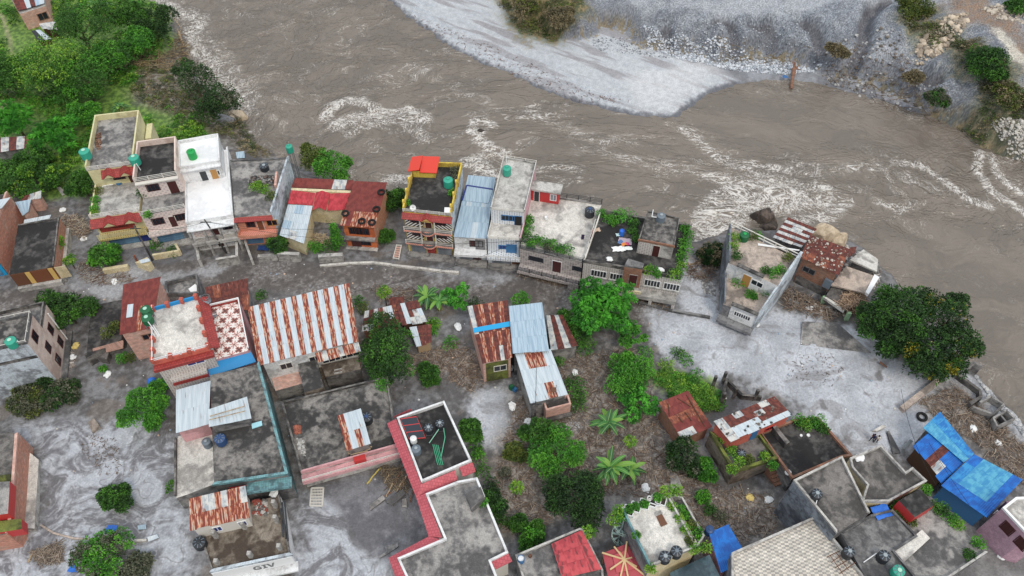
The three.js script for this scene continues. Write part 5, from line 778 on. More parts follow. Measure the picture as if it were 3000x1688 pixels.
{ const r = shed('lean-to with bright blue painted sheet roof below the debris field', [d7(2010, 1075, 4.6), d7(2176, 1000, 4.6), d7(2358, 1302, 4.2), d7(2116, 1422, 4.2)], -.3, M.pink, 3, 3, (i, j, q) => M.blueDeep, 71, { amp: .02 }); }
{ const o = thing('glasshouse', 'dark teal glazed roof at the bottom edge beside the roof garden', 'glasshouse', flatV(d7(1850, 1420), 0)); const g = new G(); g.slab(on(d7, 4, 1670, 1420, 2015, 1262, 2130, 1500, 1690, 1560).reverse(), .1); part('glass_roof', g, stained([86, 112, 122], [44, 62, 72], .5, 4, { rough: .25 }), o); poly(o, 'wall', on(d7, 4, 1690, 1432, 2010, 1285, 2110, 1490, 1710, 1540), -.3, 3.85, M.offwhite, M.cGrey, 'ceiling'); }
{ const o = thing('town_house', 'house with large woven pattern paved roof terrace at the bottom', 'house', flatV(e1(450, 1300), 0)); const p = poly(o, 'wall', on(e1, 6, -170, 1255, 560, 936, 1010, 1500, -170, 1500), -.4, 5.9, M.wallGrey, M.weaveFloor, 'paved_terrace'); ring(o, p, 5.902, 6.3, .22, M.cLight, [0, 1, 2, 3], 'parapet'); }
{ // tall grey house with bare wall
  const B = new House('town_house', 'tall grey house with bare slate coloured wall and stained roof with one tank', 'house', e1(375, 612, 8.3), e1(752, 1068, 8.3), e1(1035, 895, 8.3), e1(795, 405, 8.3)), o = B.o, p = B.block(0, 1, 0, 1, -.4, 8, M.cGrey, M.cDamp, { faces: { F: M.wallSlate } }); ring(o, p, 8.002, 8.3, .22, M.cLight, [0, 2, 3], 'parapet');
  const q = poly(o, 'wall', on(e1, 6.9, 862, 424, 1130, 312, 1345, 545, 1405, 505, 1530, 622, 1200, 800, 965, 800, 1012, 655, 880, 505), -.4, 6.6, M.cream, M.cDamp); ring(o, q, 6.602, 7, .2, M.cLight, [...Array(9).keys()], 'parapet');
}
{ const o = thing('town_house', 'house with patched grey flat roofs, three tanks and blue tarpaulin heap', 'house', flatV(e1(1400, 1150), 0)); const p = poly(o, 'wall', on(e1, 6.2, 775, 1085, 1040, 925, 1225, 880, 1440, 1110, 1240, 1240, 1440, 1480, 1000, 1480), -.4, 6.2, M.cGrey, M.cGrey), q = poly(o, 'wall', on(e1, 5.8, 1225, 880, 1290, 790, 1490, 680, 2045, 1250, 1700, 1480, 1441, 1480, 1241, 1240, 1441, 1110), -.4, 5.8, M.cGrey, M.cMid, 'lower_roof'); ring(o, p, 6.202, 6.5, .2, M.cGrey, [0, 1, 2, 3, 4, 5, 6], 'parapet'); ring(o, q, 5.802, 6.2, .2, M.cLight, [2, 3], 'parapet');
  const h = on(e1, 7.8, 1290, 790, 1475, 685, 1600, 830, 1430, 935); const hp = poly(o, 'stair_head_wall', h, 5.803, 7.7, M.redPaint, M.cBlack, 'stair_head_roof'); const b = poly(o, 'bench', on(e1, 6.3, 1250, 1235, 1490, 1045, 1560, 1120, 1330, 1330), 5.803, 6.3, M.cLight, M.cPale, 'bench_top'); }
// blue roofs
{ const bl = (i, j, r) => { const k = r(); return k < .55 ? M.blueSheet : k < .8 ? M.blueFade : M.blueDeep; };
  shed('large bright blue sheet roof with faded panels, lower of the two', [e1(1940, 392, 3.6), e1(2362, 612, 3.6), e1(2048, 940, 3.2), e1(1655, 662, 3.2)], -.3, M.bluePaint, 5, 4, (i, j, r) => j === 3 || i === 4 ? M.blueDeep : i && j < 3 ? M.blueFade : bl(i, j, r), 81, { amp: .025, jit: .03 });
  shed('long faded blue sheet roof running up toward the ruins', [e1(1645, 20, 3.6), e1(1942, 388, 3.6), e1(1850, 462, 3.4), e1(1498, 160, 3.4)], -.3, M.cGrey, 6, 2, (i, j, r) => j ? M.blueFade : M.blueSheet, 82, { amp: .025 });
  const r = shed('broken blue roof patched with one rusty red sheet', [e1(1545, 205, 3.2), e1(1850, 465, 3.2), e1(1660, 640, 2.9), e1(1410, 320, 2.9)], -.3, M.woodDark, 5, 2, (i, j, q) => i === 2 ? M.rust : i === 3 && j ? M.zincDirty : M.blueDeep, 83, { jit: .25 });
}
{ // pink house lower right
  const o = thing('town_house', 'mauve pink house with red tile edge cut by the right frame edge', 'house', flatV(e1(2330, 950), 0)), p = poly(o, 'wall', on(e1, 6, 2185, 860, 2300, 770, 2560, 760, 2560, 1150, 2420, 1110), -.4, 5.9, M.mauve, M.cPale); ring(o, p, 5.902, 6.2, .25, M.white, [0, 1, 2, 3, 4], 'parapet'); const g = new G(); g.slab(on(e1, 5.3, 2180, 865, 2410, 1135).concat(on(e1, 6, 2425, 1105, 2205, 845)).map(q => q), .1); part('tiled_eave', g, M.tileBrick, o);
  const q = poly(o, 'balcony_floor', on(e1, 3, 2110, 905, 2185, 868, 2430, 1150, 2400, 1230), 2.7, 3, M.mauve, M.cBlack, 'balcony_deck'); railing(o, [flatV(e1(2112, 908, 3), 3), flatV(e1(2398, 1226, 3), 3)], 3, .9, M.offwhite, { rails: 4 }); const f = frame(flatV(e1(2185, 860, 6), 0), flatV(e1(2420, 1110, 6), 0)); win(o, f, 1, 3.6, 1.3, 1.6, { frame: M.maroon, pane: M.maroon }); win(o, f, 2.8, 3.6, 1.3, 1.6, { frame: M.maroon, pane: M.maroon }); for (const [x, y] of [[2105, 925], [2230, 1105], [2300, 1190]]) { const b = e1(x, y, 0), g2 = new G(); g2.bar(V(b.x + .6, -.3, b.z - .3), V(b.x + .6, 2.69, b.z - .3), .45); part('pillar', g2, M.mauve, o); } }
// right-centre huts and terraces
shed('red rust roofed hut with criss-cross poles above the garden tree', [d8(278, 345, 3.4), d8(570, 226, 3.4), d8(815, 588, 3), d8(510, 720, 3)], -.4, M.brickBrown, 4, 5, (i, j, r) => j === 4 && i < 2 ? M.zincDirty : r() < .6 ? M.rustPaint : M.rustOrange, 91, { jit: .12, ridges: 3 });
{ const r = shed('long orange walled room with stone-weighted rust and silver roof', [d8(830, 535, 5.5), d8(1442, 282, 5.5), d8(1622, 470, 5.1), d8(1000, 742, 5.1)], -.4, M.orangeRed, 7, 4, (i, j, q) => i === 0 ? M.zincDirty : j === 3 || (j === 2 && i < 4) ? M.zinc : q() < .8 ? M.rust : M.zincDirty, 92, { jit: .15, ridges: 3 }); door(r.o, r.f, r.f.L * .36, 2.95, .9, 1.7, M.bluePaint, M.bluePaint); win(r.o, r.f, r.f.L * .62, 3.4, 1.2, .8, { frame: M.redPaint }); }
{ const o = thing('town_house', 'low mossy house with planter edged terrace and black tank', 'house', flatV(d8(1200, 850), 0)); const p = poly(o, 'wall', on(d8, 2.9, 790, 655, 1000, 742, 1290, 660, 1480, 920, 1030, 1060), -.4, 2.8, M.cBrown, M.cDamp, 'terrace'); ring(o, p, 2.802, 3.3, .35, M.moss, [...Array(5).keys()], 'planter_wall'); }
{ const o = thing('town_house', 'low house with charcoal flat roof under shrubs beside the silt field', 'house', flatV(d8(1800, 800), 0)); const p = poly(o, 'wall', on(d8, 3, 1290, 660, 1640, 525, 1880, 500, 2225, 890, 2120, 905, 1620, 1120), -.4, 2.9, M.cGrey, M.cBlack); ring(o, p, 2.902, 3.3, .25, M.brickBrown, [0, 1, 2, 3, 4, 5].filter(i => 1), 'parapet'); const g = new G(); g.prism(on(d8, 0, 1280, 665, 1310, 660, 1510, 905, 1470, 925).reverse().map(q => flatV(q, 0)), 2.903, 3.9); part('divider_wall', g, M.cDark, o); }
{ const o = thing('side_stair', 'rust coloured stair strip between mossy terrace and tall grey house', 'stairs', flatV(d8(1400, 1060), 0)); for (let i = 0; i < 9; i++) { const t0 = i / 9, t1 = (i + 1) / 9, A = lerp(d8(1260, 960), d8(1450, 1200), t0), B_ = lerp(d8(1330, 920), d8(1530, 1170), t0), C = lerp(d8(1330, 920), d8(1530, 1170), t1), D = lerp(d8(1260, 960), d8(1450, 1200), t1), h = 2.4 - i * .25; const g = new G(); g.prism([A, D, C, B_].map(q => flatV(q, 0)), -.3, h); part('step', g, M.brickBrown, o); } }
{ const o = thing('brick_house', 'red brick house with olive floor and red coping at the lower left edge', 'house', flatV(e3(100, 700), 0)); const p = poly(o, 'wall', on(e3, 3.6, -200, 260, 75, 195, 160, 208, 130, 620, 98, 1000, 60, 1085, -200, 1130), -.4, 3.6, M.brick, M.cDamp, 'floor'); ring(o, p, 3.602, 3.9, .3, M.brickPink, [1, 2, 3], 'coping'); poly(o, 'olive_step', on(e3, 4, -200, 600, 88, 560, 92, 640, -200, 690), 3.603, 4, M.moss, M.moss, 'step_top'); poly(o, 'upper_wall', on(e3, 5, -200, 640, 85, 625, 68, 905, -200, 950), 3.603, 5, M.redPaint, M.cMid, 'upper_roof'); poly(o, 'olive_step', on(e3, 4, -200, 990, 100, 960, 185, 950, 190, 1040, -200, 1100), 2.6, 4, M.redPaint, M.moss, 'step_top');
  poly(o, 'footing', on(e3, .8, 258, 375, 336, 438, 298, 1035, 205, 1030), -.4, .8, M.cLight, M.cPale, 'footing_top'); }
// broken slabs lying in the mud
{ const o = thing('low_roof', 'low dark roof slab beside the dark red roofed brick house', 'roof', flatV(d1(860, 520), 0)); poly(o, 'wall', on(d1, 1.8, 772, 335, 1035, 285, 1030, 620, 730, 780), -.4, 1.8, M.cDamp, M.cBlack); }
{ const o = thing('broken_slab', 'tilted peeling slab propped in front of low dark roof', 'slab', flatV(d1(900, 700), 0)); const g = new G(); g.slab([d1(790, 755, 1.1), d1(1040, 690, 1.1), d1(1042, 628, 2.3), d1(785, 700, 2.3)], .2); part('slab', g, M.brickPink, o); const h = new G(); h.prism([d1(740, 790, 0), d1(930, 830, 0), d1(950, 770, 0), d1(770, 765, 0)].map(q => flatV(q, 0)), -.3, 1); part('support', h, M.cDamp, o); }
// ---------- trees and plants ----------
const srgb = c => new THREE.Color().setRGB(c[0] / 255, c[1] / 255, c[2] / 255, THREE.SRGBColorSpace);
const PAL0 = { dark: [[38, 66, 30], [52, 84, 36], [30, 54, 28]], mid: [[56, 96, 36], [74, 118, 42], [44, 78, 32]], bright: [[70, 128, 44], [92, 150, 50], [54, 104, 36]], lime: [[104, 148, 52], [128, 160, 58], [78, 122, 44]], olive: [[86, 98, 44], [106, 112, 56], [64, 80, 40]], dusty: [[92, 98, 78], [112, 114, 96], [72, 80, 62]], autumn: [[52, 88, 38], [70, 106, 42], [150, 136, 44]], brush: [[122, 112, 84], [96, 92, 70], [140, 128, 100]], tuft: [[64, 132, 46], [88, 160, 58], [50, 108, 40]] };
const PAL = Object.fromEntries(Object.entries(PAL0).map(([k, v]) => [k, v.map(c => k === 'brush' || k === 'dusty' ? c : [c[0] * 1.04, c[1] * 1.08, c[2] * .98])]));
const leafMat = std({ vertexColors: true, roughness: .75 });
class Leaves {
  constructor(seed) { this.p = []; this.c = []; this.r = rng(seed); }
  leaf(at, dir, len, wid, col, droop = .25) { // four-cornered leaf folded along its midrib
    const r = this.r, d = dir.clone().normalize(), s = V(r() - .5, r() - .5, r() - .5).cross(d).normalize().multiplyScalar(wid / 2), m = at.clone().addScaledVector(d, len * .5), t = at.clone().addScaledVector(d, len); t.y -= len * droop;
    const a = m.clone().add(s), b = m.clone().sub(s); this.p.push(at.x, at.y, at.z, a.x, a.y, a.z, t.x, t.y, t.z, at.x, at.y, at.z, t.x, t.y, t.z, b.x, b.y, b.z); const k = .8 + r() * .4; for (let i = 0; i < 6; i++) this.c.push(col.r * k, col.g * k, col.b * k);
  }
  clump(c, rad, n, len, pal, kind) {
    const r = this.r, base = srgb(pal[(r() * pal.length) | 0]);
    for (let i = 0; i < n; i++) {
      const a = r() * 6.2832, z = kind === 'tuft' ? r() * .8 - .1 : r() * 1.55 - .55, q = Math.sqrt(Math.max(0, 1 - Math.min(1, z * z))), d = V(Math.cos(a) * q, z, Math.sin(a) * q);
      if (kind === 'tuft') { this.leaf(c.clone().addScaledVector(d, rad * .15), d, rad * (.7 + r() * .5), len * .55, base, .35); continue; }
      const p = c.clone().addScaledVector(d, rad * (.55 + r() * .5)), o = d.clone().add(V(r() - .5, r() * .7 - .1, r() - .5)); this.leaf(p, o, len * (.7 + r() * .7), len * .62, r() < .12 ? srgb(pal[(r() * pal.length) | 0]) : base);
    }
  }
  crown(lobes, o) { // lobes: centre, radius, squash
    const r = this.r;
    for (const [c, R, sq = .85] of lobes) {
      const cr = R * (o.cr || .30), n = Math.round((o.n || 34) * Math.min(1.6, Math.max(.6, R / 3)));
      for (let i = 0; i < n; i++) { const a = i * 2.39996 + r() * .6, z = 1 - 1.55 * (i + .5) / n, q = Math.sqrt(Math.max(0, 1 - z * z)), k = .66 + r() * .3; const cc = c.clone().add(V(Math.cos(a) * q * R * k, z * R * sq * k, Math.sin(a) * q * R * k)); this.clump(cc, cr * (.7 + r() * .55), o.m || 58, o.leaf || .3, r() < (o.alt || 0) ? o.altPal : o.pal, o.kind); }
      for (let i = 0; i < n * .25; i++) { const d = V(r() - .5, r() - .5, r() - .5).multiplyScalar(R); this.clump(c.clone().add(d), cr, 14, (o.leaf || .34) * 1.3, o.pal, o.kind); }
    }
  }
  geo() { const g = new THREE.BufferGeometry(); g.setAttribute('position', new THREE.BufferAttribute(new Float32Array(this.p), 3)); g.setAttribute('color', new THREE.BufferAttribute(new Float32Array(this.c), 3)); g.computeVertexNormals(); return g; }
}
let treeSeed = 100;
function tree(label, base, lobes, o = {}) { // base on the ground, lobes in metres relative to the base
  const t = thing(o.name || 'tree', label, o.cat || 'tree', base, o.group), L = new Leaves(++treeSeed); L.crown(lobes.map(([x, y, z, R, sq]) => [V(x, y, z), R, sq]), Object.assign({ pal: PAL.mid }, o));
  const g = new G(), r = o.trunk ?? Math.max(.05, lobes[0][3] * .07), top = lobes[0]; const fork = V(top[0] * .4, top[1] * .45, top[2] * .4); g.cyl(V(0, -.5, 0), fork, r * 1.25, r, 8, false); lobes.slice(0, 3).forEach(([x, y, z, R]) => { g.cyl(fork, V(x, y, z), r * .8, r * .3, 6, false); g.cyl(lerp(fork, V(x, y, z), .5), V(x + R * .5, y + R * .2, z - R * .3), r * .45, r * .15, 5, false); g.cyl(lerp(fork, V(x, y, z), .6), V(x - R * .5, y + R * .25, z + R * .25), r * .4, r * .12, 5, false); });
  const tm = shadows(new THREE.Mesh(g.geo(), M.bark)); tm.name = 'trunk'; t.add(tm); const m = shadows(new THREE.Mesh(L.geo(), leafMat)); m.name = 'crown'; t.add(m); return t;
}
// crown seen at px,py of radius R whose middle is hc above ground
function treeAt(label, px, py, R, hc, o = {}) { const c = P(px, py, hc), gy = o.ground ?? townH(c.x, c.z); const s = rng(++treeSeed * 7), many = o.lobes ?? 2, lob = [[0, hc - gy, 0, R * (many ? .8 : 1), o.sq]]; for (let i = 0; i < many * 2; i++) { const a = i * 6.28 / (many * 2) + s() * 1.1, d = .5 + s() * .45; lob.push([Math.cos(a) * R * d, hc - gy + (s() - .6) * R * .6, Math.sin(a) * R * d, R * (.28 + s() * .34), o.sq]); } return tree(label, V(c.x, gy, c.z), lob, o); }
const G_F = 'trees in the wood on the left bank';
[['feathery blue-green tree in front of the corner brick house', 233, 80, 5, 5, { pal: PAL.mid, leaf: .26, m: 60 }], ['small round tree at the top between feathery tree and dark tree', 378, 52, 2.9, 4, { pal: PAL.mid }], ['darkest tree at the river edge near the top', 448, 62, 3.2, 3, { pal: PAL.dark }], ['bright round tree below the darkest bank tree', 408, 118, 2.8, 3, { pal: PAL.bright }],
  ['largest yellow-green tree in the middle of the left wood', 150, 195, 5.8, 5.5, { pal: PAL.lime, alt: .5, altPal: PAL.mid, leaf: .3, m: 54 }], ['second large green tree right of the yellow-green one', 245, 235, 4.2, 4, { pal: PAL.mid, alt: .3, altPal: PAL.bright }], ['green tree between feathery tree and bank', 325, 160, 3.4, 3.4, { pal: PAL.bright, alt: .4, altPal: PAL.mid }], ['leafy tree cut by the left edge beside the path', 15, 205, 3.4, 4, { pal: PAL.mid }], ['feathery light green tree at left edge above tin hut', 42, 352, 3, 3.4, { pal: PAL.tuft, kind: 'tuft', n: 20, m: 34, cr: .42 }], ['tufted light green tree left of the yellow house', 158, 385, 3.1, 3.4, { pal: PAL.tuft, kind: 'tuft', n: 20, m: 34, cr: .42 }], ['small tree just behind the yellow parapet', 240, 335, 2.2, 2, { pal: PAL.bright }], ['dense tree at left edge above the brick huts', 38, 530, 3, 3, { pal: PAL.mid, alt: .3, altPal: PAL.lime }], ['rounded bushy tree above the mud yard', 150, 512, 1.9, 2, { pal: PAL.mid, alt: .3, altPal: PAL.lime }], ['dark green tree against the yellow house wall', 238, 535, 2.2, 2.6, { pal: PAL.mid }], ['leafy tree left of small tin hut', 85, 470, 2.4, 2.6, { pal: PAL.mid }],
].forEach(([l, x, y, R, h, o]) => treeAt(l, x, y, R, h, Object.assign({ group: G_F }, o)));
{ const b = P(605, 330, -1), c = (x, y, h) => { const p = P(x, y, h); return [p.x - b.x, h + 1, p.z - b.z]; }; tree('dark spreading tree leaning over the river bank', V(b.x, -1, b.z), [[...c(575, 235, 5), 2.6], [...c(640, 290, 5), 2.4], [...c(540, 205, 4.5), 1.7], [...c(670, 300, 4.5), 1.7], [...c(605, 330, 2.5), 1.9]], { pal: PAL.dark, alt: .12, altPal: PAL.dusty, n: 40, m: 60, trunk: .25, leaf: .3 }); }
[['round bright green tree by the river behind red sheds', 975, 482, 2.9, 1.8, { pal: PAL.bright, leaf: .26, ground: -1 }], ['yellowish thin tree by the river beside the round green one', 910, 455, 2.0, 1.8, { pal: PAL.olive, m: 26, ground: -1 }], ['round leafy tree in front of yellow house shutters', 305, 745, 1.9, 1.8, { pal: PAL.bright, alt: .4, altPal: PAL.mid }], ['bushy dark tree on the street beside low dark roof', 193, 905, 2.6, 3, { pal: PAL.mid, alt: .4, altPal: PAL.dark, lobes: 3 }], ['bright green tree in the mud below the red parapet house', 428, 1190, 2.7, 2.6, { pal: PAL.bright, lobes: 3, leaf: .26 }], ['small dark tree standing in swirled silt yard', 335, 1455, 1.55, 1.6, { pal: PAL.mid, alt: .4, altPal: PAL.dark, lobes: 2 }], ['feathery bright tree at the bottom left edge', 290, 1630, 2.3, 2, { pal: PAL.bright, alt: .3, altPal: PAL.dusty, lobes: 3, leaf: .24 }], ['thin grey-green bush at bottom left beside feathery tree', 400, 1665, 1.5, 1, { pal: PAL.dusty, m: 26 }], ['large round dark tree beside striped tin roof', 1132, 1025, 3.15, 4, { pal: PAL.mid, alt: .45, altPal: PAL.dark, lobes: 3, n: 44, leaf: .26 }], ['small bushy tree above the low pink roof yard', 1258, 1098, 1.25, 1.2, { pal: PAL.mid }], ['shrubby tree between banana plants and striped tin house', 1335, 870, 1.7, 2, { pal: PAL.tuft, kind: 'tuft', n: 16, m: 30, cr: .42 }], ['round clipped tree behind the pale blue-grey roof', 1527, 880, 1.1, 2.4, { pal: PAL.bright, lobes: 0, leaf: .2 }],
  ['big tufted bright green tree beside the road', 1765, 905, 3.7, 4.5, { pal: PAL.tuft, kind: 'tuft', n: 40, m: 36, cr: .27, lobes: 3 }], ['tufted tree below the big tufted one', 1850, 985, 1.9, 2, { pal: PAL.bright, kind: 'tuft', n: 20, m: 34, cr: .34 }], ['dark bushy tree left of the big tufted tree', 1685, 945, 1.9, 2.4, { pal: PAL.mid, alt: .3, altPal: PAL.dark }], ['bright tree above the rust red hut', 1845, 1090, 2.3, 2.4, { pal: PAL.bright, lobes: 3, leaf: .24 }], ['pale tufted tree left of the rust red hut', 1870, 1180, 1.9, 1.8, { pal: PAL.tuft, kind: 'tuft', n: 20, m: 34, cr: .36 }], ['tree with round crown below the brick cistern', 1582, 1262, 1.65, 2.2, { pal: PAL.mid, lobes: 1 }], ['feathery bright green tree in the debris garden', 1632, 1325, 2.4, 2.6, { pal: PAL.bright, leaf: .22, m: 60, lobes: 3 }], ['very dark dense tree in the middle of the debris garden', 1688, 1455, 2.9, 3.2, { pal: PAL.dark, lobes: 3, n: 42, leaf: .26 }], ['reddish green bush left of the feathery garden tree', 1505, 1325, 1.05, 1, { pal: PAL.olive }], ['bush above the bottom red roof', 1560, 1565, 1.2, 1.2, { pal: PAL.mid, alt: .3, altPal: PAL.bright }], ['small bush left above the bottom red roof', 1522, 1530, .85, .9, { pal: PAL.mid }], ['tree pressed to the right of the L-shaped house', 1375, 1258, 1.3, 3.5, { pal: PAL.mid, lobes: 2 }], ['dark tree beside the L-shaped house wing', 1440, 1480, 1.5, 3, { pal: PAL.dark, alt: .3, altPal: PAL.mid }], ['grey-green tree under the rust red hut', 1998, 1330, 2.0, 2.4, { pal: PAL.dark, alt: .4, altPal: PAL.dusty, lobes: 2 }], ['bright tree right of grey-green tree by the stair', 2062, 1372, 1.25, 1.2, { pal: PAL.bright }], ['small round bush alone in the brown debris', 2060, 1458, .75, .7, { pal: PAL.bright, lobes: 0, leaf: .2 }], ['dark bush on the gravel gap beside undermined house', 2085, 745, 1.7, .8, { pal: PAL.dark, alt: .5, altPal: PAL.brush }],
  ['hedge tree in the gap between orange and striped houses', 1160, 585, 1.6, 1.6, { pal: PAL.mid, alt: .3, altPal: PAL.dark }], ['low bushes in the alley beside orange house', 1128, 690, 1.0, .8, { pal: PAL.mid }], ['vine covered bush in front of peach balcony house', 816, 718, 1.35, 1.6, { pal: PAL.mid, alt: .3, altPal: PAL.dark, lobes: 1 }],
].forEach(([l, x, y, R, h, o]) => treeAt(l, x, y, R, h, o));
{ // the two great trees on the right bank
  const mk = (label, bx, by, lob, o) => { const b = P(bx, by, 0), gy = townH(b.x, b.z); tree(label, V(b.x, gy, b.z), lob.map(([x, y, h, R]) => { const p = P(x, y, h); return [p.x - b.x, h - gy, p.z - b.z, R, .8]; }), o); };
  mk('huge spreading tree at the river edge, left of the pair', 2650, 990, [[2640, 905, 5.5, 2.9], [2570, 930, 4.5, 2.1], [2700, 890, 5, 2.1], [2620, 985, 3.5, 2.0], [2550, 965, 3.5, 1.4], [2600, 880, 5, 1.7], [2660, 960, 5, 2.0], [2540, 925, 4, 1.2], [2600, 1020, 2.6, 1.3]], { pal: PAL.dark, alt: .35, altPal: PAL.mid, n: 40, m: 64, trunk: .4, leaf: .3 });
  mk('huge tree with yellowing leaves at the river edge, right of the pair', 2760, 1060, [[2765, 930, 5.5, 2.6], [2725, 1010, 4.5, 2.3], [2810, 1000, 4.5, 2.2], [2700, 1065, 3.2, 1.8], [2790, 1070, 2.6, 1.5], [2800, 890, 4.5, 1.5], [2845, 1020, 3.6, 1.3], [2740, 1085, 2.2, 1.4], [2680, 1030, 3.4, 1.5]], { pal: PAL.dark, alt: .22, altPal: PAL.autumn, n: 40, m: 64, trunk: .4, leaf: .3 });
  const fb = (label, x, y, R, h, o) => { for (let k = 0; k < 3; k++) { const p = P(x, y, h); h = farH(p.x, p.z) + R * .35; } treeAt(label, x, y, R, h, Object.assign({ ground: h - R * .35 - .2 }, o)); };
  fb('dense green bush on the far grey bank', 2900, 185, 3.4, 4.5, { pal: PAL.mid, alt: .3, altPal: PAL.dark, lobes: 3 }); fb('drooping green bush at the far waterline', 2745, 290, 1.7, 0, { pal: PAL.dusty, alt: .4, altPal: PAL.mid }); fb('brown-green scrub at the top edge of the far bank', 2690, 8, 3, 5.5, { pal: PAL.olive, sq: .5 }); fb('green corner bush at the top right', 2990, 5, 2.6, 6, { pal: PAL.mid, sq: .5 }); fb('dry reed clump at the top of the sand bar', 1535, 5, 2.6, 1, { pal: PAL.brush, alt: .3, altPal: PAL.olive, sq: .55 }); fb('brown dead scrub beside the reed clump', 1640, 45, 2.4, 1, { pal: PAL.brush, sq: .4, lobes: 2 }); fb('scrub on the far right grey bank', 2960, 285, 2.6, 3, { pal: PAL.olive, alt: .4, altPal: PAL.brush, sq: .5 }); fb('root mass hanging on the far silt cliff', 2455, 150, 1.6, 0, { pal: PAL.brush, sq: .6, lobes: 1 }); fb('brown uprooted shrub on the far bank', 2680, 225, 1.6, 0, { pal: PAL.brush, sq: .6, lobes: 1 });
}
// columnar conifer, papayas, bananas
{ const b = c4(700, 1180, 0); const L = []; for (let i = 0; i < 7; i++) L.push([-.02 * i, .6 + i * .62, 0, .85 - .07 * i, 1]); tree('columnar conifer between yard wall and orange house', V(b.x, townH(b.x, b.z), b.z), L, { pal: PAL.bright, n: 14, leaf: .22, m: 34, trunk: .12 }); }
function rosette(label, px, py, h, R, pal, o = {}) { const c = P(px, py, h), gy = o.ground ?? townH(c.x, c.z), t = thing(o.name || 'papaya_tree', label, o.cat || 'tree', V(c.x, gy, c.z)), L = new Leaves(++treeSeed); for (let i = 0; i < 9; i++) { const a = i * 2.4, e = .15 + (i % 3) * .3; L.clump(V(Math.cos(a) * R * .55, h - gy + e * R * .6, Math.sin(a) * R * .55), R * .5, 26, .24, pal, 'tuft'); } const g = new G(); g.cyl(V(0, -.3, 0), V(0, h - gy, 0), .09, .06, 7); const tm = shadows(new THREE.Mesh(g.geo(), M.bark)); tm.name = 'trunk'; t.add(tm); const m = shadows(new THREE.Mesh(L.geo(), leafMat)); m.name = 'crown'; t.add(m); }
rosette('small round topped papaya standing on the road edge', 1125, 858, 3, 1.0, PAL.lime); rosette('papaya tree in debris left of the very dark tree', 1512, 1430, 2.4, .85, PAL.lime); rosette('papaya growing beside the charcoal roof edge', 172, 715, 2, 1.1, PAL.lime); rosette('second papaya in the gravel below the charcoal roof', 205, 765, 1.6, .95, PAL.lime); rosette('small light plant in the garden beside banana clump', 1845, 1295, 1.6, .8, PAL.lime);
const bananaMats = [flat(0x3a7031, .6), flat(0x4a8436, .6), flat(0x2c5a2d, .6), flat(0x6f9a3a, .6)], ribMat = flat(0x86a862, .6);
function banana(label, px, py, n, len, seed, h0 = 1.6) { const c = P(px, py, h0), gy = townH(c.x, c.z), t = thing('banana_plant', label, 'plant', V(c.x, gy, c.z), 'banana plants'), r = rng(seed); const g = new G(); for (let k = 0; k < 3; k++) g.cyl(V((k - 1) * .3, -.3, (k % 2) * .3), V((k - 1) * .25, h0 - gy, (k % 2) * .2), .13, .09, 8); const tm = shadows(new THREE.Mesh(g.geo(), flat(0x8b8a5a))); tm.name = 'stem'; t.add(tm);
  for (let i = 0; i < n * 1.5; i++) { const a = i * 2.4 + r() * .5, el = .1 + r() * 1.05, L = len * (.5 + r() * .6), w = .24 + r() * .09, S = 7, pts = []; const dx = Math.cos(a), dz = Math.sin(a), s = V(-dz, 0, dx); for (let k = 0; k <= S; k++) { const q = k / S, d = L * q * Math.cos(el * .6), y = h0 - gy + L * (Math.sin(el) * q - .55 * q * q); pts.push([V((i % 3 - 1) * .2 + dx * d, y, dz * d), w * Math.pow(Math.sin(Math.PI * Math.min(.97, .1 + q * .88)), .6)]); }
    const lg = new G(), rg = new G(); for (let k = 0; k < S; k++) { const [p, wp] = pts[k], [q, wq] = pts[k + 1]; for (const sd of [-1, 1]) { const e0 = p.clone().addScaledVector(s, sd * wp).add(V(0, wp * .28, 0)), e1_ = q.clone().addScaledVector(s, sd * wq).add(V(0, wq * .28, 0)); lg.quad(p, q, e1_, e0); } rg.bar(p.clone().add(V(0, .015, 0)), q.clone().add(V(0, .015, 0)), .05, .03); }
    const lm = shadows(new THREE.Mesh(lg.geo(), bananaMats[(r() * 4) | 0])); lm.name = 'leaf'; t.add(lm); const rm = shadows(new THREE.Mesh(rg.geo(), ribMat)); rm.name = 'midrib'; lm.add(rm); } }
banana('banana plant behind the patched tin shed, upper left of its clump', 1250, 868, 10, 2.1, 3, 2.2); banana('banana plant in the clump right of the patched tin shed', 1285, 882, 9, 1.9, 4, 2); banana('upper banana clump in the debris garden', 1785, 1240, 11, 2.3, 5, 1.8); banana('large lower banana clump in the debris garden', 1790, 1370, 13, 2.7, 6, 1.8); banana('right-hand banana clump in the debris garden', 1845, 1375, 8, 2.0, 7, 1.5); banana('banana plant at the top edge of the wood', 288, 18, 8, 3.2, 8, 3); banana('young banana plant behind the yellow house', 350, 312, 6, 1.4, 9, 1);
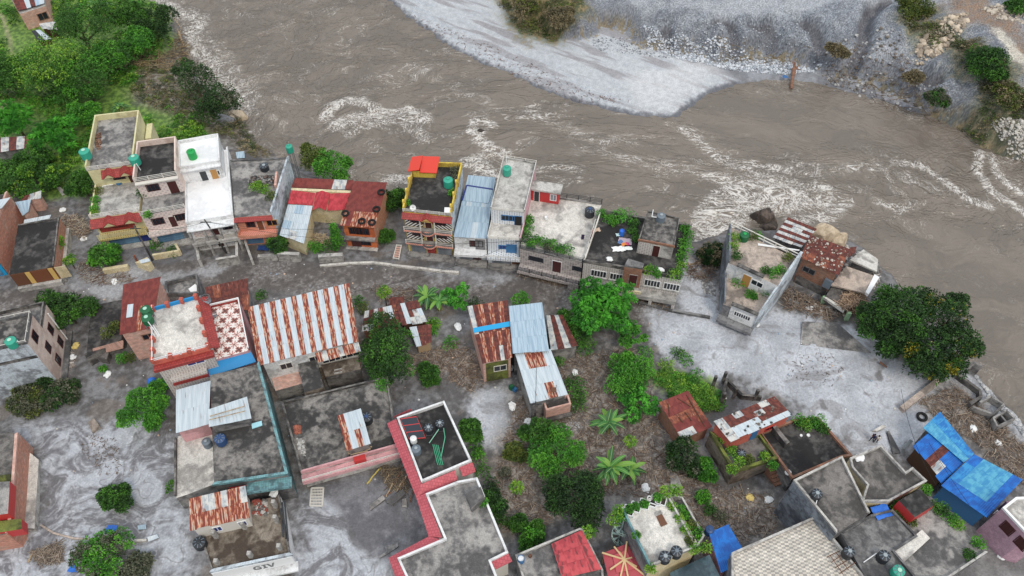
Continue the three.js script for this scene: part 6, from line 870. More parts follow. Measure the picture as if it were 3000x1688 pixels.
// shrubs and roof plants
function shrub(label, p, R, o = {}) { const t = thing(o.name || 'shrub', label, o.cat || 'plant', p, o.group), L = new Leaves(++treeSeed); L.crown([[V(0, R * (o.lift ?? .55), 0), R, .8]], Object.assign({ pal: PAL.bright, n: 16, m: 30, leaf: .2, cr: .4 }, o)); const m = shadows(new THREE.Mesh(L.geo(), leafMat)); m.name = 'foliage'; t.add(m); const g = new G(); if (o.pot) g.cyl(V(0, 0, 0), V(0, .35, 0), .17, .24, 10); else g.cyl(V(0, -.1, 0), V(0, R * .6, 0), .05, .03, 6); const tm = shadows(new THREE.Mesh(g.geo(), o.pot || M.bark)); tm.name = o.pot ? 'pot' : 'stem'; t.add(tm); }
const ORD = ['first', 'second', 'third', 'fourth', 'fifth', 'sixth', 'seventh', 'eighth', 'ninth', 'tenth', 'eleventh', 'twelfth', 'thirteenth', 'fourteenth', 'fifteenth', 'sixteenth', 'seventeenth', 'eighteenth', 'nineteenth', 'twentieth', 'twenty-first', 'twenty-second', 'twenty-third', 'twenty-fourth', 'twenty-fifth', 'twenty-sixth', 'twenty-seventh', 'twenty-eighth', 'twenty-ninth', 'thirtieth'];
const screenX = p => p.x / ((p.y - CAM_H) * -SP + p.z * -CP);
const ordered = (list, at = q => q[0]) => list.slice().sort((a, b) => screenX(at(a)) - screenX(at(b)));
const nth = (i, n) => i === n - 1 ? 'rightmost' : i === 0 ? 'leftmost' : ORD[i] + ' from the left';
const row = (label, group, list, o = {}) => ordered(list).forEach(([p, R, pal], i) => shrub(label + ', ' + nth(i, list.length), p, R, Object.assign({ group, name: o.name || 'roof_plant' }, o, pal ? { pal } : {})));
row('leafy planter bush along the front edge of the pale flat roof', 'planter bushes on the pale flat roof', [[c6(330, 640, 4.6), .8], [c6(250, 610, 4.6), .65], [c6(420, 660, 4.6), .75], [c6(390, 690, 4.6), .6, PAL.dusty], [c6(500, 710, 4.6), .65], [c6(585, 720, 4.6), .8], [c6(200, 660, 4.6), .55]]);
row('climbing bush against the pink wall on the pale flat roof', 'bushes against the pink wall', [[c6(170, 440, 4.6), .75], [c6(150, 520, 4.6), .7], [c6(145, 600, 4.6), .8, PAL.mid], [c6(180, 380, 4.6), .5]]);
row('bushy plant at the back of the black roof terrace', 'plants at the back of the black roof', [[c6(1200, 380, 5), 1.2, PAL.tuft], [c6(1130, 360, 5), .9], [c6(1030, 390, 5), .7], [c6(950, 330, 5), .6], [c6(1290, 440, 5), .7, PAL.mid], [c6(1275, 520, 5), .6, PAL.mid], [c6(1320, 600, 5), .55, PAL.mid], [c6(1080, 420, 5), .5]]);
row('creeper bush along the right edge of the black roof terrace', 'creepers on the right edge of the black roof', [[c6(1835, 490, 5), .6], [c6(1865, 560, 5), .7], [c6(1840, 640, 5), .75], [c6(1830, 720, 5), .8], [c6(1800, 800, 5), .65], [c6(1795, 890, 5), .6, PAL.lime]]);
row('planter bush on the street edge of the black roof terrace', 'planter bushes on the street edge of the black roof', [[c6(1440, 930, 5), .65, PAL.lime], [c6(1500, 950, 5), .7], [c6(1545, 970, 5), .5], [c6(1715, 985, 5), .8, PAL.lime], [c6(1760, 970, 5), .6]]);
row('potted shrub on the undermined house terraces', 'plants on the undermined house', [[c7(520, 420, 5.9), .7, PAL.lime], [c7(510, 500, 5.9), .6, PAL.lime], [c7(540, 600, 5.9), .6, PAL.mid], [c7(700, 400, 5.9), .7, PAL.olive], [c7(760, 400, 5.9), .5], [c7(980, 740, 5.9), .6], [c7(910, 780, 5.9), .7], [c7(830, 750, 5.9), .5, PAL.mid], [c7(1060, 620, 5.9), .6, PAL.olive], [c7(560, 870, 3.2), .8], [c7(680, 990, 3.2), .6], [c7(840, 960, 3.2), .8], [c7(720, 1010, 3.2), .4]]);
row('yellow-green bush on the cluttered grey roof', 'bushes on the cluttered grey roof', [[c2(1660, 770, 5.52), .8, PAL.lime], [c2(1740, 790, 5.52), .7, PAL.lime], [c2(1800, 850, 5.52), .7, PAL.olive], [c2(1690, 740, 5.52), .5, PAL.lime]]);
row('planter shrub on the left terrace edge of the yellow house', 'planters on the yellow house terrace', [[c2(265, 800, 6), .6, PAL.olive], [c2(245, 880, 6), .6], [c2(240, 960, 6), .6], [c2(238, 985, 6), .45, PAL.lime]]);
shrub('potted tree on the pink tiled house terrace', c2(665, 820, 6), .8, { name: 'roof_plant', pal: PAL.mid, pot: M.tankBlack }); shrub('fern hanging over the front rail of the pink tiled house', c2(710, 1005, 6), .5, { name: 'roof_plant', pal: PAL.bright });
row('bushy plant on the yellow parapet roof', 'plants on the black roof of the striped house', [[c4(1930, 380, 7.97), .6, PAL.dusty], [c4(1905, 610, 7.97), .45], [c4(1925, 460, 7.97), .5, PAL.dusty], [c4(1425, 715, 7.97), .35]]);
row('tall shrub on the charcoal roof corner by the silt', 'shrubs on the charcoal roof corner', [[d8(1680, 540, 2.9), .7], [d8(1740, 590, 2.9), .7, PAL.lime], [d8(1800, 570, 2.9), .75], [d8(1870, 560, 2.9), .8], [d8(1930, 630, 2.9), .6, PAL.mid]]);
row('mossy planter growth on the low mossy terrace', 'planter growth on the mossy terrace', [[d8(930, 720, 3), .5, PAL.lime], [d8(1000, 830, 3), .5, PAL.lime], [d8(1080, 940, 3), .6, PAL.lime], [d8(1180, 930, 3), .5, PAL.olive], [d8(1340, 900, 3), .5, PAL.lime], [d8(1420, 990, 3), .5, PAL.bright], [d8(1010, 1030, 2.9), .5, PAL.lime]], {});
row('trailing plant on the roof garden edge', 'plants of the roof garden', [[d7(1320, 870, 6.3), .35], [d7(1370, 850, 6.3), .35], [d7(1445, 825, 6.3), .35], [d7(1560, 770, 6.3), .4], [d7(1640, 730, 6.3), .6, PAL.lime], [d7(1720, 720, 6.3), .6, PAL.lime], [d7(1220, 900, 5.9), .6, PAL.lime], [d7(1180, 970, 4.5), .6, PAL.lime], [d7(1250, 940, 5.9), .5], [d7(1760, 880, 5.4), .45], [d7(1800, 930, 5.4), .4], [d7(1860, 1020, 5.4), .5, PAL.olive], [d7(1900, 1090, 5.4), .6], [d7(1690, 850, 6), .4, PAL.lime], [d7(1750, 950, 6), .4, PAL.lime], [d7(1800, 1050, 6), .4, PAL.lime], [d7(1840, 1150, 6), .4, PAL.olive], [d7(1500, 1390, 6), .4, PAL.lime], [d7(1880, 1220, 6), .5, PAL.lime], [d7(1980, 1210, 5), .5, PAL.lime], [d7(1375, 1100, 6), .35]]);
shrub('spiky agave at the corner of the worn red roof', d7(958, 1075, 3.5), .7, { name: 'roof_plant', pal: PAL.lime, kind: 'tuft' });
row('potted plant along the right edge of the patched grey roof', 'potted plants on the patched grey roof', [[e1(1520, 710, 5.8), .5], [e1(1610, 860, 5.8), .7, PAL.mid], [e1(1660, 890, 5.8), .6, PAL.mid], [e1(1730, 960, 5.8), .6], [e1(1790, 1010, 5.8), .6, PAL.lime], [e1(1970, 1170, 5.8), .55], [e1(1890, 1270, 5.8), .5, PAL.mid], [e1(1310, 920, 5.8), .55, PAL.mid], [e1(1380, 980, 5.8), .5, PAL.olive], [e1(1270, 850, 5.8), .45, PAL.mid]]);
row('weed clump sprouting between low dark roof and broken slab', 'weeds by the broken slab', [[d1(930, 580, 1.8), .8, PAL.olive], [d1(980, 530, 1.8), .7, PAL.olive], [d1(1050, 800, 0), .7, PAL.bright], [d1(1110, 790, 0), .6, PAL.olive], [d1(880, 880, 0), .4]], { name: 'weed_clump' });
row('bush in the strip beside the rust blotched low tin roof', 'bushes beside the rust blotched roof', [[d4(1240, 1010, 0), 1.1, PAL.mid], [d4(1290, 1070, 0), 1.1, PAL.bright], [d4(1310, 1160, 0), .9, PAL.mid], [d4(1290, 1230, 0), 1, PAL.mid], [d4(1100, 790, 0), .7, PAL.bright], [d4(1370, 620, 0), 1, PAL.lime], [d4(1360, 680, 0), 1, PAL.bright]], { name: 'bush' });
row('garden bush near the shanty roofs', 'bushes near the shanty roofs', [[d3(1540, 370, 0), .8, PAL.mid], [d3(1600, 450, 0), .8, PAL.olive], [d3(2440, 660, 0), 1.0, PAL.lime], [d3(2430, 720, 0), .8, PAL.bright], [d3(360, 290, 0), .7, PAL.mid], [P(1390, 900, 0), .9, PAL.dark], [P(1320, 1010, 0), .9, PAL.bright], [P(1270, 955, 0), .7, PAL.lime]], { name: 'bush' });
row('dark bush at the wall of the L-shaped house', 'bushes along the L-shaped house', [[P(1395, 1310, 0), .9, PAL.mid], [P(1400, 1340, 0), .8, PAL.bright], [P(1415, 1385, 0), .8, PAL.mid], [P(1440, 1430, 0), .8, PAL.dark], [P(1475, 1530, 0), .8, PAL.mid], [d6(770, 130, 3.3), .7, PAL.bright], [d6(1470, 940, 6), .4]], { name: 'bush' });
row('yard shrub in front of the low red roofs', 'shrubs in the yard of the low red roofs', [[c4(430, 1190, 0), .8], [c4(560, 1200, 0), 1, PAL.mid], [c4(480, 1210, 0), .8], [c4(620, 880, 0), .8], [c4(1180, 1120, 0), .9, PAL.mid], [c4(650, 1180, 0), .8, PAL.mid]], { name: 'bush' });
row('weedy bush in front of the ground floor shops', 'weeds in front of the shops', [[c2(790, 1290, 0), .9, PAL.mid], [c2(930, 1340, 0), .8, PAL.mid], [c2(720, 1220, 0), .4, PAL.lime]], { name: 'bush' });
row('broad leaved weed in the debris field', 'weeds in the debris field', [[P(1960, 1490, 0), .7, PAL.dusty], [P(2110, 1520, 0), .7, PAL.dusty], [P(2080, 1500, 0), .6, PAL.mid], [P(1480, 1390, 0), .6, PAL.dusty], [P(1900, 1100, 0), .9, PAL.bright], [P(1950, 1075, 0), .9, PAL.lime], [P(2010, 1060, 0), .8, PAL.bright], [P(2050, 1150, 0), .9, PAL.lime], [P(2080, 1190, 0), .8, PAL.lime], [P(2035, 1110, 0), .9, PAL.bright], [P(1700, 960, 0), 1.0, PAL.mid], [P(1890, 1040, 0), .9, PAL.bright], [P(1985, 1040, 0), .8, PAL.mid]], { name: 'weed_clump' });
shrub('spiky yellow plant by the grey terrace wall', d5(180, 880, 0), 1.1, { pal: PAL.lime, kind: 'tuft', lift: 1.2 });
{ // battered bushes laid over by the flood, lower left
  treeAt('flattened grey-green bush in front of bluish tin roof', 75, 1165, 2.0, 1, { pal: PAL.dusty, alt: .5, altPal: PAL.olive, sq: .6, lobes: 3 }); treeAt('flattened bush right of the bluish tin roof corner', 175, 1150, 1.8, 1, { pal: PAL.dusty, alt: .5, altPal: PAL.dark, sq: .6, lobes: 2 }); treeAt('dark bush rising beside the bluish tin roof edge', 110, 1100, 1.4, 1.6, { pal: PAL.dark, sq: .8 });
}
// undergrowth nobody could count
function instanced(name, label, geo, mat, mats, cols, category) { const m = new THREE.InstancedMesh(geo, mat, mats.length); mats.forEach((x, i) => { m.setMatrixAt(i, x); m.setColorAt(i, cols[i]); }); m.instanceMatrix.needsUpdate = true; m.name = name; m.userData = { label, kind: 'stuff', category }; shadows(m); scene.add(m); return m; }
{ const L = new Leaves(5); L.clump(V(0, .2, 0), .5, 44, .28, [[255, 255, 255]], ''); const geo = L.geo(), r = rng(55), mk = (zn, n, pal, s0, s1, name, label, hf, cond) => { const ms = [], cs = []; let guard = 0; while (ms.length < n && guard++ < n * 30) { const x = zn.x0 + r() * zn.nx * zn.s, z = zn.z0 + r() * zn.nz * zn.s; if (zn.at(x, z) < .3 || (cond && !cond(x, z))) continue; const s = mix(s0, s1, r() * r()), m = new THREE.Matrix4().compose(V(x, hf(x, z), z), new THREE.Quaternion().setFromEuler(new THREE.Euler(0, r() * 6.28, 0)), V(s, s * (.6 + r() * .5), s)); ms.push(m); cs.push(srgb(pal[(r() * pal.length) | 0])); } instanced(name, label, geo, leafMat, ms, cs, 'plants'); };
  const dense = (x, z) => fbm(x * .11 + 3, z * .11, 3) > .03 && inZ(Z.path, x, z, .5, .3) < .3;
  mk(Z.grass, 1150, [...PAL.bright, ...PAL.mid, ...PAL.lime], .6, 2.2, 'undergrowth', 'tangled green undergrowth of the wood on the left bank', townH, dense); mk(Z.dry, 420, [...PAL.dusty, ...PAL.brush, ...PAL.olive], .6, 1.5, 'bank_scrub', 'dusty scrub on the eroded left bank', townH); mk(Z.grassB, 150, [...PAL.lime, ...PAL.bright], .6, 1.1, 'ground_creeper', 'bright creeper carpet above the rust red hut', townH);
  mk(FZ.brush, 380, [...PAL.olive, ...PAL.brush, ...PAL.dusty], .7, 1.7, 'far_scrub', 'brown and olive scrub on the far bank', farH, (x, z) => fbm(x * .2, z * .2, 3) > -.02); mk(FZ.brushB, 160, [...PAL.brush, ...PAL.olive], .8, 1.6, 'dry_reeds', 'dry reeds above the sand bar', farH);
}
// ---------- tanks ----------
function tank(label, base, r, h, body, lid, o = {}) {
  const t = thing('water_tank', label, 'water tank', base, 'rooftop water tanks'), y0 = o.stand || 0;
  const prof = [[0, 0], [r * .96, 0]]; const n = 6; for (let i = 0; i <= n; i++) { const y = h * .78 * i / n; prof.push([r * .97, y + .001], [r * 1.0, y + h * .04], [r * 1.0, y + h * .08]); } prof.push([r * .92, h * .88], [r * .55, h * .98], [r * .34, h * 1.0], [0, h * 1.0]);
  const g = new THREE.LatheGeometry(prof.map(([x, y]) => new THREE.Vector2(x, y + y0)), 20); const b = shadows(new THREE.Mesh(g, body)); b.name = 'body'; t.add(b);
  const lg = new THREE.LatheGeometry([[0, h * 1.001], [r * .36, h * 1.001], [r * .38, h * 1.05], [r * .3, h * 1.09], [0, h * 1.1]].map(([x, y]) => new THREE.Vector2(x, y + y0)), 16); const l = shadows(new THREE.Mesh(lg, lid)); l.name = 'lid'; t.add(l);
  if (o.ribs) { const rg = new G(); for (let i = 0; i < 8; i++) { const a = i * .7854; rg.bar(V(Math.cos(a) * r * .4, y0 + h * 1.0, Math.sin(a) * r * .4), V(Math.cos(a) * r * .92, y0 + h * .9, Math.sin(a) * r * .92), .07, .05); } const rm = shadows(new THREE.Mesh(rg.geo(), M.tankGrey)); rm.name = 'top_ribs'; b.add(rm); }
  if (y0) { for (let i = 0; i < 4; i++) { const a = .785 + i * 1.5708, q = new G(); q.bar(V(Math.cos(a) * r * .85, .001, Math.sin(a) * r * .85), V(Math.cos(a) * r * .85, y0 - .06, Math.sin(a) * r * .85), .07); const m = shadows(new THREE.Mesh(q.geo(), M.steel)); m.name = 'stand_leg'; t.add(m); } const q = new G(); q.cyl(V(0, y0 - .058, 0), V(0, y0 - .004, 0), r, r, 14); const m = shadows(new THREE.Mesh(q.geo(), M.steel)); m.name = 'stand_top'; t.add(m); }
  if (o.pipe) { const q = new G(); const pts = o.pipe.map(p => p.clone().sub(base)); for (let i = 0; i + 1 < pts.length; i++) q.cyl(pts[i], pts[i + 1], .05, .05, 6); const m = shadows(new THREE.Mesh(q.geo(), o.pipeMat || M.white)); m.name = 'pipe'; t.add(m); }
  return t;
}
tank('teal tank on steel stand at the left corner of the yellow house', c2(185, 520, 9), .7, 1.3, M.tankTeal, M.tankLid, { stand: .7 });
tank('teal tank at the left edge of the pink tiled house roof', c2(612, 560, 9), .68, 1.3, M.tankTeal, M.tankLid, { stand: .4, pipe: [c2(600, 540, 10.2), c2(640, 600, 9.05)] });
tank('bright green tank on the white upper roof', c2(1105, 490, 7.98), .6, 1.4, M.tankGreen, M.tankGreen);
tank('black tank with grey cap on the cluttered grey roof', c2(1740, 595, 5.52), .62, .9, M.tankBlack, M.lidGrey, { ribs: 1 });
tank('teal tank on tall ladder stand behind the red sheds', c4(268, 460, 0), .5, 1.2, M.tankTeal, M.tankTeal, { stand: 5.6 });
tank('aqua tank on the black roof of the striped house', c4(1862, 525, 7.97), .64, 1.35, M.tankTeal, M.tankTeal);
tank('green tank on the pale roof of the blue tiled house', c5(1312, 325, 7.64), .58, 1.3, M.tankTeal, M.tankTeal, { stand: .2, pipe: [c5(1305, 120, 8.6), c5(1305, 180, 7.7)] });
tank('dark blue-black tank at the back of the pale flat roof', c6(822, 330, 4.6), .66, 1.3, M.tankBlack, M.tankBlue, { ribs: 1 });
tank('grey-blue tank on the rooftop room of the black roof', c6(1575, 385, 7.41), .56, 1.1, M.tankGrey, M.lidGrey, { pipe: [c6(1535, 350, 8.3), c6(1485, 345, 8.3), c6(1500, 270, 8.3)] });
tank('green tank on the undermined house', c7(612, 420, 5.9), .62, 1.1, M.greenDark, M.tankGreen);
tank('aqua tank on the upper roof of the pinkish house', d1(118, 672, 9), .62, 1.1, M.tankTeal, M.tankLid, { pipe: [d1(115, 610, 10), d1(185, 665, 9.1)] });
tank('upper of two dark green tanks above the salmon parapet', d2(560, 610, 9), .62, 1.0, M.greenDark, M.tankLid, { stand: 1.1 });
tank('lower of two dark green tanks above the salmon parapet', d2(572, 705, 9), .62, 1.0, M.greenDark, M.tankLid, { stand: 1.1, pipe: [d2(520, 635, 10.9), d2(650, 810, 9.05)] });
tank('navy tank on the blotched grey roof', d5(455, 560, 6), .6, 1.1, M.tankBlue, M.tankBlue, { ribs: 1 });
tank('grey tank on the lower whitish terrace', d5(365, 580, 3), .5, 1.1, M.tankGrey, M.lidGrey);
tank('black tank at the corner of the sign board house', d5(318, 1245, 3.3), .66, 1.0, M.tankBlack, M.tankBlack, { ribs: 1 });
tank('black tank beside the rooftop half rust shed', d6(660, 368, 3.3), .62, 1.1, M.tankBlack, M.tankBlue, { ribs: 1 });
tank('grey topped tank left on the black L-shaped roof', d6(1092, 455, 5.9), .5, 1.0, M.tankBlack, M.lidGrey, { ribs: 1, stand: .5 });
tank('grey topped tank right on the black L-shaped roof', d6(1170, 425, 5.9), .5, 1.0, M.tankBlack, M.lidGrey, { ribs: 1, stand: .5 });
tank('pale tank by the eave of the black L-shaped roof', d6(1003, 585, 5.9), .5, 1.0, M.tankGrey, M.lidGrey, { ribs: 1 });
tank('small white tank with blue foot beside solar panels', d6(985, 520, 5.9), .36, .9, M.plastic, M.plastic, { stand: .3 });
tank('dark ribbed tank on roof garden, left of two', d7(1620, 1305, 6), .58, 1.0, M.tankBlack, M.lidGrey, { ribs: 1 });
tank('dark ribbed tank on roof garden, right of two', d7(1718, 1260, 6), .58, 1.0, M.tankBlack, M.tankGrey, { ribs: 1 });
tank('navy tank at the lower right of the roof garden', d7(1945, 1192, 0), .45, 1.0, M.tankBlue, M.tankBlue, { stand: 3.9 });
tank('black tank on the low mossy terrace', d8(1098, 885, 2.8), .5, .9, M.tankBlack, M.tankGrey, { ribs: 1 });
tank('dark tank with pale lid on the tall grey house', e1(552, 765, 8), .55, 1.1, M.tankBlack, M.lidGrey, { ribs: 1, pipe: [e1(575, 720, 9.1), e1(578, 780, 8.6), e1(560, 840, 8.05)] });
tank('dark tank between paved terrace and patched grey roof', e1(822, 1275, 6.2), .55, 1.1, M.tankBlack, M.lidGrey, { ribs: 1, stand: .3 });
tank('dark tank in the middle of the patched grey roof', e1(1135, 1300, 6.2), .58, 1.1, M.tankBlack, M.lidGrey, { ribs: 1, pipe: [e1(1095, 1250, 6.6), e1(980, 1330, 6.26)] });
tank('aqua tank at the bottom of the patched grey roof', e1(1258, 1430, 6.2), .58, 1.1, M.tankTeal, M.tankLid, { ribs: 1 });
function drum(label, base, r, h, mat, o = {}) { const t = thing(o.name || 'drum', label, o.cat || 'drum', base, o.group); const w = .03, g = new THREE.LatheGeometry([[0, .02], [r * .95, .02], [r, .06], [r, h * .33], [r * 1.04, h * .36], [r, h * .39], [r, h * .66], [r * 1.04, h * .69], [r, h * .72], [r, h], [r - w, h], [r - w, h * .75], [0, h * .75]].map(([x, y]) => new THREE.Vector2(x, y)), 16); const m = shadows(new THREE.Mesh(g, mat)); m.name = 'shell'; t.add(m); if (o.fill) { const q = new G(); q.cyl(V(0, h * .76, 0), V(0, h * .8, 0), r - w - .005, r - w - .005, 14); const f = shadows(new THREE.Mesh(q.geo(), o.fill)); f.name = 'contents'; t.add(f); } if (o.tip) { t.rotation.set(o.tip, o.turn || 0, 0, 'YXZ'); t.position.y += r * .95; } return t; }
drum('blue drum on the black roof beside a pale sheet', c6(1162, 540, 5), .34, .9, M.tarpBlue); drum('white and blue drum on the bottom terrace', d7(375, 1320, 3.5), .36, .9, M.bluePaint, { fill: M.white }); drum('brown bucket on the bottom terrace', d7(455, 1280, 3.5), .18, .3, M.panelBrown, { name: 'bucket', cat: 'bucket' });
drum('blue drum lying in the mud below salmon parapet house', d1(1300, 985, 0), .55, 1.1, M.tarpBlue, { tip: 1.5, turn: .4 }); drum('black drum standing in mud by the blue awning', d1(1425, 1010, 0), .6, 1.1, M.tankBlack); drum('teal drum lying in the mud beside bright tree', d1(1345, 1040, 0), .6, 1.2, M.aqua, { tip: 1.5, turn: 1.9 });
drum('green tub on the dark side yard', d4(655, 1050, 0), .35, .5, M.greenDark, { name: 'tub', cat: 'tub' }); drum('blue tub next to the green tub', d4(685, 1070, 0), .28, .5, M.bluePaint, { name: 'tub', cat: 'tub' }); drum('white pail on the pale flat roof', c6(362, 370, 4.6), .24, .45, M.plastic, { name: 'bucket', cat: 'bucket' });
for (const [l, p, r] of [['white basin on the charcoal roof', d8(1785, 680, 2.9), .2], ['small pale basin on the charcoal roof', d8(1712, 682, 2.9), .16], ['wide pale basin beside the mossy terrace', d8(1580, 1055, 2.9), .35], ['blue basin on the yellow house terrace', c2(450, 720, 6), .35]]) drum(l, p, r, .2, l.includes('blue') ? M.bluePaint : M.plastic, { name: 'basin', cat: 'basin' });
// tyres
function tyre(label, p, r, n, group) { const g = new THREE.TorusGeometry(r, r * .34, 8, 20); g.rotateX(Math.PI / 2); g.translate(0, r * .33, 0); const m = shadows(new THREE.Mesh(g, M.rubber)); m.name = numbered('tyre'); m.position.copy(p); if (n) m.quaternion.setFromUnitVectors(V(0, 1, 0), n); m.userData = { label, category: 'tyre' }; if (group) m.userData.group = group; scene.add(m); }
{ const a = [c4(860, 475, 5.03), c4(1210, 490, 5.03), c4(1075, 972, 4.58), c4(708, 945, 4.58)], n = a[1].clone().sub(a[0]).cross(a[3].clone().sub(a[0])).normalize(); if (n.y < 0) n.negate();
  const d = n.dot(a[0]); for (const [l, x, y] of [['tyre at the right rear of rusted roof', 1150, 597], ['tyre right of the roof middle on rusted roof', 1098, 778], ['tyre on the left edge of rusted roof', 768, 822], ['largest tyre at the front of rusted roof', 942, 905], ['tyre at the front right corner of rusted roof', 1050, 918]]) { let p = c4(x, y, 4.8); for (let k = 0; k < 6; k++) { const h = (d - n.x * p.x - n.z * p.z) / n.y; p = c4(x, y, h + .1); } tyre(l, p, .42, n, 'tyres on the rusted roof'); } }
tyre('big tyre half sunk in silt above the blue roofs', e2(805, 880, -.05), .5);
// ---------- boulders ----------
const rockMat = { dark: stained([104, 92, 84], [58, 52, 48], .5, 5, { size: 4, bump: .05 }), tan: stained([206, 190, 166], [160, 142, 120], .4, 3, { size: 4, bump: .05 }), grey: stained([150, 150, 152], [100, 100, 104], .4, 2, { size: 4, bump: .05 }) };
function boulder(label, p, sx, sy, sz, mat, seed, turn = 0) { const g0 = new THREE.IcosahedronGeometry(1, 4); const g = g0, pos = g.attributes.position; for (let i = 0; i < pos.count; i++) { const v = V(pos.getX(i), pos.getY(i), pos.getZ(i)); const k = 1 + fbm(v.x * 1.3 + seed, v.y * 1.3 + v.z * 1.7, 3) * .55; v.multiplyScalar(k); for (const c of [[.8, .2, .5], [-.7, .5, -.3], [.1, .9, .2], [-.2, .1, .95], [.6, .4, -.7]]) { const n = V(c[0] + Math.sin(seed) * .3, c[1], c[2]).normalize(), d = v.dot(n) - .72; if (d > 0) v.addScaledVector(n, -d * .85); } pos.setXYZ(i, v.x * sx, v.y * sy, v.z * sz); } g.computeVertexNormals(); const uv = g.attributes.uv; for (let i = 0; i < pos.count; i++) uv.setXY(i, pos.getX(i) + pos.getY(i) * .5, pos.getZ(i) + pos.getY(i) * .7); const m = shadows(new THREE.Mesh(g, mat)); m.name = numbered('boulder'); m.position.copy(p); m.rotation.y = turn; m.userData = { label, category: 'boulder' }; scene.add(m); }
boulder('large dark boulder standing in white water', c7(830, 210, -2), 1.9, 2.0, 1.3, rockMat.dark, 3, -.6); boulder('round dark boulder beside the largest dark one', c7(885, 290, -2.2), 1.3, 1.1, 1.1, rockMat.dark, 8); boulder('large tan boulder behind the rust roofed wreck', c7(1400, 400, .5), 2.4, 2.6, 1.6, rockMat.tan, 5, -.4); boulder('second tan boulder right of the larger tan one', c7(1545, 470, 0), 1.7, 2.2, 1.3, rockMat.tan, 11, .3); boulder('smooth tan boulder at the waterline below the leaning tree', P(700, 338, -2), 1.9, .9, 1.0, rockMat.tan, 14, -.5); boulder('small pale rock beside the smooth tan boulder', P(682, 343, -2), .8, .5, .7, rockMat.tan, 15); boulder('grey rock on the scoured bank behind the white house', P(648, 348, -1.4), 2.2, .6, 1.2, rockMat.grey, 17, -.2); boulder('dark rock breaking the eddy in mid river', P(1407, 388, -2.6), .9, .7, .6, rockMat.dark, 19); boulder('wet brown rock near the far right rapids', P(2962, 525, -2.9), .9, .6, .7, rockMat.dark, 21);
// ---------- logs ----------
function log(label, a, b, r0, r1, o = {}) { const t = thing(o.name || 'driftwood_log', label, o.cat || 'log', a.clone()); const d = b.clone().sub(a), g = new G(), n = 5; let p = V(0, 0, 0), R = rng(o.seed || 3); for (let i = 1; i <= n; i++) { const q = d.clone().multiplyScalar(i / n).add(V((R() - .5) * .12, (R() - .5) * .06, (R() - .5) * .12)); g.cyl(p, q, mix(r0, r1, (i - 1) / n), mix(r0, r1, i / n), 9, i === 1 || i === n); p = q; } const m = shadows(new THREE.Mesh(g.geo(), o.mat || M.bark)); m.name = 'stem'; t.add(m); for (let k = 0; k < (o.roots || 0); k++) { const q = new G(), e = d.clone().normalize().multiplyScalar(-(.3 + R() * .6)).add(V((R() - .5) * 2, R() * .6 - .1, (R() - .5) * 2).multiplyScalar(r0 * 3)); q.cyl(V(0, 0, 0), e, r0 * .5, r0 * .12, 6, false); const rm = shadows(new THREE.Mesh(q.geo(), o.mat || M.bark)); rm.name = 'root'; t.add(rm); } return t; }
const redWood = stained([158, 114, 92], [112, 84, 70], .5, 3, { size: 3 }), paleWood = stained([196, 176, 148], [140, 122, 100], .5, 4, { size: 3 });
log('thick reddish tree trunk with roots on the far shore', e5(842, 515, -1.0), e5(820, 668, -2.3), .36, .2, { mat: redWood, roots: 9 }); log('uprooted trunk lying right of the black roof', c6(1845, 868, -.2), c6(2120, 805, .3), .22, .12, { roots: 7, mat: paleWood, seed: 8 }); log('broken limb below the uprooted trunk', c6(1870, 830, .1), c6(1950, 980, -.1), .1, .05, { mat: paleWood }); log('bare log across the silt above the ruin walls', e2(410, 360, .15), e2(480, 410, .1), .16, .1, { mat: redWood, seed: 9 }); log('pale log bundle end at the left river bank', a1(1800, 340, -1.3), a1(1850, 470, -2.2), .22, .1, { mat: paleWood, roots: 5 }); log('long pale pole lying along the left bank', a1(1690, 100, -.8), a1(1830, 300, -1.6), .14, .07, { mat: paleWood }); log('bent trunk in the wood clearing', a1(1110, 120, .3), a1(1150, 185, 0), .14, .1, { mat: paleWood }); log('curved pale branch in the lower left silt', e3(240, 1330, .1), e3(300, 1230, .1), .14, .08, { mat: paleWood, seed: 4 }); log('thin yellow pole in the wet mud yard', d6(655, 805, .1), d6(750, 690, .1), .1, .08, { mat: flat(0xcdbb6a) });
[[830, 860, 780, 890, 1], [835, 800, 790, 895, 2], [890, 720, 845, 810, 3], [930, 750, 860, 860, 4], [970, 850, 955, 935, 5], [810, 740, 780, 800, 6], [915, 760, 905, 850, 7]].forEach(([x, y, X, Y, s], i) => log(['timber plank heap piece leaning on slab', 'long timber nearest the slabs', 'short timber against the red eave', 'timber crossing the heap by the eave', 'dark timber at the foot of the eave', 'upper timber of the heap', 'steep timber of the heap'][i] + ' in the wet mud yard', d6(x, y, .25 + i * .02), d6(X, Y, .12), .09, .06, { seed: s, mat: i % 2 ? paleWood : redWood }));
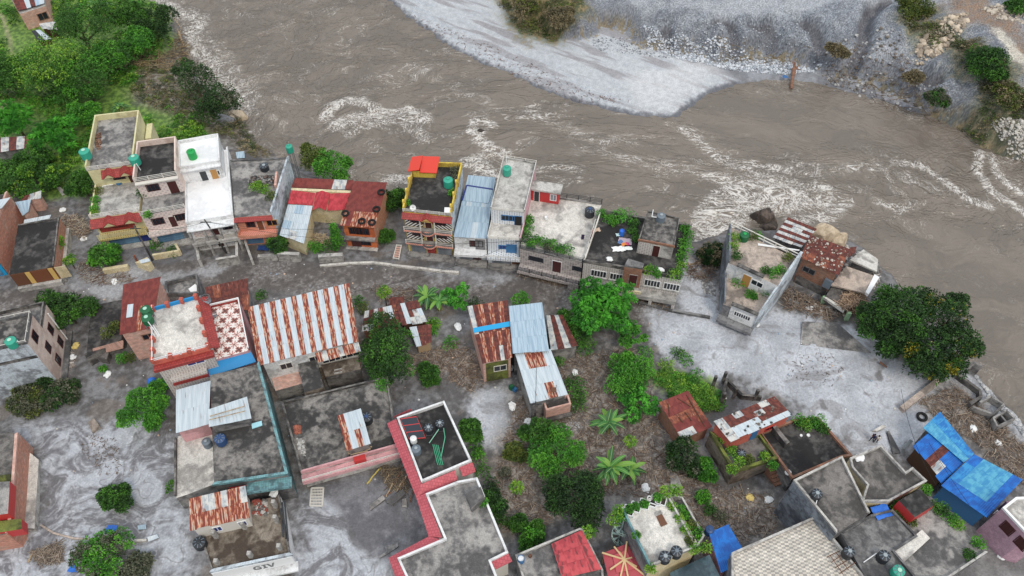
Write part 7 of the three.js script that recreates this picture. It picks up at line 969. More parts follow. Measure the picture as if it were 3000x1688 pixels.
// ---------- walls, kerbs, slabs, ruins ----------
function wall(label, pts, h, t, mat, o = {}) { const o_ = thing(o.name || 'yard_wall', label, o.cat || 'wall', flatV(pts[0], 0)); for (let i = 0; i + 1 < pts.length; i++) { const a = pts[i], b = pts[i + 1], d = V(b.x - a.x, 0, b.z - a.z).normalize(), n = V(-d.z, 0, d.x).multiplyScalar(t / 2); const q = [a.clone().add(n), b.clone().add(n), b.clone().sub(n), a.clone().sub(n)]; const e = i * .003; const g = new G(); g.prism(q, -.5, h - e, RO()); part('wall_run', g, mat, o_); } return o_; }
wall('white yard wall left of the open gate', on(c4, 0, 70, 1310, 300, 1320), 1.5, .5, M.cLight); wall('white yard wall right of the open gate', on(c4, 0, 495, 1330, 752, 1315), 1.3, .6, M.cLight);
wall('long pale kerb along the upper edge of the road', [...on(c4, 0, 500, 1385, 800, 1360, 1050, 1350, 1240, 1372), ...on(c5, 0, 0, 1375, 300, 1405, 560, 1440, 760, 1455)], .35, .35, M.cPale, { name: 'kerb', cat: 'kerb' });
wall('cream yard wall in front of the pink tiled house', on(c2, 0, 765, 1390, 1000, 1350, 965, 1290), 1, .3, M.cream); wall('grey yard wall left of the unfinished porch', on(c2, 0, 1145, 1260, 1180, 1449), 1.4, .35, M.cLight); wall('grey yard wall closing the unfinished porch', on(c2, 0, 1330, 1449, 1515, 1420, 1510, 1200), 1.5, .35, M.cLight); wall('grey yard wall beside the tarpaulin porch', on(c2, 0, 1575, 1260, 1640, 1440), 1.2, .3, M.cLight); wall('pale step wall in front of blue-grey shed', on(c2, 0, 1690, 1400, 1860, 1390), 1, .5, M.cLight); wall('cream wall end with rubble on the road', on(c3, 0, 890, 870, 1100, 835), .8, .5, M.cream); wall('grey kerb at the lower edge of the silt field', on(c6, 0, 1310, 1255, 1700, 1350, 2100, 1420), .3, .3, M.cGrey, { name: 'kerb', cat: 'kerb' });
wall('foundation wall strip running diagonally across the silt', on(e2, 0, 610, 815, 800, 665, 970, 535), .5, .7, M.cSand, { name: 'ruin_wall', cat: 'ruin' }); wall('broken compound wall beyond the diagonal foundation', on(e2, 0, 1100, 495, 1260, 410, 1340, 440), 1.2, .35, M.cMid, { name: 'ruin_wall', cat: 'ruin' }); wall('curved wall of the sunken ruin room', on(e2, 0, 1115, 500, 1330, 660, 1335, 720, 1235, 785), .9, .35, M.cDamp, { name: 'ruin_wall', cat: 'ruin' }); wall('ruined latrine cell wall near the river edge', on(e2, 0, 1250, 820, 1440, 890, 1545, 800, 1420, 720, 1320, 780), 1.1, .25, M.cMid, { name: 'ruin_wall', cat: 'ruin' }); wall('open concrete box ruin at the river edge', on(e2, 0, 1480, 1010, 1640, 935, 1560, 860, 1440, 930, 1480, 1010), 1.2, .22, M.cMid, { name: 'ruin_wall', cat: 'ruin' }); wall('cross wall inside the concrete box ruin', on(e2, 0, 1510, 890, 1570, 960), 1.0, .2, M.cGrey, { name: 'ruin_wall', cat: 'ruin' });
wall('roofless plot wall above orange walled room', on(d8, 0, 900, 355, 950, 140, 1100, 300, 1300, 320), .9, .3, M.cDark, { name: 'ruin_wall', cat: 'ruin' });
{ let k = 0; for (const [x, y] of [[820, 180], [920, 140], [905, 350], [1025, 300], [1238, 318]]) { const b = d8(x, y, 0), g = new G(); g.bar(V(b.x, -.3, b.z), V(b.x, 2.3, b.z), .32); solo('column', 'bare concrete column of the burnt plot, ' + ['leftmost', 'tallest at the back', 'second from left in front', 'beside the ash heap', 'rightmost'][k++], 'column', g, M.cDark, 'columns of the roofless plot'); } }
function slabT(label, pts, th, mat, o = {}) { const g = new G(); let s = 0; pts.forEach((a, i) => { const b = pts[(i + 1) % pts.length]; s += a.x * b.z - b.x * a.z; }); g.slab(s > 0 ? pts.slice().reverse() : pts, th, RO()); return solo(o.name || 'concrete_slab', label, o.cat || 'slab', g, mat, o.group); }
slabT('broad pale slab tilted in the silt below the collapsed house', [P(2352, 942, .4), P(2452, 945, .4), P(2552, 1033, .06), P(2345, 1010, .1)], .25, M.cMid); slabT('broken slab in wet mud, leftmost', [d6(672, 950, .25), d6(765, 885, .3), d6(785, 910, .3), d6(680, 990, .2)], .3, M.cMid); slabT('largest broken slab in wet mud by red eave', [d6(785, 930, .35), d6(905, 840, .6), d6(925, 870, .6), d6(830, 955, .3)], .35, M.cMid); slabT('upright broken slab piece right of the largest', [d6(900, 910, .3), d6(930, 905, .35), d6(935, 970, .2), d6(900, 965, .2)], .3, M.cMid); slabT('jagged slab alone in wet mud', [d6(780, 1240, .3), d6(870, 1215, .3), d6(875, 1240, .3), d6(820, 1280, .25), d6(745, 1325, .2), d6(735, 1315, .2), d6(790, 1275, .25)], .3, M.cMid);
slabT('pale concrete block tilted in lower left mud', [e3(762, 110, .9), e3(815, 72, 1), e3(858, 135, .7), e3(800, 200, .3)], .8, M.cSand); slabT('grey sheet slab upright in the mud gap by papayas', [c3(480, 145, .4), c3(505, 135, .4), c3(565, 185, .15), c3(525, 210, .1)], .15, M.cLight); slabT('pale slab beside two people', [e2(340, 1005, .3), e2(435, 950, .5), e2(475, 965, .5), e2(385, 1010, .25)], .3, M.cPale); slabT('grey floor slab between pale slab and blue roof', [e2(480, 1010, .3), e2(500, 1005, .3), e2(610, 1210, .25), e2(540, 1220, .25)], .3, M.cGrey); slabT('weathered plank ramp in the debris garden', [d7(1670, 520, .1), d7(1735, 560, .12), d7(1780, 680, .3), d7(1680, 690, .3)], .1, M.cMid, { name: 'plank_ramp', cat: 'planks' });
slabT('torn tin sheet near small silt yard tree', [e3(1195, 1010, .3), e3(1265, 1000, .5), e3(1270, 1040, .2), e3(1200, 1045, .15)], .05, M.zincBlue, { name: 'tin_sheet', cat: 'tin sheet' }); slabT('crumpled tin sheet at the end of pale wall line', [e3(1280, 1110, .5), e3(1365, 1085, .3), e3(1380, 1115, .2), e3(1290, 1150, .2)], .05, M.zinc, { name: 'tin_sheet', cat: 'tin sheet' }); slabT('bent tin sheet left of the blue roofs', [e2(620, 1150, .6), e2(700, 1085, .8), e2(730, 1105, .4), e2(640, 1180, .25)], .05, M.zinc, { name: 'tin_sheet', cat: 'tin sheet' }); slabT('blue-white tin piece behind the white house', [c2(1480, 440, .3), c2(1555, 430, .3), c2(1560, 490, .1), c2(1490, 495, .1)], .05, M.zincBlue, { name: 'tin_sheet', cat: 'tin sheet' }); slabT('white sheet crumpled on the small concrete terrace', [d2(985, 260, 3.2), d2(1060, 205, 3.4), d2(1095, 225, 3.3), d2(1080, 285, 3.1), d2(1010, 295, 3.1)], .15, M.white, { name: 'sheet', cat: 'sheet' });
wall('pale wall line curving through the lower left silt', on(e3, 0, 1010, 1150, 1280, 1145), .35, .25, M.cPale); wall('curved buried wall line through the swirled yard', on(e3, 0, 360, 1010, 470, 1080, 640, 1125, 830, 1135, 990, 1085), .2, .2, M.cSand);
// gate with tin sheet
{ const o = thing('gate_post_sign', 'cream gatepost block with white tin board on the road', 'gatepost', flatV(P(430, 785, 0), 0)); const g = new G(); g.prism([P(405, 785, 0), P(440, 797, 0), P(453, 785, 0), P(440, 770, 0)].map(q => flatV(q, 0)).reverse(), -.3, 1.2); part('block', g, M.cream, o); const h = new G(); h.slab([P(412, 772, 1.5), P(440, 765, 1.6), P(436, 757, 1.75), P(408, 762, 1.65)], .08); part('board', h, M.zinc, o); const k = new G(); k.bar(P(405, 772, 0).setY(-.2), P(405, 772, 0).setY(1.7), .2); part('post', k, M.rustOrange, o); }
// ---------- roof furniture ----------
{ const o = thing('solar_panels', 'three dark solar panels on a red frame', 'solar panel', d6(975, 420, 5.9)); const A = d6(890, 352, 6.9), B_ = d6(1000, 335, 6.9), C = d6(1062, 482, 6.15), D = d6(950, 492, 6.15); for (let i = 0; i < 3; i++) { const t0 = i / 3 + .015, t1 = (i + 1) / 3 - .015; const g = new G(); g.slab([lerp(A, D, t1), lerp(B_, C, t1), lerp(B_, C, t0), lerp(A, D, t0)], .06); part('panel', g, flat(0x232a36, .15), o); } const f = new G(); f.bar(drop(A, .1), drop(D, .1), .1); f.bar(drop(B_, .1), drop(C, .1), .1); for (let i = 0; i < 4; i++) f.bar(drop(lerp(A, D, i / 3), .04), drop(lerp(B_, C, i / 3), .04), .1); part('frame', f, M.redPaint, o); for (const p of [A, B_, C, D]) { const g = new G(); g.bar(V(p.x, 5.902, p.z), V(p.x, p.y - .14, p.z), .07); part('leg', g, M.redPaint, o); } }
for (let i = 0; i < 4; i++) { const g = new G(), x = 1115 + i * 12; g.cyl(d6(x, 530 + i * 2, 6.1), d6(x + 35, 675, 6.0), .045, .045, 6); solo('pipe', 'green pipe running across the black L-shaped roof, ' + ['leftmost', 'second', 'third', 'rightmost'][i] + ' of four', 'pipe', g, flat(0x3fa37c, .5), 'green pipes'); }
{ const g = new G(); g.cyl(d6(1180, 390, 7.0), d6(1090, 520, 6.2), .05, .05, 6); solo('pipe', 'pale green pipe from the right grey topped tank', 'pipe', g, flat(0x8fc9b0, .5)); const g2 = new G(); g2.cyl(d6(1190, 415, 7.0), d6(1200, 480, 6.1), .05, .05, 6); g2.cyl(d6(1200, 480, 6.1), d6(1168, 640, 5.96), .05, .05, 6); solo('pipe', 'bent green pipe on the right of the black roof', 'pipe', g2, flat(0x5fb492, .5)); }
function spiral(label, p, r, h, mat, turns = 1.1) { const o = thing('spiral_stair', label, 'staircase', p); const g = new G(); g.cyl(V(0, 0, 0), V(0, h + .9, 0), .08, .08, 8); const pm = shadows(new THREE.Mesh(g.geo(), mat)); pm.name = 'pole'; o.add(pm); const n = 15; for (let i = 0; i < n; i++) { const a = i / n * turns * 6.28, y = h * (i + 1) / n, b = a + .36, q = new G(); q.slab([V(Math.cos(a) * r, y, Math.sin(a) * r), V(Math.cos(a) * .1, y, Math.sin(a) * .1), V(Math.cos(b) * .1, y, Math.sin(b) * .1), V(Math.cos(b) * r, y, Math.sin(b) * r)], .05); const m = shadows(new THREE.Mesh(q.geo(), mat)); m.name = 'tread'; o.add(m); } const rg = new G(); for (let i = 0; i < 40; i++) { const a = i / 40 * turns * 6.28, b = (i + 1) / 40 * turns * 6.28; for (const e of [.9, .45]) rg.bar(V(Math.cos(a) * r, h * i / 40 + e, Math.sin(a) * r), V(Math.cos(b) * r, h * (i + 1) / 40 + e, Math.sin(b) * r), .05); if (i % 2 === 0) rg.bar(V(Math.cos(a) * r, h * i / 40, Math.sin(a) * r), V(Math.cos(a) * r, h * i / 40 + .9, Math.sin(a) * r), .03); } const rm = shadows(new THREE.Mesh(rg.geo(), mat)); rm.name = 'handrail'; o.add(rm); }
spiral('grey spiral stair beside the star tiled terrace', flatV(d2(1225, 560, 6.2), 6.01), .95, 3, M.steel); spiral('pale green spiral stair at the roof garden corner', flatV(d7(1235, 1090, 2), 0), .85, 5.5, flat(0x9fb8b4, .5, { metalness: .3 }), 2);
ordered([[1310, 890], [1370, 860], [1445, 835], [1510, 815], [1545, 800], [1590, 800]], q => d7(q[0], q[1], 6)).forEach(([x, y], i, a) => { const p = d7(x, y, 6), o = thing('planter_box', 'white planter box on the roof garden, ' + nth(i, a.length), 'planter', p, 'white planters of the roof garden', -.35); const g = new G(), w = .5, h = .4; for (const [dx, dz, sx, sz] of [[-w, 0, .04, w], [w, 0, .04, w], [0, -w, w - .05, .04], [0, w, w - .05, .04]]) g.box(V(dx, h / 2 + .01, dz), V(sx, 0, 0), V(0, h / 2, 0), V(0, 0, sz)); const m = shadows(new THREE.Mesh(g.geo(), M.plastic)); m.name = 'box'; o.add(m); const s = new G(); s.box(V(0, .14, 0), V(w - .06, 0, 0), V(0, .12, 0), V(0, 0, w - .06)); const sm = shadows(new THREE.Mesh(s.geo(), flat(0x3b332b))); sm.name = 'soil'; o.add(sm); });
// laundry
function cloth(label, p, w, h, mat, group, turn = 0, lie = 0) { const g = new THREE.PlaneGeometry(w, h, 10, 10), a = g.attributes.position, s = R0() * 20; for (let i = 0; i < a.count; i++) { const x = a.getX(i), y = a.getY(i); a.setXYZ(i, x * (1 + .18 * ns(y * 2 + s, 1)), y * (1 + .15 * ns(x * 2 + s, 5)), ns(x * 3 + s, y * 1.5) * .12); } if (lie) g.rotateX(-Math.PI / 2); g.computeBoundingBox(); g.translate(0, -g.boundingBox.min.y, 0); g.computeVertexNormals(); const m = shadows(new THREE.Mesh(g, mat)); m.name = numbered(lie ? 'cloth' : 'laundry'); m.position.copy(p); m.rotation.y = turn; m.userData = { label, category: 'cloth' }; if (group) m.userData.group = group; scene.add(m); }
{ const A = c6(885, 370, 6.3), B_ = c6(775, 750, 6.3), g = new G(); g.bar(A, B_, .04); for (const p of [A, lerp(A, B_, .5), B_]) g.bar(V(p.x, 4.603, p.z), p, .07); const t = thing('clothes_line', 'clothes line between pale and black roofs', 'clothes line', flatV(A, 4.6)); part('line_and_posts', g, M.offwhite, t); const tn = Math.atan2(-(B_.z - A.z), B_.x - A.x); [['pale patterned cloth at the top of the clothes line', .08, 0xcfd6d8], ['white shirt on the clothes line', .2, 0xe8e8ea], ['red cloth on the clothes line', .3, 0xb5493f], ['white and red towel on the clothes line', .42, 0xe0c4c4], ['navy trousers on the clothes line', .52, 0x2c3350], ['white vest low on the clothes line', .62, 0xe6e6e6]].forEach(([l, t2, c]) => { const p = lerp(A, B_, t2); cloth(l, V(p.x, 5.35, p.z), .8, .9, flat(c, .9), 'laundry on the line', tn); }); }
cloth('dark trousers hanging on the lower railing post', c6(748, 590, 4.6), .4, 1.0, flat(0x3a2f52, .9)); cloth('brown cloth spread beside the clothes line', c6(895, 490, 5.02), 1, .6, flat(0xc8b2a0, .9), null, .3, 1); cloth('white sheet spread on the black roof, front', c6(1130, 690, 5.02), 1.6, .9, flat(0xf0f0f0, .9), 'washing spread on the black roof', .1, 1); cloth('long white sheet beside the front sheet', c6(1215, 685, 5.05), 1.5, .6, flat(0xe6ecec, .9), 'washing spread on the black roof', .1, 1); cloth('pink and grey heap of washing', c6(1200, 610, 5.02), 1.8, 1.1, flat(0xb9a8b4, .9), 'washing spread on the black roof', -.2, 1); cloth('orange garment on the washing', c6(1190, 640, 5.16), .7, .5, flat(0xe08a4a, .9), 'washing spread on the black roof', .5, 1); cloth('magenta garment on the washing', c6(1225, 635, 5.16), .5, .5, flat(0xc2457c, .9), 'washing spread on the black roof', 0, 1); cloth('blue garment on the washing', c6(1150, 615, 5.16), .6, .5, flat(0x5a78a8, .9), 'washing spread on the black roof', .8, 1); cloth('pale aqua sheet under the blue drum', c6(1140, 540, 5.01), .9, .6, flat(0xc8e2e0, .9), null, 0, 1); cloth('heap of white washing on the yellow house terrace', c2(350, 725, 6.02), 1.5, .8, flat(0xe8eaec, .9), null, .2, 1);
cloth('blue tarpaulin heap on the patched grey roof', e1(1135, 890, 6.22), 1.8, 1.4, M.tarpBlue, null, .3, 1); cloth('blue tarpaulin over clutter by the peach house', c2(1750, 1290, .3), 2.2, .9, flat(0x24437e, .7), null, 0, 1); cloth('blue scrap on the far shore beside the red trunk', e5(775, 582, -1.6), .9, .7, flat(0x3e6aa0, .8), null, 0, 1); cloth('blue scrap in the silt yard', e3(968, 1040, .05), 1.1, .8, M.tarpBlue, null, 0, 1); cloth('blue bag at the lower left edge', e3(635, 1385, .1), .9, .8, M.tarpBlue, null, 0, 1);
slabT('pale blue door panel lying on the blotched grey roof', [d5(650, 435, 6.1), d5(718, 415, 6.1), d5(722, 445, 6.1), d5(655, 468, 6.1)], .1, flat(0xa8dbe8, .6), { name: 'door_panel', cat: 'panel' }); slabT('rusted sheet on the roof garden floor', [d7(1550, 925, 6.12), d7(1600, 905, 6.12), d7(1650, 995, 6.1), d7(1595, 1020, 6.1)], .08, M.panelBrown, { name: 'tin_sheet', cat: 'tin sheet' }); slabT('grey lid sheet beside the rusted sheet', [d7(1535, 900, 6.16), d7(1590, 875, 6.16), d7(1605, 905, 6.14), d7(1552, 928, 6.14)], .1, M.cLight, { name: 'sheet', cat: 'sheet' });
// lattice pallet, bed frame, table, dish
{ const o = thing('lattice_frame', 'white lattice frame lying in the mud', 'frame', flatV(d6(305, 895), 0)), A = d6(268, 835, .12), B_ = d6(352, 832, .12), C = d6(344, 960, .12), D = d6(258, 958, .12); const g = new G(); for (const [a, b] of [[A, B_], [B_, C], [C, D], [D, A]]) g.bar(a, b, .16, .1); part('border', g, M.offwhite, o); for (let i = 1; i < 6; i++) { const q = new G(); q.bar(lerp(A, D, i / 6), lerp(B_, C, i / 6), .12, .06); part('slat', q, M.offwhite, o); } for (let i = 1; i < 8; i++) { const q = new G(); q.bar(lerp(A, B_, i / 8).setY(.08), lerp(D, C, i / 8).setY(.08), .05, .05); part('bar', q, M.offwhite, o); } }
{ const o = thing('bed_frame', 'broken wooden bed frame on the silt by the striped house', 'bed frame', flatV(c4(1320, 1230), 0)), A = c4(1310, 1155, .4), B_ = c4(1362, 1158, .4), C = c4(1335, 1300, .25), D = c4(1275, 1290, .25); for (const [a, b] of [[A, B_], [B_, C], [C, D], [D, A]]) { const g = new G(); g.bar(a, b, .1, .16); part('rail', g, M.offwhite, o); } for (let i = 1; i < 6; i++) { const g = new G(); g.bar(lerp(A, D, i / 6), lerp(B_, C, i / 6), .28, .04); part('slat', g, M.brickPink, o); } for (const p of [A, B_, C, D]) { const g = new G(); g.bar(V(p.x, -.2, p.z), V(p.x, p.y + .1, p.z), .1); part('leg', g, M.offwhite, o); } }
for (const [l, p, tl] of [['white satellite dish on the striped house roof', c4(1490, 790, 7.97), 0], ['white dish on the wall of the pinkish house', d1(458, 640, 2), 1]]) { const o = thing('satellite_dish', l, 'dish', p); const g = new THREE.SphereGeometry(.6, 16, 8, 0, 6.28, 0, .75); g.translate(0, -.45, 0); g.rotateX(-2.2); g.translate(0, .7, .1); const m = shadows(new THREE.Mesh(g, M.plastic)); m.name = 'reflector'; o.add(m); const q = new G(); q.bar(V(0, tl ? -2 : 0, 0), V(0, .75, 0), .07); const s = shadows(new THREE.Mesh(q.geo(), M.steelDark)); s.name = 'mast'; o.add(s); }
{ const o = thing('plastic_table', 'white table with flower print on the striped house roof', 'table', c4(1858, 815, 7.97)); const g = new G(); g.box(V(0, .6, 0), V(.45, 0, 0), V(0, .04, 0), V(0, 0, .45)); const m = shadows(new THREE.Mesh(g.geo(), M.plastic)); m.name = 'top'; o.add(m); for (const [x, z] of [[-.4, -.4], [.4, -.4], [.4, .4], [-.4, .4]]) { const q = new G(); q.bar(V(x, 0, z), V(x, .559, z), .06); const s = shadows(new THREE.Mesh(q.geo(), M.plastic)); s.name = 'leg'; o.add(s); } }
{ const o = thing('chair', 'rusty chair frame standing on the rust blotched tin roof', 'chair', d4(1060, 1080, 4.35)); const g = new G(); g.box(V(0, .45, 0), V(.3, 0, 0), V(0, .03, 0), V(0, 0, .3)); const m = shadows(new THREE.Mesh(g.geo(), M.panelBrown)); m.name = 'seat'; o.add(m); for (const [x, z, h] of [[-.28, -.28, 1], [.28, -.28, 1], [.28, .28, .42], [-.28, .28, .42]]) { const q = new G(); q.bar(V(x, -.1, z), V(x, h, z), .06); const s = shadows(new THREE.Mesh(q.geo(), M.panelBrown)); s.name = 'leg'; o.add(s); } }
// utility poles and cables
function pole(label, p, h, lean = [0, 0]) { const o = thing('utility_pole', label, 'pole', p); const g = new G(); g.cyl(V(0, -.4, 0), V(lean[0], h, lean[1]), .14, .09, 8); const m = shadows(new THREE.Mesh(g.geo(), M.cDark)); m.name = 'shaft'; o.add(m); const q = new G(); q.bar(V(lean[0] - .7, h - .5, lean[1]), V(lean[0] + .7, h - .5, lean[1]), .1); const s = shadows(new THREE.Mesh(q.geo(), M.steelDark)); s.name = 'crossarm'; o.add(s); return V(p.x + lean[0], p.y + h - .4, p.z + lean[1]); }
const k1 = pole('dark pole between the yellow and pink tiled houses', c2(745, 1400, 0), 7), k2 = pole('leaning pole in front of the unfinished porch', c2(1400, 1330, 0), 7, [-.9, .3]), k3 = pole('pole at the road edge by the blue tiled house', c5(1460, 1420, 0), 6.5), k4 = pole('thin pole by the brick cistern', d4(878, 1385, 0), 5);
function cable(label, a, b, sag) { const g = new G(); let p = a; for (let i = 1; i <= 14; i++) { const t = i / 14, q = lerp(a, b, t); q.y -= sag * 4 * t * (1 - t); g.cyl(p, q, .022, .022, 5, false); p = q; } solo('cable', label, 'cable', g, M.black); }
cable('black cable between the two poles by the white house', k1, k2, .8); cable('long black cable from leaning pole to the blue tiled house pole', k2, k3, 2.2); cable('cable from the leaning pole to the orange house', k2, c4(900, 960, 4.2), .9); cable('cable crossing the road to the big striped tin roof', k3, d3(1000, 300, 6.4), 1.6); cable('cable from the blue tiled house pole to the black roof', k3, c6(1220, 830, 6.5), .9); cable('cable from the thin pole to the pale metal roof', k4, d4(900, 680, 5.4), .5); cable('cable drooping from tall grey house over the silt', e1(1650, 720, 4.2), P(2640, 1140, 6), 1.2); cable('cable lying across the blue roofs', e1(1550, 290, 3.9), e1(1900, 830, 3.75), .15);
// ---------- people ----------
function person(label, p, top, legs, turn, pose) {
  const J = pose, bones = [['hipL', 'kneeL', .085, .065], ['kneeL', 'footL', .065, .045], ['hipR', 'kneeR', .085, .065], ['kneeR', 'footR', .065, .045], ['footL', 'toeL', .045, .035], ['footR', 'toeR', .045, .035], ['pelvis', 'chest', .14, .15], ['chest', 'neck', .13, .06], ['neck', 'head', .06, .105], ['head', 'crown', .105, .095], ['shL', 'elL', .06, .045], ['elL', 'haL', .045, .035], ['shR', 'elR', .06, .045], ['elR', 'haR', .045, .035], ['shL', 'shR', .075, .075], ['hipL', 'hipR', .1, .1]];
  const N = 44, H = 1.8, s = H / N, nx = 26, f = (x, y, z) => { let d = 1; const q = V(x, y, z); for (const [a, b, r0, r1] of bones) { const A = J[a], B = J[b], e = B.clone().sub(A), t = clamp(q.clone().sub(A).dot(e) / e.lengthSq()), k = q.distanceTo(A.clone().addScaledVector(e, t)) - mix(r0, r1, t); const h = clamp(.5 + .5 * (d - k) / .05); d = mix(d, k, h) - .05 * h * (1 - h); } return d; };
  // surface nets on the distance grid: one continuous skin
  const nz = nx, dims = [nx, N + 4, nz], val = new Float32Array(dims[0] * dims[1] * dims[2]), id = (i, j, k) => (k * dims[1] + j) * dims[0] + i, pos = (i, j, k) => V((i - nx / 2) * s, (j - 1) * s, (k - nz / 2) * s);
  for (let k = 0; k < nz; k++) for (let j = 0; j < dims[1]; j++) for (let i = 0; i < nx; i++) { const q = pos(i, j, k); val[id(i, j, k)] = f(q.x, q.y, q.z); }
  const vm = new Map(), vp = [], idx = []; const cell = (i, j, k) => { const key = id(i, j, k); if (vm.has(key)) return vm.get(key); let c = V(0, 0, 0), n = 0; for (const [a, b] of [[0, 1], [2, 3], [4, 5], [6, 7], [0, 2], [1, 3], [4, 6], [5, 7], [0, 4], [1, 5], [2, 6], [3, 7]]) { const pa = [i + (a & 1), j + (a >> 1 & 1), k + (a >> 2)], pb = [i + (b & 1), j + (b >> 1 & 1), k + (b >> 2)], va = val[id(...pa)], vb = val[id(...pb)]; if ((va < 0) !== (vb < 0)) { c.add(pos(...pa).lerp(pos(...pb), va / (va - vb))); n++; } } c.multiplyScalar(1 / n); vp.push(c.x, c.y, c.z); vm.set(key, vp.length / 3 - 1); return vp.length / 3 - 1; };
  for (let k = 1; k < nz - 1; k++) for (let j = 1; j < dims[1] - 1; j++) for (let i = 1; i < nx - 1; i++) { const a = val[id(i, j, k)] < 0; const q = (b, c0, c1, c2, c3) => { if (a !== b) { const w = [cell(...c0), cell(...c1), cell(...c2), cell(...c3)]; if (a) idx.push(w[0], w[1], w[2], w[0], w[2], w[3]); else idx.push(w[0], w[2], w[1], w[0], w[3], w[2]); } }; q(val[id(i + 1, j, k)] < 0, [i, j - 1, k - 1], [i, j, k - 1], [i, j, k], [i, j - 1, k]); q(val[id(i, j + 1, k)] < 0, [i - 1, j, k - 1], [i - 1, j, k], [i, j, k], [i, j, k - 1]); q(val[id(i, j, k + 1)] < 0, [i - 1, j - 1, k], [i, j - 1, k], [i, j, k], [i - 1, j, k]); }
  const g = new THREE.BufferGeometry(); g.setAttribute('position', new THREE.BufferAttribute(new Float32Array(vp), 3)); g.setIndex(idx); g.computeVertexNormals(); const skin = srgb([150, 106, 80]), T = srgb(top), Lg = srgb(legs), hair = srgb([26, 22, 20]), col = []; for (let i = 0; i < vp.length; i += 3) { const y = vp[i + 1], v = V(vp[i], y, vp[i + 2]); let c = y > J.head.y + .04 ? hair : y > J.neck.y ? skin : y > J.pelvis.y - .02 ? T : Lg; if (v.distanceTo(J.haL) < .16 || v.distanceTo(J.haR) < .16) c = skin; if (y < .07) c = hair; col.push(c.r, c.g, c.b); } g.setAttribute('color', new THREE.BufferAttribute(new Float32Array(col), 3));
  const o = thing('person', label, 'person', p, 'people on the silt', turn), m = shadows(new THREE.Mesh(g, std({ vertexColors: true, roughness: .85 }))); m.name = 'body'; o.add(m);
}
const stride = (k) => ({ pelvis: V(0, .92, 0), chest: V(0, 1.28, .03), neck: V(0, 1.46, .04), head: V(0, 1.57, .06), crown: V(0, 1.64, .05), hipL: V(-.09, .9, 0), hipR: V(.09, .9, 0), kneeL: V(-.1, .5, .16 * k), footL: V(-.1, .08, .1 * k), toeL: V(-.11, .045, .1 * k + .14), kneeR: V(.1, .5, -.02 * k), footR: V(.1, .1, -.26 * k), toeR: V(.1, .045, -.26 * k + .13), shL: V(-.19, 1.38, .02), elL: V(-.25, 1.12, -.08 * k), haL: V(-.22, .9, .06), shR: V(.19, 1.38, .02), elR: V(.25, 1.12, .1 * k), haR: V(.2, .95, .26 * k) });
{ const p = e2(330, 1100), q = e2(368, 1112); person('person in dark blue clothes walking on the silt', V(p.x, townH(p.x, p.z), p.z), [34, 44, 84], [40, 44, 58], -1.2, stride(1)); person('person in a white shirt walking on the silt', V(q.x, townH(q.x, q.z), q.z), [226, 224, 218], [44, 44, 48], -1.0, stride(.8)); }
// ---------- loose debris ----------
const inPoly = (pl, r) => { let a = 1e9, b = -1e9, c = 1e9, d = -1e9; pl.forEach(p => { a = Math.min(a, p.x); b = Math.max(b, p.x); c = Math.min(c, p.z); d = Math.max(d, p.z); }); for (let i = 0; i < 200; i++) { const x = mix(a, b, r()), z = mix(c, d, r()); if (sdist(pl, x, z) > 0) return [x, z]; } return [(a + b) / 2, (c + d) / 2]; };
const stickGeo = new THREE.CylinderGeometry(.5, .38, 1, 5, 1); stickGeo.rotateZ(Math.PI / 2);
function sticks(name, label, polyPts, n, o = {}) { const r = rng(o.seed || 3), ms = [], cs = [], cols = o.cols || [[150, 132, 116], [120, 100, 84], [176, 160, 144], [96, 80, 68], [132, 116, 104]]; for (let i = 0; i < n; i++) { const [x, z] = inPoly(polyPts, r), L = mix(o.l0 || .25, o.l1 || 1.5, Math.pow(r(), 2.2)), w = mix(.03, .09, r()); const hf = o.hf || townH; if ((hf === townH) && o.avoid && o.avoid(x, z)) continue; ms.push(new THREE.Matrix4().compose(V(x, hf(x, z) + .05 + r() * (o.pile || .12), z), new THREE.Quaternion().setFromEuler(new THREE.Euler((r() - .5) * .3, r() * 6.28, (r() - .5) * .35)), V(L, w, w))); cs.push(srgb(cols[(r() * cols.length) | 0])); } instanced(name, label, stickGeo, std({ roughness: .95 }), ms, cs, 'debris'); }
const Q = s => line(0, s);
sticks('wood_debris', 'flood wood and splinters covering the garden', Q('1490,1240 1570,1060 1700,1040 1850,1020 1930,1180 1960,1330 2100,1420 2260,1450 2280,1560 2060,1620 1960,1480 1760,1440 1560,1560 1470,1560 1440,1420'), 5200, { seed: 4 });
sticks('wood_debris', 'flood wood in the yard left of the striped tin house', Q('1200,1040 1340,1000 1420,1060 1440,1120 1380,1150 1300,1110 1180,1090'), 800, { seed: 5 });
sticks('wood_debris', 'flood wood around the river edge ruins', Q('2680,1180 2800,1130 2900,1220 3040,1330 3040,1440 2960,1420 2860,1300 2760,1240'), 1300, { seed: 6, pile: .3 });
sticks('wood_debris', 'splintered timber beside the collapsed house', on(c7, 0, 1560, 1050, 1780, 1000, 1870, 1000, 1790, 1180, 1620, 1190), 450, { seed: 7, pile: .9, l1: 2.2, cols: [[190, 164, 138], [160, 134, 112], [120, 100, 84]] });
sticks('wood_debris', 'splintered timber heaped on the collapsed floor slab', on(c7, 1.9, 1640, 960, 1840, 960, 1760, 1080, 1640, 1130, 1560, 1090), 330, { seed: 27, hf: () => 1.75, pile: .6, l1: 2, cols: [[196, 170, 144], [164, 138, 116], [126, 106, 90]] });
sticks('wood_debris', 'timber wreckage in front of the rust roofed wreck', on(c7, 0, 1000, 980, 1100, 900, 1400, 1080, 1560, 1230, 1480, 1260, 1200, 1180, 1020, 1110), 420, { seed: 8, pile: .5, l1: 2.4 });
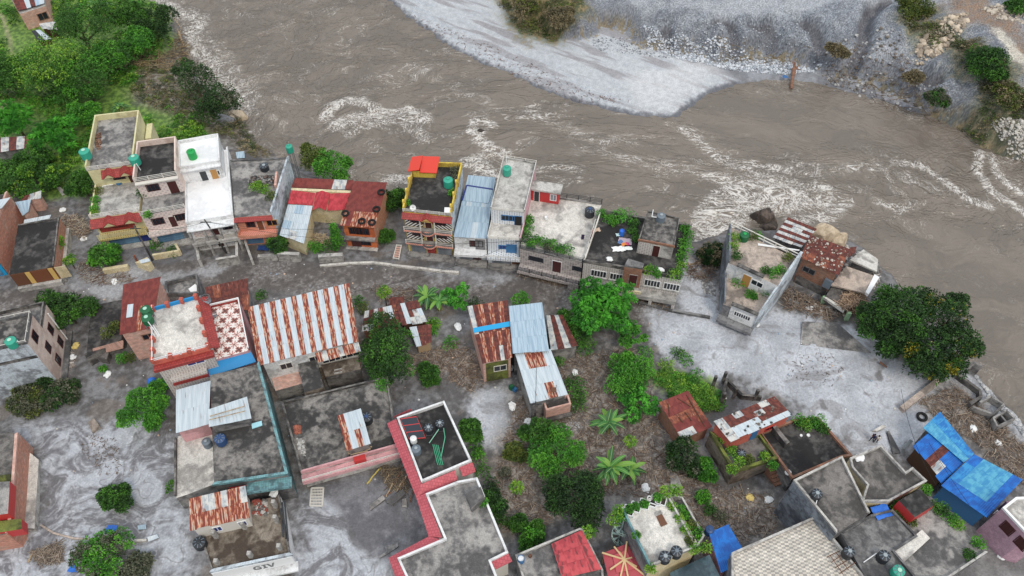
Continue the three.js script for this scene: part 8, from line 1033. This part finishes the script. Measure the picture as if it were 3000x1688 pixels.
sticks('wood_debris', 'rubbish heap with pale boards above the road', on(c3, 0, 540, 380, 700, 400, 780, 500, 720, 590, 580, 560, 500, 420), 420, { seed: 9, pile: .4, l1: 1.6, cols: [[190, 178, 160], [130, 108, 92], [160, 146, 132]] });
sticks('wood_debris', 'broken planks in the road below the rubbish heap', on(c3, 0, 660, 800, 800, 740, 900, 900, 1100, 850, 1130, 930, 900, 980, 700, 930), 300, { seed: 10, pile: .25, l1: 2, cols: [[110, 84, 70], [176, 170, 162], [140, 124, 110]] });
sticks('driftwood', 'driftwood tangle on the left river bank', on(a1, -1.5, 1350, 600, 1700, 560, 1800, 300, 1900, 480, 1850, 620, 1700, 780, 1300, 740), 650, { seed: 11, pile: .7, l0: .5, l1: 3, cols: [[132, 112, 90], [160, 146, 116], [104, 90, 76], [170, 150, 110]] });
sticks('wood_debris', 'twigs scattered in the swirled silt yard', on(e3, 0, 760, 220, 1020, 260, 1060, 560, 860, 580, 700, 330), 150, { seed: 12, l1: .6, l0: .12, pile: .04, cols: [[112, 92, 78], [134, 114, 98], [100, 90, 82]] });
sticks('wood_debris', 'dry stalks piled at the bottom left', on(e3, 0, 260, 1240, 520, 1160, 560, 1330, 350, 1360), 420, { seed: 13, pile: .3, l1: 1.6, cols: [[140, 126, 112], [110, 98, 88], [168, 154, 140]] });
sticks('wood_debris', 'splinters along the road verge', Q('1080,840 1220,850 1250,900 1120,900'), 260, { seed: 14 }); sticks('wood_debris', 'wreckage under the black roof house', on(c6, 0, 60, 880, 640, 1080, 1700, 1290, 1680, 1340, 900, 1180, 60, 980), 420, { seed: 15, pile: .25, l1: 1.8 }); sticks('wood_debris', 'root tangle in the gap right of the black roof', on(c6, 0, 1840, 900, 2000, 800, 2160, 900, 2100, 1050, 1900, 1000), 260, { seed: 16, pile: .5, l1: 2, cols: [[150, 134, 120], [90, 76, 66], [120, 100, 88]] });
sticks('wood_debris', 'brown litter patches on the silt field', Q('2330,1030 2440,1040 2480,1090 2430,1140 2300,1110'), 110, { seed: 17, l1: .5, l0: .1, pile: .02, cols: [[120, 104, 92], [100, 90, 82]] }); sticks('wood_debris', 'twigs along the far sand bar', line(-2, '1200,40 1500,160 1700,260 1860,300 1700,300 1480,210 1240,80'), 260, { seed: 18, hf: farH, l1: .8, pile: .04, cols: [[110, 84, 74], [130, 96, 84]] }); sticks('wood_debris', 'dry stalks in the low red roof yard', on(c4, 0, 350, 1050, 560, 1040, 640, 1150, 360, 1200), 360, { seed: 19, pile: .5, cols: [[206, 190, 160], [170, 150, 120]] });
sticks('driftwood', 'tangled flood wood piled against the red tiled eave', on(d6, 0, 740, 680, 880, 690, 960, 800, 930, 880, 800, 830), 300, { seed: 28, pile: .35, l1: 1.8, l0: .4, cols: [[120, 108, 92], [150, 134, 112], [96, 88, 80]] });
const stoneGeo = new THREE.IcosahedronGeometry(.5, 1); { const a = stoneGeo.attributes.position; for (let i = 0; i < a.count; i++) { const k = 1 + ns(a.getX(i) * 3 + 1, a.getY(i) * 3 + a.getZ(i) * 2) * .3; a.setXYZ(i, a.getX(i) * k, a.getY(i) * k * .7, a.getZ(i) * k); } stoneGeo.computeVertexNormals(); }
function stones(name, label, pl, n, s0, s1, cols, o = {}) { const r = rng(o.seed || 3), ms = [], cs = []; for (let i = 0; i < n; i++) { const [x, z] = inPoly(pl, r), s = mix(s0, s1, Math.pow(r(), 2.5)); ms.push(new THREE.Matrix4().compose(V(x, (o.h ? o.h(x, z) : townH(x, z)) + s * .15, z), new THREE.Quaternion().setFromEuler(new THREE.Euler(0, r() * 6.28, 0)), V(s, s, s))); cs.push(srgb(cols[(r() * cols.length) | 0])); } instanced(name, label, stoneGeo, std({ roughness: .95 }), ms, cs, 'stones'); }
stones('gravel', 'pale gravel shelf under the far silt cliff', line(-1.5, '1880,112 2000,132 2150,160 2300,176 2420,200 2300,212 2150,200 2000,172 1900,142'), 2600, .12, .5, [[190, 196, 204], [160, 166, 174], [210, 214, 220]], { h: farH, seed: 2 }); stones('rock_pile', 'tan rock pile on the far bank slope', line(4, '2690,120 2760,70 2830,60 2810,110 2760,150 2700,160'), 320, .3, 1.1, [[206, 192, 172], [180, 166, 148], [150, 138, 124]], { h: farH, seed: 3 }); stones('rock_pile', 'loose stones beside the brown track at top right', line(6, '2880,20 3010,0 3010,80 2930,60'), 260, .25, .8, [[196, 186, 172], [170, 160, 148]], { h: farH, seed: 4 }); stones('gravel', 'pale cobbles at the far right waterline', line(-2, '2880,395 3010,430 3010,480 2940,450'), 500, .2, .6, [[200, 196, 188], [170, 166, 160]], { h: farH, seed: 5 });
stones('gravel', 'loose stones over the far silt terrace', line(2, '1720,60 1900,60 2100,60 2300,60 2450,120 2420,160 2200,140 1950,115 1760,100'), 2600, .08, .35, [[150, 155, 162], [120, 124, 132], [180, 184, 190]], { h: farH, seed: 15 }); stones('rock_pile', 'rocks and clods along the right part of the far bank', line(2, '2420,120 2600,100 2700,180 2860,330 2980,420 2860,400 2700,330 2560,270 2440,210'), 900, .12, .7, [[150, 152, 158], [120, 112, 104], [176, 176, 176], [100, 92, 84]], { h: farH, seed: 16 }); sticks('driftwood', 'brown roots and sticks stranded on the far bank', line(1, '2420,130 2500,140 2700,200 2800,300 2700,330 2560,230 2440,200'), 420, { seed: 21, hf: farH, l0: .4, l1: 2.6, pile: .5, cols: [[110, 92, 76], [140, 120, 98], [88, 74, 64]] }); sticks('driftwood', 'straw wrack under the far silt cliff', line(-1, '1900,118 2050,138 2250,150 2400,170 2300,178 2100,165 1920,135'), 380, { seed: 22, hf: farH, l0: .3, l1: 1.4, pile: .2, cols: [[160, 138, 98], [128, 110, 80], [110, 96, 70]] });
stones('rubble', 'grey rubble along the town river edge on the right', line(-.5, '2850,1100 2900,1120 3010,1250 3010,1300 2900,1180'), 700, .15, .6, [[170, 172, 176], [140, 142, 146], [196, 196, 196]], { seed: 6 }); stones('rubble', 'stones and bricks at the foot of pinkish house', on(d1, 0, 500, 690, 640, 720, 620, 860, 500, 860), 170, .15, .6, [[150, 140, 134], [196, 190, 186], [120, 112, 108]], { seed: 7 }); stones('rubble', 'stones scattered in the river gap by the undermined house', on(c6, 0, 2000, 1020, 2150, 1060, 2160, 1180, 2040, 1150), 200, .12, .45, [[190, 188, 186], [140, 138, 138]], { seed: 8 }); stones('rubble', 'grey stone heap beside the banana clump', on(d7, 0, 760, 120, 850, 110, 900, 160, 830, 190, 760, 170), 240, .1, .3, [[170, 170, 170], [130, 130, 132]], { seed: 9 });
{ const a = [c7(1290, 375, 5.4), c7(1690, 520, 5.4), c7(1578, 785, 5), c7(1185, 600, 5)], n = a[1].clone().sub(a[0]).cross(a[3].clone().sub(a[0])).normalize(); stones('roof_stones', 'stones strewn over the dark rust roof of the wreck', [a[0], a[1], a[2], a[3]], 90, .16, .42, [[190, 180, 170], [130, 110, 100], [160, 150, 142]], { seed: 10, h: (x, z) => (n.dot(a[0]) - n.x * x - n.z * z) / n.y + .08 }); }
{ const a = [d8(830, 535, 5.5), d8(1442, 282, 5.5), d8(1622, 470, 5.1), d8(1000, 742, 5.1)], n = a[1].clone().sub(a[0]).cross(a[3].clone().sub(a[0])).normalize(); stones('roof_stones', 'stones holding down the orange walled room roof', a, 34, .18, .4, [[80, 74, 70], [120, 110, 102]], { seed: 11, h: (x, z) => (n.dot(a[0]) - n.x * x - n.z * z) / n.y + .08 }); }
stones('litter', 'small pale litter scattered over the town mud', Q('200,760 700,760 1400,800 1900,900 2500,1000 2700,1200 2300,1500 1900,1500 1400,1300 900,1500 300,1500 120,1250 300,1000'), 420, .08, .3, [[226, 226, 226], [200, 196, 190], [206, 180, 160], [150, 170, 190]], { seed: 12 });
// white sacks and sheets one can pick out
[['white sack by the brick hut rubble', c3(535, 340)], ['white board on the rubbish heap', c3(710, 580)], ['white sheet scrap on the road below the rubbish heap', c3(970, 940)], ['white sack in the mud by pinkish house', d1(615, 775)], ['pale heap under broken slab', d1(915, 920)], ['white panel lying below the rust blotched roof', d4(658, 1220)], ['white panel beside the thin pole', d4(818, 1365)], ['white sack on the dark side yard', d4(640, 850)], ['white box near the striped tin house', d4(140, 460)], ['white box near the debris garden top', d4(1268, 900)], ['white panel by the round crowned tree', d7(440, 100)], ['crumpled white sack in debris by the plank ramp', d7(1460, 690)], ['yellowish bag in the dark debris', d8(1195, 1305)], ['white and blue bag in the dark debris', d8(1385, 1330)], ['white cloth on the silt by the ruins', e2(1290, 990)], ['white rag near the river ruins', e2(1530, 1120)], ['white rag on the roof of the tall house', e1(945, 425, 6.62)], ['white scrap at the lower right street', e1(2180, 1270)], ['white scrap by the undermined house corner', c7(745, 1280)], ['white scrap in the wreckage', c7(1280, 1125)], ['yellow plastic chair in the mud', d1(640, 680)], ['white tile square on the black roof', c6(1035, 800, 5)], ['white box at the front of the black roof', c6(1570, 915, 5)], ['white heap on the sign house yard', d5(800, 900, 3.3)]].forEach(([l, p], i) => { const r = rng(500 + i), y = p.y > 1 ? p.y : townH(p.x, p.z), g = new THREE.IcosahedronGeometry(.42, 2), a = g.attributes.position; for (let k = 0; k < a.count; k++) { const v = V(a.getX(k), a.getY(k), a.getZ(k)), q = 1 + ns(v.x * 4 + i, v.z * 4 + v.y * 3) * .45; a.setXYZ(k, v.x * q * (1 + r() * .0 + (i % 3) * .2), Math.max(-.02, v.y * q * .45 + .1), v.z * q); } g.computeVertexNormals(); const m = shadows(new THREE.Mesh(g, l.includes('yellow') ? flat(0xd9c27a, .7) : M.plastic)); m.name = numbered('scrap'); m.position.set(p.x, y, p.z); m.rotation.y = i; m.userData = { label: l, category: 'scrap' }; scene.add(m); });

// roof clutter
const bundle = (name, label, cat, list, mat, r = .05) => { const o = thing(name, label, cat, list[0][0].clone()); list.forEach(([a, b]) => { const g = new G(); g.cyl(a, b, r, r, 6); part('length', g, mat, o); }); };
bundle('rebar_grid', 'rusty steel rods over the paved terrace edge', 'steel rods', [[660, 1285, 770, 1230], [700, 1330, 800, 1260], [730, 1380, 860, 1300], [770, 1430, 910, 1330], [690, 1270, 800, 1430], [740, 1240, 850, 1400]].map(([a, b, c, d], i) => [e1(a, b, 6.35 + i * .02), e1(c, d, 6.35 + i * .02)]), M.panelBrown, .04);
bundle('pipe_bundle', 'long pipes and poles along the sign board house edge', 'pipes', [[855, 960, 880, 1200, 0], [870, 950, 895, 1215, 1], [845, 1000, 862, 1190, 0]].map(([a, b, c, d, k], i) => [d5(a, b, 3.8 + i * .02), d5(c, d, 3.8 + i * .02)]), M.steelDark, .09);
bundle('pole_bundle', 'timber poles laid on the silver rooftop lean-to', 'poles', [[375, 385, 600, 320], [370, 410, 610, 350]].map(([a, b, c, d], i) => [d5(a, b, 8.02), d5(c, d, 8.05)]), paleWood, .06);
bundle('pole_bundle', 'dark poles lying on the red rust hut roof', 'poles', [[555, 265, 745, 590], [465, 300, 600, 385], [540, 440, 610, 530], [370, 355, 385, 480], [475, 490, 520, 545]].map(([a, b, c, d]) => [d8(a, b, 3.5), d8(c, d, 3.35)]), M.woodDark, .06);
bundle('white_pipes', 'white pipe rack below the dark green tanks', 'pipes', [[520, 640, 600, 815], [545, 640, 640, 815], [565, 650, 665, 810]].map(([a, b, c, d]) => [d2(a, b, 10), d2(c, d, 9.06)]), M.white, .05);
bundle('beam_pair', 'two white beams lying across the undermined house roof', 'beams', [[760, 465, 1180, 530], [760, 475, 1150, 528]].map(([a, b, c, d]) => [c7(a, b, 6.05), c7(c, d, 6.3)]), M.white, .09);
bundle('bamboo_poles', 'bamboo poles at the front of the rooftop half rust shed', 'poles', [[520, 585, 690, 545], [525, 595, 680, 560], [540, 600, 660, 575]].map(([a, b, c, d], i) => [d6(a, b, 3.95 + i * .05), d6(c, d, 3.95 + i * .05)]), M.timber, .06);
stones('rubble', 'pale rubble strip on the wide black and grey roof', on(d6, 3.3, 165, 490, 215, 500, 225, 610, 190, 600), 160, .12, .4, [[190, 188, 184], [150, 148, 146]], { seed: 31, h: () => 3.3 }); stones('brick_pile', 'loose red bricks on the wide black and grey roof', on(d6, 3.3, 140, 400, 190, 395, 200, 450, 155, 460), 120, .15, .3, [[170, 104, 84], [140, 84, 70]], { seed: 32, h: () => 3.3 }); stones('brick_pile', 'firewood and clutter by the yellow house roof edge', on(c2, 9, 245, 270, 290, 265, 285, 415, 240, 420), 160, .12, .3, [[110, 78, 62], [84, 60, 50], [140, 110, 90]], { seed: 33, h: () => 9.0 }); stones('rubble', 'junk heap on the cluttered grey roof platform', on(c2, 5.8, 1610, 650, 1810, 650, 1820, 710, 1610, 725), 170, .1, .35, [[60, 60, 62], [150, 150, 150], [40, 40, 44], [120, 100, 90]], { seed: 34, h: () => 5.8 });
stones('rubble', 'pale boards and sacks on the sign house roof', on(d5, 3.3, 660, 950, 750, 940, 760, 1040, 670, 1050), 120, .15, .5, [[190, 186, 182], [150, 80, 70], [110, 108, 106]], { seed: 35, h: () => 3.3 });
slabT('tilted broken slab at the river side of the wreck', [c7(1750, 560, 2.2), c7(1830, 530, 1.2), c7(1890, 590, .8), c7(1800, 640, 2)], .25, M.cPale); slabT('snapped slab hanging behind the flooded room', [c7(1930, 640, 2.2), c7(1990, 650, 1), c7(1985, 760, 1.2), c7(1930, 740, 2.4)], .25, M.cMid); slabT('rusty sheet slumped beside the wreck', [c7(1690, 500, 3), c7(1760, 490, 2.2), c7(1740, 560, 2.6), c7(1670, 600, 3.4)], .05, M.rust, { name: 'tin_sheet', cat: 'tin sheet' }); slabT('slab shard in the mud before the wreck', [c7(1080, 1010, .4), c7(1180, 1060, .5), c7(1150, 1110, .2), c7(1060, 1060, .15)], .2, M.cMid);
stones('rubble', 'grey rubble round the collapsed house', on(c7, 0, 1640, 480, 1990, 620, 2010, 820, 1900, 960, 1620, 1200, 1420, 1200, 1250, 1100, 1500, 950), 900, .12, .6, [[176, 172, 168], [140, 136, 132], [120, 108, 100], [196, 192, 188]], { seed: 41 });
renderer.render(scene, camera);
